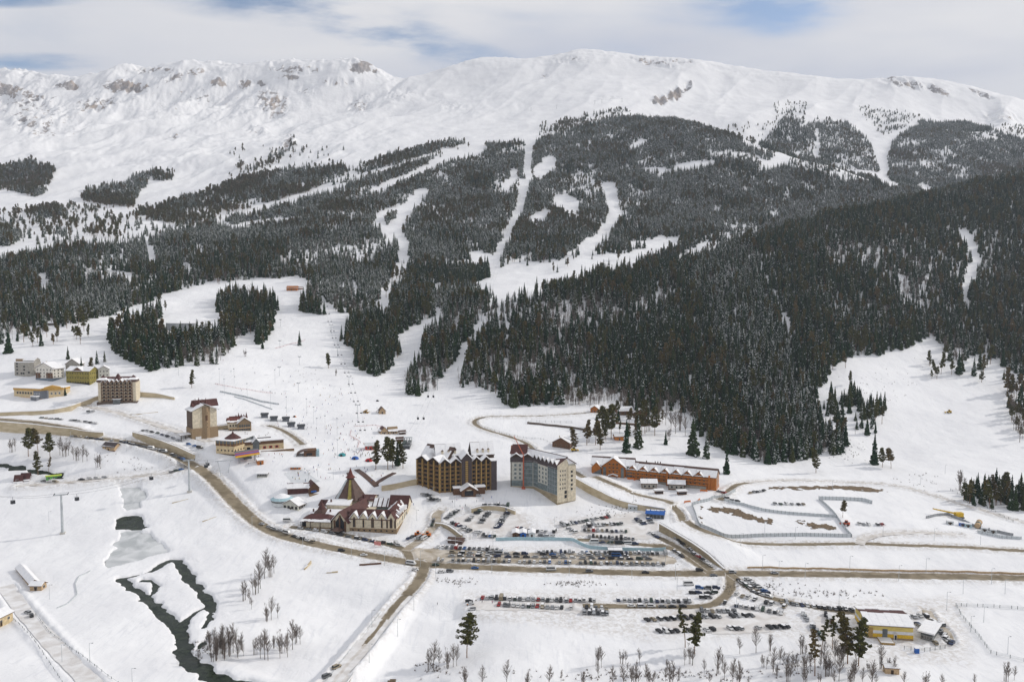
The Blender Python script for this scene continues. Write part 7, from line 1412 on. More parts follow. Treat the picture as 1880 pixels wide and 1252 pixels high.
# orange builder's netting and frames beside the orange hotel
for i, (px, py) in enumerate(((1158,880),(1168,881),(1174,878),(1306,893),(1292,902),(1262,922),(1283,919))):
    p = P(px, py); e = empty('barricade', p, i*.7, f'orange builders barricade by the orange hotel, {nth(i, 7)}', 'barricade', 'orange barricades'); m = MB(); m.box(-3,3,-.15,.15,.3,1.5,'orange_paint'); m.build('panel', e); m = MB(); m.box(-3,-2.8,-.6,.6,-.5,.3,'orange_paint'); m.box(2.8,3,-.6,.6,-.5,.3,'orange_paint'); m.build('feet', e)
S_ = Site((678,1006), (700,1007), 'roadside_banner', 'dull red banner board on posts before the cream hall', 'banner') if False else Site((687,985+17), (699,1003), 'roadside_banner', 'dull red banner board on posts before the cream hall', 'banner'); m = MB(); m.box(0,S_.W,0,.2,1,3.6,'net_red'); S_.part('board', m); m = MB(); m.box(.1,.3,.2,.4,-1,3.6,'steel'); m.box(S_.W-.3,S_.W-.1,.2,.4,-1,3.6,'steel'); S_.part('posts', m)
# covered stairs and promenade near the hall
for k, (a, b, wd, lb) in enumerate((((655,862),(692,893),5,'brown plank promenade stepping down behind the cone tower'), ((640,868),(648,885),4,'short brown plank ramp left of the promenade'), ((690,888),(724,868),4,'brown plank walkway joining the promenade under the pines'))):
    ln = smooth_line([P(*a), P(*b)], 2, 0); z = height(ln[:,0], ln[:,1]); ribbon(ln, z-.6, z+.35, wd, 'metal_brown', 'promenade', None, lb, 'walkway')
# bunting masts and masts
def ski_lift_stuff():
    def pylon(px, py, h, arm, rz, label, r=.55, cabs=(), mat='galv', name='lift_pylon', group=None):
        p = P(px, py); e = empty(name, p, rz, label, 'lift pylon', group); m = MB(); m.tube((0,0,-2),(0,0,h),r,r*.6,mat,10); m.build('mast', e); m = MB(); m.box(-arm,arm,-.3,.3,h-.2,h+.35,mat); m.build('crossarm', e)
        for s in (-1, 1): m = MB(); m.box(s*arm-.25,s*arm+.25,-2.8,2.8,h+.35,h+.75,'steel_dark'); m.build('sheave_train', e)
        if h > 20: m = MB(); m.box(-1.8,1.8,-1.8,1.8,-2,.9,'concrete_grey'); m.build('footing', e); m = MB(); m.box(-arm*.9,arm*.9,-1.5,-1.35,h+.9,h+1.0,mat); m.box(-arm*.9,arm*.9,1.35,1.5,h+.9,h+1.0,mat); m.build('catwalk', e)
        return p+Vector((0,0,h))
    def cabin(q, rz, label, group, s=1.0):
        e = empty('gondola_cabin', q, rz, label, 'gondola cabin', group); e.scale = (s, s, s); m = MB(); m.box(-1.1,1.1,-1.1,1.1,-4.6,-2.6,'dark_glass'); m.box(-1.15,1.15,-1.15,1.15,-5.0,-4.5,'steel_dark'); m.box(-1.1,1.1,-1.1,1.1,-2.6,-2.4,'steel'); m.build('cabin', e); m = MB(); m.box(-.08,.08,-.08,.08,-2.5,0,'steel_dark'); m.build('hanger', e)
    a = pylon(115, 979, 29, 4.5, R(20), 'tall grey gondola mast standing on the left snowfield', 1.1); b = pylon(348, 903, 26, 4.5, R(20), 'tall grey gondola mast beside the main road bend', 1.0)
    st = P(444, 849)+Vector((0,0,7)); 
    p = P(412, 872); e = empty('portal_mast', p, R(20), 'splayed two legged steel portal mast before the gondola station', 'lift pylon')
    m = MB(); m.tube((-2.5,0,-1),(-5,0,12),.3,.25,'galv'); m.tube((2.5,0,-1),(5,0,12),.3,.25,'galv'); m.box(-7,7,-.3,.3,12,12.5,'galv'); m.build('frame', e); pm = p+Vector((0,0,12.8))
    def cable(p, q, label, sag=2.0, r=.06, off=0.0, cat='cable'):
        d = (q-p); n = Vector((-d.y, d.x, 0)).normalized()*off; m = MB(); k = 10; pts = [p+n+d*(i/k)+Vector((0,0,.6-4*sag*(i/k)*(1-i/k))) for i in range(k+1)]; z0 = pts[0].copy()
        for u, v in zip(pts[:-1], pts[1:]): m.tube(u-z0, v-z0, r, r, 'steel_dark', 4)
        m.build('haul_cable', None, label, cat, loc=z0); return pts
    far = pos(-60, 905, 520)
    for o, w in ((-4.5, 'front'), (4.5, 'back')):
        c1 = cable(far, a, f'{w} haul cable from the left frame edge to the left mast', 3, off=o); c2 = cable(a, b, f'{w} haul cable between the two tall masts', 5, off=o); c3 = cable(b, pm, f'{w} haul cable from the bend mast to the portal mast', 1, off=o)
        cabin(c2[1 if o < 0 else 7], R(60), f'dark gondola cabin on the {w} cable between the tall masts', 'gondola cabins on the left line')
        cabin(c3[4 if o < 0 else 6], R(60), f'gondola cabin on the {w} cable over the main road', 'gondola cabins on the left line')
    cabin(c1[5], R(60), 'gondola cabin hanging left of the left mast', 'gondola cabins on the left line')
    # lines up the hill
    L1 = [(803,716,15),(848,622,15),(884,590,15)]; tops = [pylon(x, y, h, 3.2, R(-20), f'grey lift pylon on the cleared line right of the ski run, {("lowest","middle","highest")[i]}', .6, group='pylons of the right lift') for i, (x, y, h) in enumerate(L1)]
    s0 = P(757, 806)+Vector((0,0,7)); up = P(925,470)+Vector((0,0,14)); pts = [s0]+tops+[up, P(972,300)+Vector((0,0,14))]
    nm = ['station to lowest', 'lowest to middle', 'middle to highest', 'highest to the hill', 'upper hill']
    for o, w in ((-3, 'left'), (3, 'right')):
        for i, (u, v) in enumerate(zip(pts[:-1], pts[1:])):
            c = cable(u, v, f'{w} lift cable, {nm[i]} pylon stretch', 3, .05, o)
            if i < 2: [cabin(c[k], 0, f'gondola cabin on the {w} cable of the right lift, {nm[i]} stretch, {("lower","upper")[j]}', 'cabins of the right lift', .9) for j, k in enumerate((3, 7))]
    L2 = [(657,768,14),(641,710,12),(620,655,12),(608,612,12),(596,565,12)]; tp = [pylon(x, y, h, 2.2, 0, f'slim chairlift pylon on the open piste, {ordw(i)} from the bottom', .35, group='pylons of the piste chairlift') for i, (x, y, h) in enumerate(L2)]
    pts = [P(668,803)+Vector((0,0,4))]+tp
    for o, w in ((-2.2, 'left'), (2.2, 'right')):
        for i, (u, v) in enumerate(zip(pts[:-1], pts[1:])):
            c = cable(u, v, f'{w} chairlift cable over the piste, {ordw(i)} span from bottom', 1, .04, o)
            for j, k in enumerate((2, 5, 8)):
                e = empty('lift_chair', c[k], 0, f'lift chair on the {w} cable, {ordw(j)} in the {ordw(i)} span from bottom', 'lift chair', 'chairs of the piste chairlift'); m = MB(); m.box(-1.1,1.1,-.3,.3,-3.2,-3.0,'steel_dark'); m.box(-1.1,1.1,.2,.3,-3.0,-2.3,'steel_dark'); m.box(-.05,.05,-.05,.05,-3,0,'steel_dark'); m.build('chair', e)
    for x, y, i in ((513,690,0),(514,640,1),(515,600,2),(548,720,3),(550,670,4)): pylon(x, y, 10, 1.2, 0, f'thin drag lift pole on the nursery slope, {ordw(i)} of five from lower left', .22, group='drag lift poles')
    for i, (x, y) in enumerate(((975,205),(1022,200),(1092,192),(1105,190),(1142,188))): pylon(x, y, 14, 3, 0, f'tiny distant lift pylon high on the snowy shoulder, {nth(i, 5)}', .7, group='distant pylons on the shoulder')
ski_lift_stuff()
# light poles
lpole = None
def pole(px, py, h, label, kind=0, group='light poles'):
    global lpole
    p = P(px, py); e = empty('street_lamp', p, random.uniform(-.4, .4), label, 'street lamp', group); m = MB(); m.tube((0,0,-1),(0,0,h),.14,.09,'galv',5); m.build('pole', e); m = MB()
    if kind: m.box(-.8,.8,-.2,.2,h-.3,h+.5,'galv')
    else: m.box(-.1,1.8,-.06,.06,h-.08,h+.05,'galv'); m.box(1.2,2.0,-.18,.18,h-.12,h+.1,'steel')
    m.build('lamp_head', e)
PO = [('on the ski slope', 1, 17, [(403,705),(412,725),(454,733),(497,748),(526,758),(563,762),(576,778),(597,795),(619,800),(430,705),(505,706),(328,690),(300,682),(620,842),(582,800)]),
      ('along the main road', 0, 10, [(60,806),(130,812),(232,828),(292,843),(463,972),(556,1002),(645,1022),(706,1038),(903,1052),(1045,1056),(1160,1062),(1240,1064),(1400,1046),(1560,1048),(1700,1052),(1478,1062),(1650,1066),(1820,1072)]),
      ('along the upper right road', 0, 9, [(1098,905),(1163,922),(1230,958),(1360,1002),(1404,978),(1460,990),(1621,985),(1715,992),(1800,1000),(1528,900),(1690,890),(1735,870)]),
      ('around the car parks', 0, 11, [(905,1002),(1018,975),(1120,1000),(1430,1060),(1243,1085),(1352,1130),(1540,1120),(1738,1120),(836,1010),(772,1040),(1222,1032)]),
      ('on the lower left snowfield', 0, 9, [(114,1215),(165,1212),(243,1260),(91,1100),(30,900),(175,880),(90,960)]), ('at the bridge road', 0, 10, [(683,1152),(760,1120),(730,1168),(678,1216),(800,1060)]), ('by the ice rink and hall', 0, 8, [(566,880),(583,875),(612,880),(700,930),(765,955),(650,905),(795,912),(835,930)]), ('in the fenced plot lower right', 0, 9, [(1782,1160),(1806,1142),(1850,1200),(1768,1090),(1845,1090)])]
for rg, kd, h, pl in PO:
    for i, (x, y) in enumerate(sorted(pl)): pole(x, y, h, f'thin {"floodlight mast" if kd else "grey lamp post"} {rg}, {nth(i, len(pl))}', kd, f'lamps {rg}')
# ------------------------------------------------------------------ single trees
def T(px, py, hpx, key, label, group=None, lean=0.0, rot=None):
    p = P(px, py); base = {'tall': 24, 'slim': 24, 'fine': 14, 'dark': 21, 'snow': 20, 'fros': 19, 'pine': 20, 'bare': 13}[key[:4]]; plant(p.x, p.y, hpx*p.y/FPX/base*1.04, key, label, group, rot, lean, p.z)
for q in ((857,1207,80,'tall_pine_0','tall golden green pine left of the lower car park'), (1275,1200,76,'tall_pine_1','dense pine standing before the lower right car park'), (1258,1188,70,'slim_pine_0','thin almost bare pine touching the dense one'), (1556,1218,92,'tall_pine_3','tall leaning pine, left of the close pair by the warehouse'), (1576,1222,90,'tall_pine_1','tall dense pine, right of the close pair by the warehouse'),
          (1496,1240,86,'slim_pine_1','narrow pine left of the warehouse pines'), (1508,1200,66,'slim_pine_0','bare stemmed slim pine behind the narrow pine'), (1528,1192,64,'slim_pine_1','leaning bare pine trunk among parked cars'), (1547,950,30,'tall_pine_2','lone round pine beside the slanting fence'), (52,838,50,'tall_pine_0','big pine, leftmost of the three above the river bend'), (70,832,44,'tall_pine_2','middle pine of the three above the river bend'), (92,843,46,'tall_pine_0','right pine of the three above the river bend'),
          (70,872,42,'tall_pine_1','young pine below the three, by the canal'), (89,868,28,'slim_pine_0','small pine right of the young canal pine'), (352,712,32,'tall_pine_3','lone dark pine on the slope above the tower hotel'), (550,634,26,'snowy_spruce_0','lone snowy spruce in the middle of the nursery slope'), (603,676,34,'snowy_pine_0','brownish bushy pine beside the piste'), (1055,828,42,'tall_pine_3','pine touching the right of the brown log house'), (690,862,52,'tall_pine_1','slim tall pine, leftmost by the promenade'), (712,862,58,'tall_pine_0','tall pine second from left by the promenade'), (721,858,50,'tall_pine_1','pine third from left by the promenade'), (740,860,48,'tall_pine_3','dark dense pine rightmost by the promenade'), (730,855,46,'dark_spruce_1','dark fir behind the promenade pines'),
          (1498,868,44,'tall_pine_3','green pine at the foot of the hill, alone on snow'), (1605,852,58,'dark_spruce_0','snowy dark spruce left of the leaning pair'), (1620,858,34,'tall_pine_0','left pine of the small leaning pair'), (1636,860,36,'tall_pine_2','right pine of the small leaning pair'), (1334,870,46,'dark_spruce_2','dark spruce just behind the right end of the orange hotel'), (1272,835,72,'dark_spruce_3','big dark spruce behind the orange hotel roof, left'), (1297,842,50,'snowy_spruce_1','snowy spruce behind the orange hotel roof, right'), (1760,688,44,'dark_spruce_1','big dark spruce at the top right of the white meadow'), (1788,690,34,'snowy_spruce_2','snowy spruce right of the big one atop the meadow'), (1802,702,26,'snowy_pine_1','small round pine lowest atop the meadow'), (1850,722,46,'tall_pine_3','dark pine near the right frame edge above the meadow'),
          (1102,826,48,'tall_pine_3','pine left of the orange hotel head building'), (1122,806,60,'tall_pine_0','tall pine above the orange hut, left'), (1150,830,60,'dark_spruce_0','tall dark spruce directly behind the orange hotel'), (1172,822,62,'snowy_spruce_3','snowy spruce behind the orange hotel, right'), (1202,800,50,'tall_pine_0','pine right of the forest chalets'), (1222,816,26,'dark_spruce_2','small dark spruce on the snow behind the orange hotel')): T(*q)
for q in ((150,690,34,'dark_spruce_0','dark spruce behind the olive wrapped block, left'), (166,694,36,'tall_pine_3','dark pine behind the olive wrapped block, right'), (125,660,24,'dark_spruce_1','dark spruce behind the apartment houses'), (178,668,24,'snowy_spruce_0','snowy spruce above the cream six storey hotel'), (192,664,20,'snowy_spruce_1','smaller snowy spruce above the cream six storey hotel'), (120,726,16,'dark_spruce_2','short bushy spruce at the right end of the orange trimmed hall'), (16,648,44,'dark_spruce_3','dark spruce by the far left slope path'), (98,632,24,'snowy_pine_1','snowy pine by the slope path left'), (482,640,22,'dark_spruce_0','dark spruce below the grove, right'), (450,655,16,'bare_clump_1','leafless bush below the grove'), (617,690,14,'bare_clump_0','leafless bush beside the brownish pine')): T(*q)
bare = [('in the brush right of the river', [(382,1190,40),(392,1195,46),(402,1200,50),(410,1192,52),(420,1204,58),(428,1198,60),(436,1206,44),(442,1192,40),(396,1210,30),(412,1212,34)]), ('on the snowfield left of the river pond', [(450,1102,46),(458,1108,30),(470,1090,54),(478,1080,58),(486,1062,60),(495,1058,50),(503,1052,38),(462,1118,24)]),
        ('in the lower clump below the road field', [(470,1202,40),(478,1208,50),(486,1210,62),(492,1212,58),(502,1190,30),(514,1208,44),(520,1198,56),(528,1206,44),(537,1192,60),(545,1180,44),(551,1182,38),(490,1140,40),(498,1138,48),(510,1134,30)]), ('left of the golden pine', [(790,1228,48),(796,1230,60),(806,1226,40),(822,1226,46),(832,1224,50),(838,1222,42)]),
        ('along the bottom edge, middle', [(855,1262,50),(885,1262,44),(930,1262,56),(968,1262,40),(1008,1262,46),(1030,1250,24),(1070,1262,38),(1125,1262,44),(1145,1262,50),(1165,1262,58),(1188,1262,48)]), ('below the lower right car park', [(1234,1262,62),(1316,1240,58),(1345,1262,60),(1355,1258,40),(1388,1198,52),(1413,1195,40),(1420,1232,50),(1438,1222,30),(1358,1200,36),(1458,1222,34)]),
        ('around the warehouse pines', [(1478,1250,48),(1512,1228,56),(1520,1240,50),(1540,1250,58),(1560,1262,44),(1583,1258,38),(1600,1262,46),(1470,1200,46),(1545,1220,40)]), ('at the bottom right corner', [(1632,1230,30),(1640,1236,36),(1660,1262,34),(1700,1262,40),(1730,1262,30),(1790,1262,28),(1848,1252,48),(1862,1248,30)]),
        ('above the river near the log cabin', [(110,836,36),(118,838,40),(126,836,30),(135,844,28),(143,846,32),(152,848,34),(160,846,26),(180,858,34),(184,860,26),(20,830,30),(28,828,26)]), ('beside the right meadow and pine belt', [(1764,900,46),(1772,905,30),(1866,790,40),(1858,770,46),(1872,812,44)]), ('behind the orange hotel', [(1232,790,40),(1240,796,44),(1250,790,46),(1258,800,40),(1222,780,36),(1210,776,38),(1190,790,34),(1228,808,30)])]
rb_ = random.Random(4)
bare += [('in the brush along the bottom edge, right of middle', [(int(rb_.uniform(1080, 1480)), int(rb_.uniform(1215, 1262)), int(rb_.uniform(22, 50))) for _ in range(34)]), ('in the thicket below the yellow warehouse', [(int(rb_.uniform(1470, 1620)), int(rb_.uniform(1205, 1262)), int(rb_.uniform(24, 56))) for _ in range(20)]),
         ('in the thicket on the right river bank', [(int(rb_.gauss(405, 17)), int(rb_.uniform(1180, 1216)), int(rb_.uniform(26, 58))) for _ in range(18)])]
for rg, l in bare:
    for i, (x, y, h) in enumerate(sorted(l)): T(x, y, h*.92, f'fine_bare_{i % 4}' if i % 3 else f'bare_clump_{i % 2}', f'leafless grey brown tree {rg}, {nth(i, len(l))}', f'leafless trees {rg}')
# low scrub poking through the snow
def scrub():
    pts = []; rs = np.random.default_rng(5)
    for px, py, sx, sy, n in ((1060,1072,60,6,60),(1380,1076,90,8,90),(1500,1090,120,8,80),(1200,1240,260,10,160),(370,1190,30,20,60),(560,690,30,20,20),(1620,700,90,50,50),(800,1225,40,15,40),(1460,1215,60,18,60),(980,1100,90,4,50),(840,1068,40,8,40),(1560,830,30,20,40),(250,850,60,20,30),(1150,930,30,14,40),(1110,938,50,16,40),(1700,880,60,20,30),(480,800,40,14,20)):
        for _ in range(n): p = P(px+rs.normal()*sx*.5, py+rs.normal()*sy*.5); pts.append(p)
    q = []; m = []
    for p in pts:
        k, mm = clumps(rs, [(p.x, p.y, p.z+.15)], .6, 5, .2, .3); q.append(k); m += mm; q.append(sticks([((p.x,p.y,p.z-.1), (p.x+rs.normal()*.5, p.y+rs.normal()*.5, p.z+rs.uniform(.6,1.8)), .05, .02) for _ in range(3)], 3)); m += [3]*9
    V = np.concatenate(q).reshape(-1, 3); me = mesh_np('low_scrub', V, np.arange(len(V)).reshape(-1, 4), [MAT('twig'), MAT('snow_tree'), MAT('frost'), MAT('twig')], m); obj('low_scrub', me, kind='stuff')
scrub()
# ------------------------------------------------------------------ cars
CAR_COL = {'white': (.62,.62,.61), 'silver': (.34,.35,.36), 'grey': (.13,.135,.14), 'black': (.018,.018,.02), 'dark blue': (.02,.035,.09), 'blue': (.03,.11,.30), 'red': (.32,.025,.02), 'beige': (.30,.25,.17), 'dark green': (.03,.06,.04)}
for k, c in CAR_COL.items(): DEFS['paint '+k] = (lambda k=k, c=c: principled('car_paint', c, .35, .1, .5)[0])
DEFS['car_glass'] = lambda: principled('car_glass', (.02,.024,.028), .15, 0, .5)[0]
def car_bm(kind):
    """outline along the length, lofted over three widths; returns verts, faces, tags (0 paint 1 glass)"""
    if kind == 'van': L_, Wd, Hh, pr = 6.2, 2.0, 2.5, [(-3.1,.5),(-3.1,2.3),(-2.9,2.5),(2.0,2.5),(2.5,1.5),(3.05,1.2),(3.1,.5)]
    elif kind == 'jeep': L_, Wd, Hh, pr = 4.6, 1.86, 1.8, [(-2.3,.45),(-2.3,1.1),(-2.05,1.72),(-1.8,1.8),(.55,1.76),(1.15,1.15),(2.2,1.0),(2.3,.45)]
    elif kind == 'estate': L_, Wd, Hh, pr = 4.2, 1.75, 1.5, [(-2.1,.35),(-2.1,.95),(-1.7,1.4),(-1.3,1.48),(.4,1.46),(1.1,.95),(2.0,.8),(2.1,.35)]
    else: L_, Wd, Hh, pr = 4.5, 1.78, 1.45, [(-2.25,.35),(-2.25,.9),(-1.5,.98),(-.9,1.42),(.3,1.44),(1.05,.95),(2.15,.8),(2.25,.35)]
    v = []; f = []; n = len(pr)
    for y, s in ((-1, 0), (-.82, 1), (.82, 1), (1, 0)):
        for x, z in pr: v.append((x*(1 if s or z < .96 else .94), y*Wd/2*(1 if z < 1.05 or kind == 'van' else .86), z if s else min(z, .96 if kind != 'van' else 2.3)))
    for r in range(3):
        for i in range(n-1): f.append((r*n+i, (r+1)*n+i, (r+1)*n+i+1, r*n+i+1))
        f.append((r*n, r*n+n-1, (r+1)*n+n-1, (r+1)*n))
    f += [tuple(range(n))[::-1], tuple(range(3*n, 4*n))]; return v, f, pr, Wd
SHAPES = ['saloon', 'estate', 'jeep', 'van']; CM = {}
def car_meshes(kind, col, snow):
    key = (kind, col, snow)
    if key in CM: return CM[key]
    v, f, pr, Wd = car_bm(kind); me = bpy.data.meshes.new('car_body'); me.from_pydata(v, [], f); me.materials.append(MAT('paint '+col)); 
    bm = bmesh.new(); bm.from_mesh(me); bmesh.ops.recalc_face_normals(bm, faces=bm.faces); bm.to_mesh(me); bm.free()
    zt = max(z for x, z in pr); top = [x for x, z in pr if z > zt-.12]; x0, x1 = min(top), max(top); zb = .95 if kind != 'van' else 1.35
    fx = next(x for x, z in pr if x > x1 and z < zt-.2); rx = next((x for x, z in reversed(pr) if x < x0 and z < zt-.2), x0-.4) if kind != 'van' else x0-.2; g = MB(); w = Wd/2*.84
    def q(a, b, c, d): g.add([a, b, c, d], [(0,1,2,3)], 'car_glass')
    e = .03; q((x1+.04,-w,zt-.08),(x1+.04,w,zt-.08),(fx+.02,w+.03,zb+.08),(fx+.02,-w-.03,zb+.08)); q((x0-e,-w,zt-.08),(x0-e,w,zt-.08),(rx-e,w,zb+.08),(rx-e,-w,zb+.08))
    for s in (-1, 1): y = s*(Wd/2*(.93 if kind != 'van' else 1)+e); q((x0+.1,y*(.93 if kind != 'van' else 1),zt-.12),(x1-.05,y*(.93 if kind != 'van' else 1),zt-.12),(fx-.15,y,zb+.1),(rx+.25,y,zb+.1))
    gm = bpy.data.meshes.new('car_windows'); gm.from_pydata(g.v, [], g.f); gm.materials.append(MAT('car_glass')); sm = None
    if snow:
        s = MB(); s.box(x0+.05,x1-.05,-w*.95,w*.95,zt,zt+.14,'snow'); 
        if snow > 1: s.box(fx+.2,-.15+max(x for x, z in pr),-w,w,zb-.02,zb+.1,'snow')
        sm = bpy.data.meshes.new('roof_snow'); sm.from_pydata(s.v, [], s.f); sm.materials.append(MAT('snow'))
    CM[key] = (me, gm, sm, pr); return CM[key]
wh = MB(); wh.tube((0,-.11,0),(0,.11,0),.33,.33,'black_paint',10); wh_o = wh.build('wheel'); WHEEL = wh_o.data; bpy.data.objects.remove(wh_o)
CARS = []
def car(x, y, ang, place, group, kind=None, col=None, snow=None, tag_=''):
    r = random.random(); kind = kind or ('jeep' if r < .34 else 'saloon' if r < .72 else 'estate' if r < .95 else 'van'); col = col or random.choices(['white','silver','grey','black','dark blue','blue','red','beige','dark green'], [22,19,18,24,6,3,3,4,4])[0]
    CARS.append(dict(x=x, y=y, a=ang+random.uniform(-.05, .05), place=place, group=group, kind=kind, col=col, snow=snow if snow is not None else random.choices([0,1,2], [6,2,1])[0]))
def row(pl, n, mode, place, jit=.25, skip=.06, **k):
    """cars set side by side ('end': noses across the line) or nose to tail ('side')"""
    pts = [P(a, b) for a, b in pl]; ln = smooth_line(pts, .5, 0); T_ = len(ln)-1; k = dict(k); kf = k.pop('flip', 0)
    for i in range(n):
        if random.random() < skip: continue
        j = (i+.5)/n*T_; i0 = min(int(j), T_-1); p = ln[i0]+(ln[i0+1]-ln[i0])*(j-i0); d = ln[min(i0+4, T_)]-ln[max(i0-3, 0)]; a = math.atan2(d[1], d[0])
        car(p[0]+random.gauss(0, jit), p[1]+random.gauss(0, jit), a+(math.pi/2 if mode == 'end' else 0)+k.get('skew', 0)+(math.pi if random.random() < .3 else 0), place, 'cars '+place, **{q: v for q, v in k.items() if q != 'skew'})
row([(882,1098),(1095,1104)], 25, 'end', 'in the upper row of the lower left car park'); row([(912,1111),(1117,1119)], 23, 'end', 'in the second row of the lower left car park'); row([(1070,1125),(1118,1127)], 6, 'end', 'in the short front row of the lower left car park'); row([(862,1102),(866,1122)], 4, 'end', 'at the left end of the lower left car park')
row([(1130,1103),(1272,1105)], 14, 'end', 'in the top row of the lower middle car park'); row([(1150,1114),(1262,1114)], 6, 'side', 'lined up on the lower car park lane'); row([(1182,1139),(1384,1130)], 17, 'end', 'in the middle row of the lower right car park', skew=.35); row([(1284,1122),(1352,1123)], 7, 'end', 'in the short back row of the lower right car park'); row([(1205,1160),(1450,1151)], 23, 'end', 'in the front row of the lower right car park', skew=.3)
row([(1326,1108),(1438,1127)], 11, 'end', 'in the row below the lane right of the junction'); row([(1336,1090),(1446,1116)], 10, 'end', 'along the lane right of the junction'); row([(1355,1066),(1378,1082)], 5, 'side', 'just below the main road right of the junction'); row([(1366,1064),(1412,1094)], 7, 'end', 'in the cluster right of the junction'); row([(1380,1087),(1416,1098)], 4, 'side', 'at the lower cluster right of the junction')
row([(1262,1080),(1322,1081)], 4, 'side', 'in the back line left of the junction'); row([(1264,1089),(1318,1089)], 4, 'side', 'in the middle line left of the junction'); row([(1284,1097),(1308,1099)], 2, 'side', 'in the front line left of the junction'); row([(1430,1106),(1560,1121),(1668,1131)], 24, 'end', 'in the long line behind the yellow warehouse', skew=.2)
row([(1472,1126),(1512,1174)], 9, 'end', 'in the left column before the yellow warehouse', skew=1.2); row([(1514,1128),(1566,1184)], 12, 'end', 'in the column left of the yellow warehouse', skew=1.2); row([(1672,1133),(1706,1133)], 3, 'end', 'behind the annex'); row([(1708,1139),(1730,1151)], 5, 'end', 'right of the annex, upper'); row([(1726,1160),(1750,1184)], 7, 'end', 'at the far right end of the car parks', skew=.9); row([(1680,1144),(1690,1152)], 2, 'side', 'beside the annex'); row([(1705,1180),(1722,1181)], 2, 'end', 'before the annex')
row([(800,1005),(925,1011)], 15, 'end', 'in the back left row of the brown car park'); row([(985,1014),(1226,1017)], 30, 'end', 'in the back row of the brown car park'); row([(806,1015),(1192,1023)], 23, 'side', 'in the first middle line of the brown car park'); row([(820,1021),(1200,1028)], 22, 'side', 'in the second middle line of the brown car park'); row([(800,1029),(1222,1037)], 45, 'end', 'in the front row of the brown car park')
row([(884,928),(935,930)], 9, 'end', 'under the curved wall of the upper car park'); row([(934,936),(912,971)], 11, 'end', 'in the right column of the upper car park', skew=.6); row([(884,936),(856,958)], 7, 'end', 'in the left middle column of the upper car park', skew=.5); row([(900,940),(880,962)], 6, 'end', 'in the right middle column of the upper car park', skew=.5); row([(840,938),(818,953)], 7, 'end', 'at the left edge of the upper car park', skew=.3)
row([(830,960),(864,977),(912,985)], 20, 'end', 'along the lower left edge of the upper car park'); row([(945,970),(1022,978)], 10, 'end', 'in the lower right row of the upper car park'); row([(988,984),(1018,986)], 3, 'side', 'beside the white box containers'); row([(1030,966),(1120,949)], 15, 'end', 'in the back row of the snowy right car park'); row([(1072,967),(1144,962)], 11, 'end', 'in the second row of the snowy right car park'); row([(1068,974),(1153,977)], 10, 'end', 'in the third row of the snowy right car park'); row([(1078,986),(1166,991)], 12, 'end', 'in the front row of the snowy right car park'); row([(1042,970),(1060,980)], 3, 'end', 'at the left of the snowy right car park')
row([(1082,998),(1174,1000)], 6, 'side', 'on the lane below the snowy right car park'); row([(1168,953),(1184,964)], 5, 'end', 'near the blue roofed garage'); row([(1190,951),(1196,962)], 3, 'end', 'left of the blue roofed garage'); row([(1186,975),(1208,988)], 4, 'side', 'below the blue roofed garage'); row([(1236,988),(1308,1042)], 10, 'side', 'on the ramp beside the dark slanting wall'); row([(1236,1012),(1256,1026)], 3, 'side', 'on the ramp snow bank')
row([(1418,926),(1480,927)], 6, 'end', 'in the snowy yard above the fenced field'); row([(1374,906),(1412,901)], 6, 'side', 'by the brown earth bank', skew=.3); row([(1328,918),(1370,924)], 4, 'side', 'beside the curving pale fence'); row([(1572,962),(1624,964)], 6, 'end', 'right of the lone round pine'); row([(1318,903),(1332,906)], 3, 'side', 'at the right end of the orange hotel')
row([(128,802),(220,812),(300,830),(340,848)], 26, 'side', 'parked along the main road on the left'); row([(72,768),(180,779)], 12, 'side', 'above the long ochre wall', snow=2); row([(250,788),(300,800),(372,826)], 13, 'side', 'along the village street'); row([(76,884),(108,886)], 3, 'side', 'by the green kiosk'); row([(143,882),(200,877)], 4, 'side', 'on the bridge street'); row([(312,869),(336,862)], 3, 'side', 'at the main road end of the bridge street')
row([(478,962),(530,982)], 8, 'side', 'on the verge left of the cream hall'); row([(536,984),(578,997)], 5, 'side', 'on the verge below the pavilion of the hall'); row([(545,970),(740,1003)], 13, 'side', 'on the lane before the cream hall'); row([(608,974),(630,978)], 4, 'end', 'before the entrance canopy of the hall'); row([(772,908),(797,912)], 6, 'end', 'before the left wing of the timber hotel'); row([(784,918),(810,920)], 5, 'end', 'below the left wing of the timber hotel'); row([(864,910),(882,911)], 2, 'side', 'at the timber hotel porch'); row([(748,992),(760,984)], 2, 'side', 'right of the cream hall'); row([(792,968),(798,952)], 3, 'side', 'on the lane right of the cream hall'); row([(160,757),(172,757)], 2, 'end', 'below the cream six storey hotel')
for px, py, kd, cl in ((627,1012,'jeep','black'),(668,1020,'saloon','white'),(872,1044,'saloon','blue'),(800,1038,'saloon','dark green'),(1082,1050,'jeep','grey'),(1185,1052,'saloon','black'),(1310,1058,'saloon','grey'),(1345,1052,'jeep','silver'),(1422,1053,'saloon','silver'),(1284,1048,'jeep','black'),(810,1051,'saloon','white'),(826,1050,'jeep','grey'),(762,1048,'saloon','white')):
    p = P(px, py); car(p.x, p.y, -.03, 'driving on the main road', 'cars driving on the main road', kd, cl, 0)
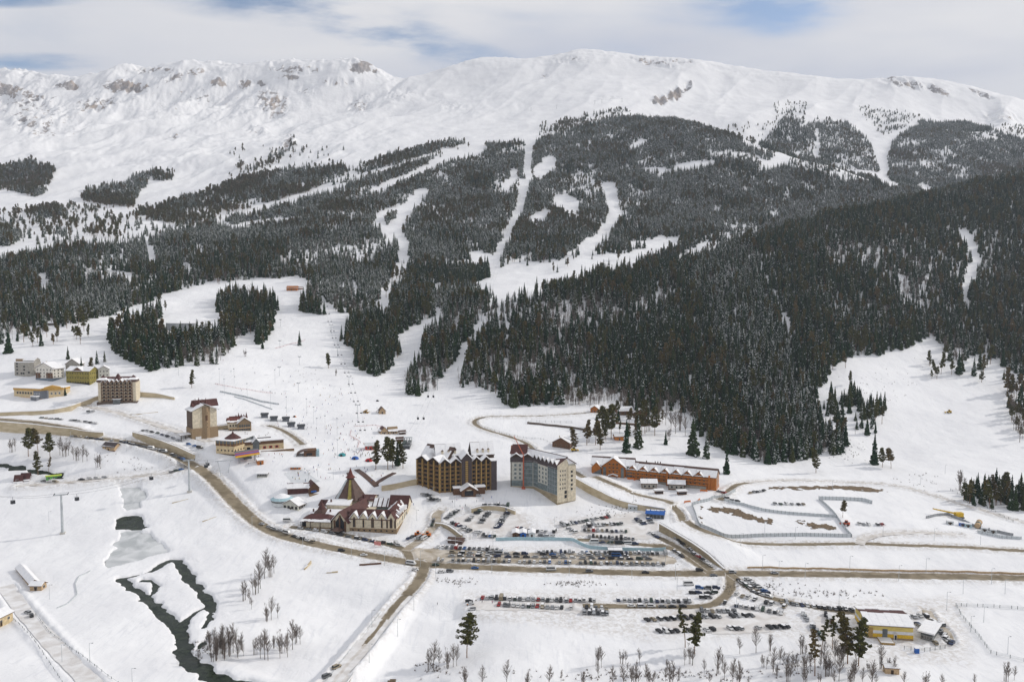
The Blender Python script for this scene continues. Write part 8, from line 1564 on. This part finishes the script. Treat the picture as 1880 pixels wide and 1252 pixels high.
for px, py, kd, cl, pl, an in ((618,1226,'jeep','beige','driving on the long snowy bridge',.9),(600,1243,'jeep','grey','at the bottom of the long snowy bridge',.9),(51,1126,'jeep','silver','on the lower left track',2.6),(58,1132,'jeep','black','on the lower left track',2.2),(528,958,'van','white','on the verge of the hall lane',.05),(1264,1074,'van','white','beside the lower car parks',0),(1012,1047,'van','white','driving on the main road',-.03),(770,989,'van','silver','in the hall car park, left',1.2),(779,990,'van','white','in the hall car park, right',1.2),(727,1000,'van','white','turning at the hall junction',2.0),(755,1036,'van','white','at the junction below the hall',-.3)):
    p = P(px, py); car(p.x, p.y, an, pl, 'vehicles '+pl, kd, cl, 0)
CARS.sort(key=lambda c: c['y']); NEARC, FARC = CARS[:300], CARS[300:]
def czt(c): return float(max(height(c['x']+dx, c['y']+dy) for dx in (-.6, .6) for dy in (-.6, .6)))+.10
grp = {}
for c in NEARC: grp.setdefault((c['kind'], c['col'], c['place']), []).append(c)
NAME = {'saloon': ('parked_car', 'saloon car', 'car'), 'estate': ('parked_car', 'hatchback', 'car'), 'jeep': ('off_road_car', 'off road car', 'car'), 'van': ('minibus', 'minibus', 'minibus')}
for (kd, cl, pl), l in grp.items():
    l.sort(key=lambda c: c['x']/c['y'])
    for i, c in enumerate(l):
        nm, word, cat = NAME[kd]; lab = f'{cl} {word} {pl}'+(f', {nth(i, len(l))}' if len(l) > 1 else '')
        if len(lab.split()) > 16: lab = lab.replace(' lower left car park', ' left lot').replace(' lower right car park', ' right lot').replace(' of the brown car park', ' of the brown lot')
        me, gm, sm, pr = car_meshes(kd, cl, c['snow']); o = empty(nm, (c['x'], c['y'], czt(c)), c['a'], lab, cat, c['group']); o.scale = (1.1, 1.1, 1.1); obj('body', me, o); obj('window_glass', gm, o)
        if sm: obj('roof_snow', sm, o)
        if c['y'] < 530:
            for x in (pr[0][0]+.75, pr[-1][0]-.75):
                for y in (-.8, .8): w_ = obj('wheel', WHEEL, o); w_.location = (x, y, .33)
VV, FF, MI = [], [], []; mats = []; base = 0
for c in FARC:
    me, gm, sm, pr = car_meshes(c['kind'], c['col'], c['snow']); ca, sa = math.cos(c['a']), math.sin(c['a']); z = czt(c)
    for m_ in (me, gm, sm):
        if m_ is None: continue
        mt = m_.materials[0]
        if mt not in mats: mats.append(mt)
        k = len(VV); VV += [(c['x']+1.1*(ca*v.co.x-sa*v.co.y), c['y']+1.1*(sa*v.co.x+ca*v.co.y), z+1.1*v.co.z) for v in m_.vertices]
        for p in m_.polygons: FF.append(tuple(i+k for i in p.vertices)); MI.append(mats.index(mt))
if VV: obj('distant_parked_cars', mesh_np('distant_parked_cars', VV, FF, mats, MI), kind='stuff')
print('CARS', len(CARS))
# ------------------------------------------------------------------ people: one continuous skinned figure per pose
def figure(pose):
    J = {'hip': (0,0,.95), 'chest': (0,-.02,1.35), 'neck': (0,-.03,1.5), 'head': (0,-.05,1.62), 'top': (0,-.05,1.75)}
    for s, t in ((-1,'l'), (1,'r')):
        b = {0: 0, 1: .18*s, 2: .06}[pose]; J['hp'+t] = (.11*s,0,.9); J['kn'+t] = (.13*s,-.06-b*.6-(.1 if pose == 2 else 0),.5); J['an'+t] = (.14*s,.02+b*.5,.09); J['to'+t] = (.15*s,-.16+b*.4,.03)
        J['sh'+t] = (.19*s,0,1.42); J['el'+t] = (.30*s,-.05+(.02 if pose == 0 else -.08),1.15); J['ha'+t] = (.30*s,-.12-(.22 if pose else 0),.95 if pose == 0 else 1.05)
    E = [('hip','chest'),('chest','neck'),('neck','head'),('head','top')]
    for t in 'lr': E += [('hip','hp'+t),('hp'+t,'kn'+t),('kn'+t,'an'+t),('an'+t,'to'+t),('chest','sh'+t),('sh'+t,'el'+t),('el'+t,'ha'+t)]
    ks = list(J); me = bpy.data.meshes.new('fig'); me.from_pydata([J[k] for k in ks], [(ks.index(a), ks.index(b)) for a, b in E], []); o = bpy.data.objects.new('fig', me); COL.objects.link(o); md = o.modifiers.new('s', 'SKIN')
    rad = {'hi': .17, 'ch': .19, 'ne': .07, 'he': .11, 'to': .08, 'hp': .11, 'kn': .085, 'an': .06, 'sh': .09, 'el': .065, 'ha': .05}
    for i, k in enumerate(ks): r = .10 if k == 'top' else rad[k[:2]]; me.skin_vertices[0].data[i].radius = (r, r); me.skin_vertices[0].data[i].use_root = (k == 'hip')
    sb = o.modifiers.new('u', 'SUBSURF'); sb.levels = 1; dg = bpy.context.evaluated_depsgraph_get(); ev = o.evaluated_get(dg); m2 = bpy.data.meshes.new_from_object(ev); bpy.data.objects.remove(o); return m2
FIG = [figure(k) for k in range(3)]; PCOL = {'red': (.42,.03,.03), 'blue': (.04,.12,.40), 'black': (.02,.02,.022), 'white': (.6,.6,.6), 'orange': (.55,.18,.03), 'violet': (.16,.05,.22), 'teal': (.04,.26,.28), 'pink': (.55,.14,.24), 'yellow': (.55,.42,.05), 'grey': (.15,.15,.16)}
for k, c in PCOL.items(): DEFS['cloth '+k] = (lambda c=c: principled('cloth', c, .8)[0])
DEFS['skin'] = lambda: principled('skin', (.45,.26,.18), .6)[0]; FM = {}
def fig_mesh(pose, jk, tr):
    if (pose, jk, tr) not in FM:
        me = FIG[pose].copy(); me.materials.clear()
        for n in ('cloth '+tr, 'cloth '+jk, 'skin', 'cloth black'): me.materials.append(MAT(n))
        me.polygons.foreach_set('material_index', [0 if p.center.z < .93 and abs(p.center.x) < .26 else 3 if p.center.z > 1.67 else 2 if p.center.z > 1.5 else 1 for p in me.polygons]); FM[(pose, jk, tr)] = me
    return FM[(pose, jk, tr)]
PEO = [('in the lift queue crowd', 660, 832, 24, 5, 46), ('scattered on the piste above the queue', 615, 790, 34, 24, 60), ('on the upper piste', 600, 735, 45, 22, 34), ('around the dark umbrella huts', 520, 778, 30, 8, 12), ('beside the ice rink', 575, 868, 28, 8, 22), ('on the ice rink', 545, 876, 14, 6, 7), ('on the promenade steps', 665, 868, 22, 10, 16), ('near the restaurant terrace', 500, 838, 30, 6, 14), ('by the small cabins', 655, 812, 28, 9, 22), ('in front of the timber hotel', 850, 925, 60, 7, 12), ('in the lower left car park', 905, 1108, 30, 5, 7), ('on the far nursery slope', 470, 705, 60, 28, 16), ('among the cars of the brown car park', 860, 1026, 70, 8, 6)]
rp = random.Random(11)
for pl, cx, cy, sx, sy, n in PEO:
    L_ = []
    for _ in range(n):
        q = P(cx+rp.gauss(0, 1)*sx, cy+rp.gauss(0, 1)*sy); px = cx
        jk = rp.choice(['black','red','blue','black','teal','pink','orange','violet','white','grey','yellow','black']); L_.append((jk, q))
    by = {}
    for jk, q in L_: by.setdefault(jk, []).append(q)
    for jk, qs in by.items():
        qs.sort(key=lambda q: q.x/q.y)
        for i, q in enumerate(qs):
            o = obj('person', fig_mesh(rp.randrange(3), jk, rp.choice(['black','black','grey','blue','white'])), None, f'person in a {jk} jacket {pl}'+(f', {nth(i, len(qs))}' if len(qs) > 1 else ''), 'person', 'people '+pl); o.location = q; o.rotation_euler = (0, 0, rp.uniform(0, 6.28)); s = rp.uniform(.98, 1.12); o.scale = (s, s, s)
# booths and carts amid the crowd
for i, (px, py, cl, lb) in enumerate(((628,836,'teal','round teal and black inflatable amid the skiers'), (652,842,'blue','blue and grey dome tent near the promenade'), (677,846,'red','dark red dome tent left of the pines'), (541,765,'orange','orange dome on the snow by the umbrella huts'), (693,736,'black','small dark cart on the upper right piste'))):
    p = P(px, py); e = empty('dome_tent', p, 0, lb, 'tent'); m = MB(); r = 3.4 if i < 3 else 1.8
    for k in range(5): a0, a1 = k*math.pi/10, (k+1)*math.pi/10; m.cone((0,0), r*math.cos(a0), r*.75*math.sin(a0)-.2, r*.75*math.sin(a1)-.2, 'cloth '+cl, 14, max(.05, r*math.cos(a1)), 0)
    m.build('canopy', e, None); m = MB(); m.box(-.8,.8,-r-.1,-r*.7,-.2,1.5,'black_paint'); m.build('door', e)
# ------------------------------------------------------------------ air
hz = MB(); hz.box(-9000, 9000, -200, 9100, -60, float(Z.max())+60, 'ground')
hzo = hz.build('haze', kind='stuff'); hm = bpy.data.materials.new('air'); hm.use_nodes = True; hn = hm.node_tree; hn.nodes.clear()
ho = hn.nodes.new('ShaderNodeOutputMaterial'); hv = hn.nodes.new('ShaderNodeVolumePrincipled'); hv.inputs['Density'].default_value = HAZE
hv.inputs['Color'].default_value = (0.80, 0.87, 1.0, 1); hv.inputs['Anisotropy'].default_value = 0.2
hn.links.new(hv.outputs[0], ho.inputs['Volume']); hzo.data.materials.clear(); hzo.data.materials.append(hm)
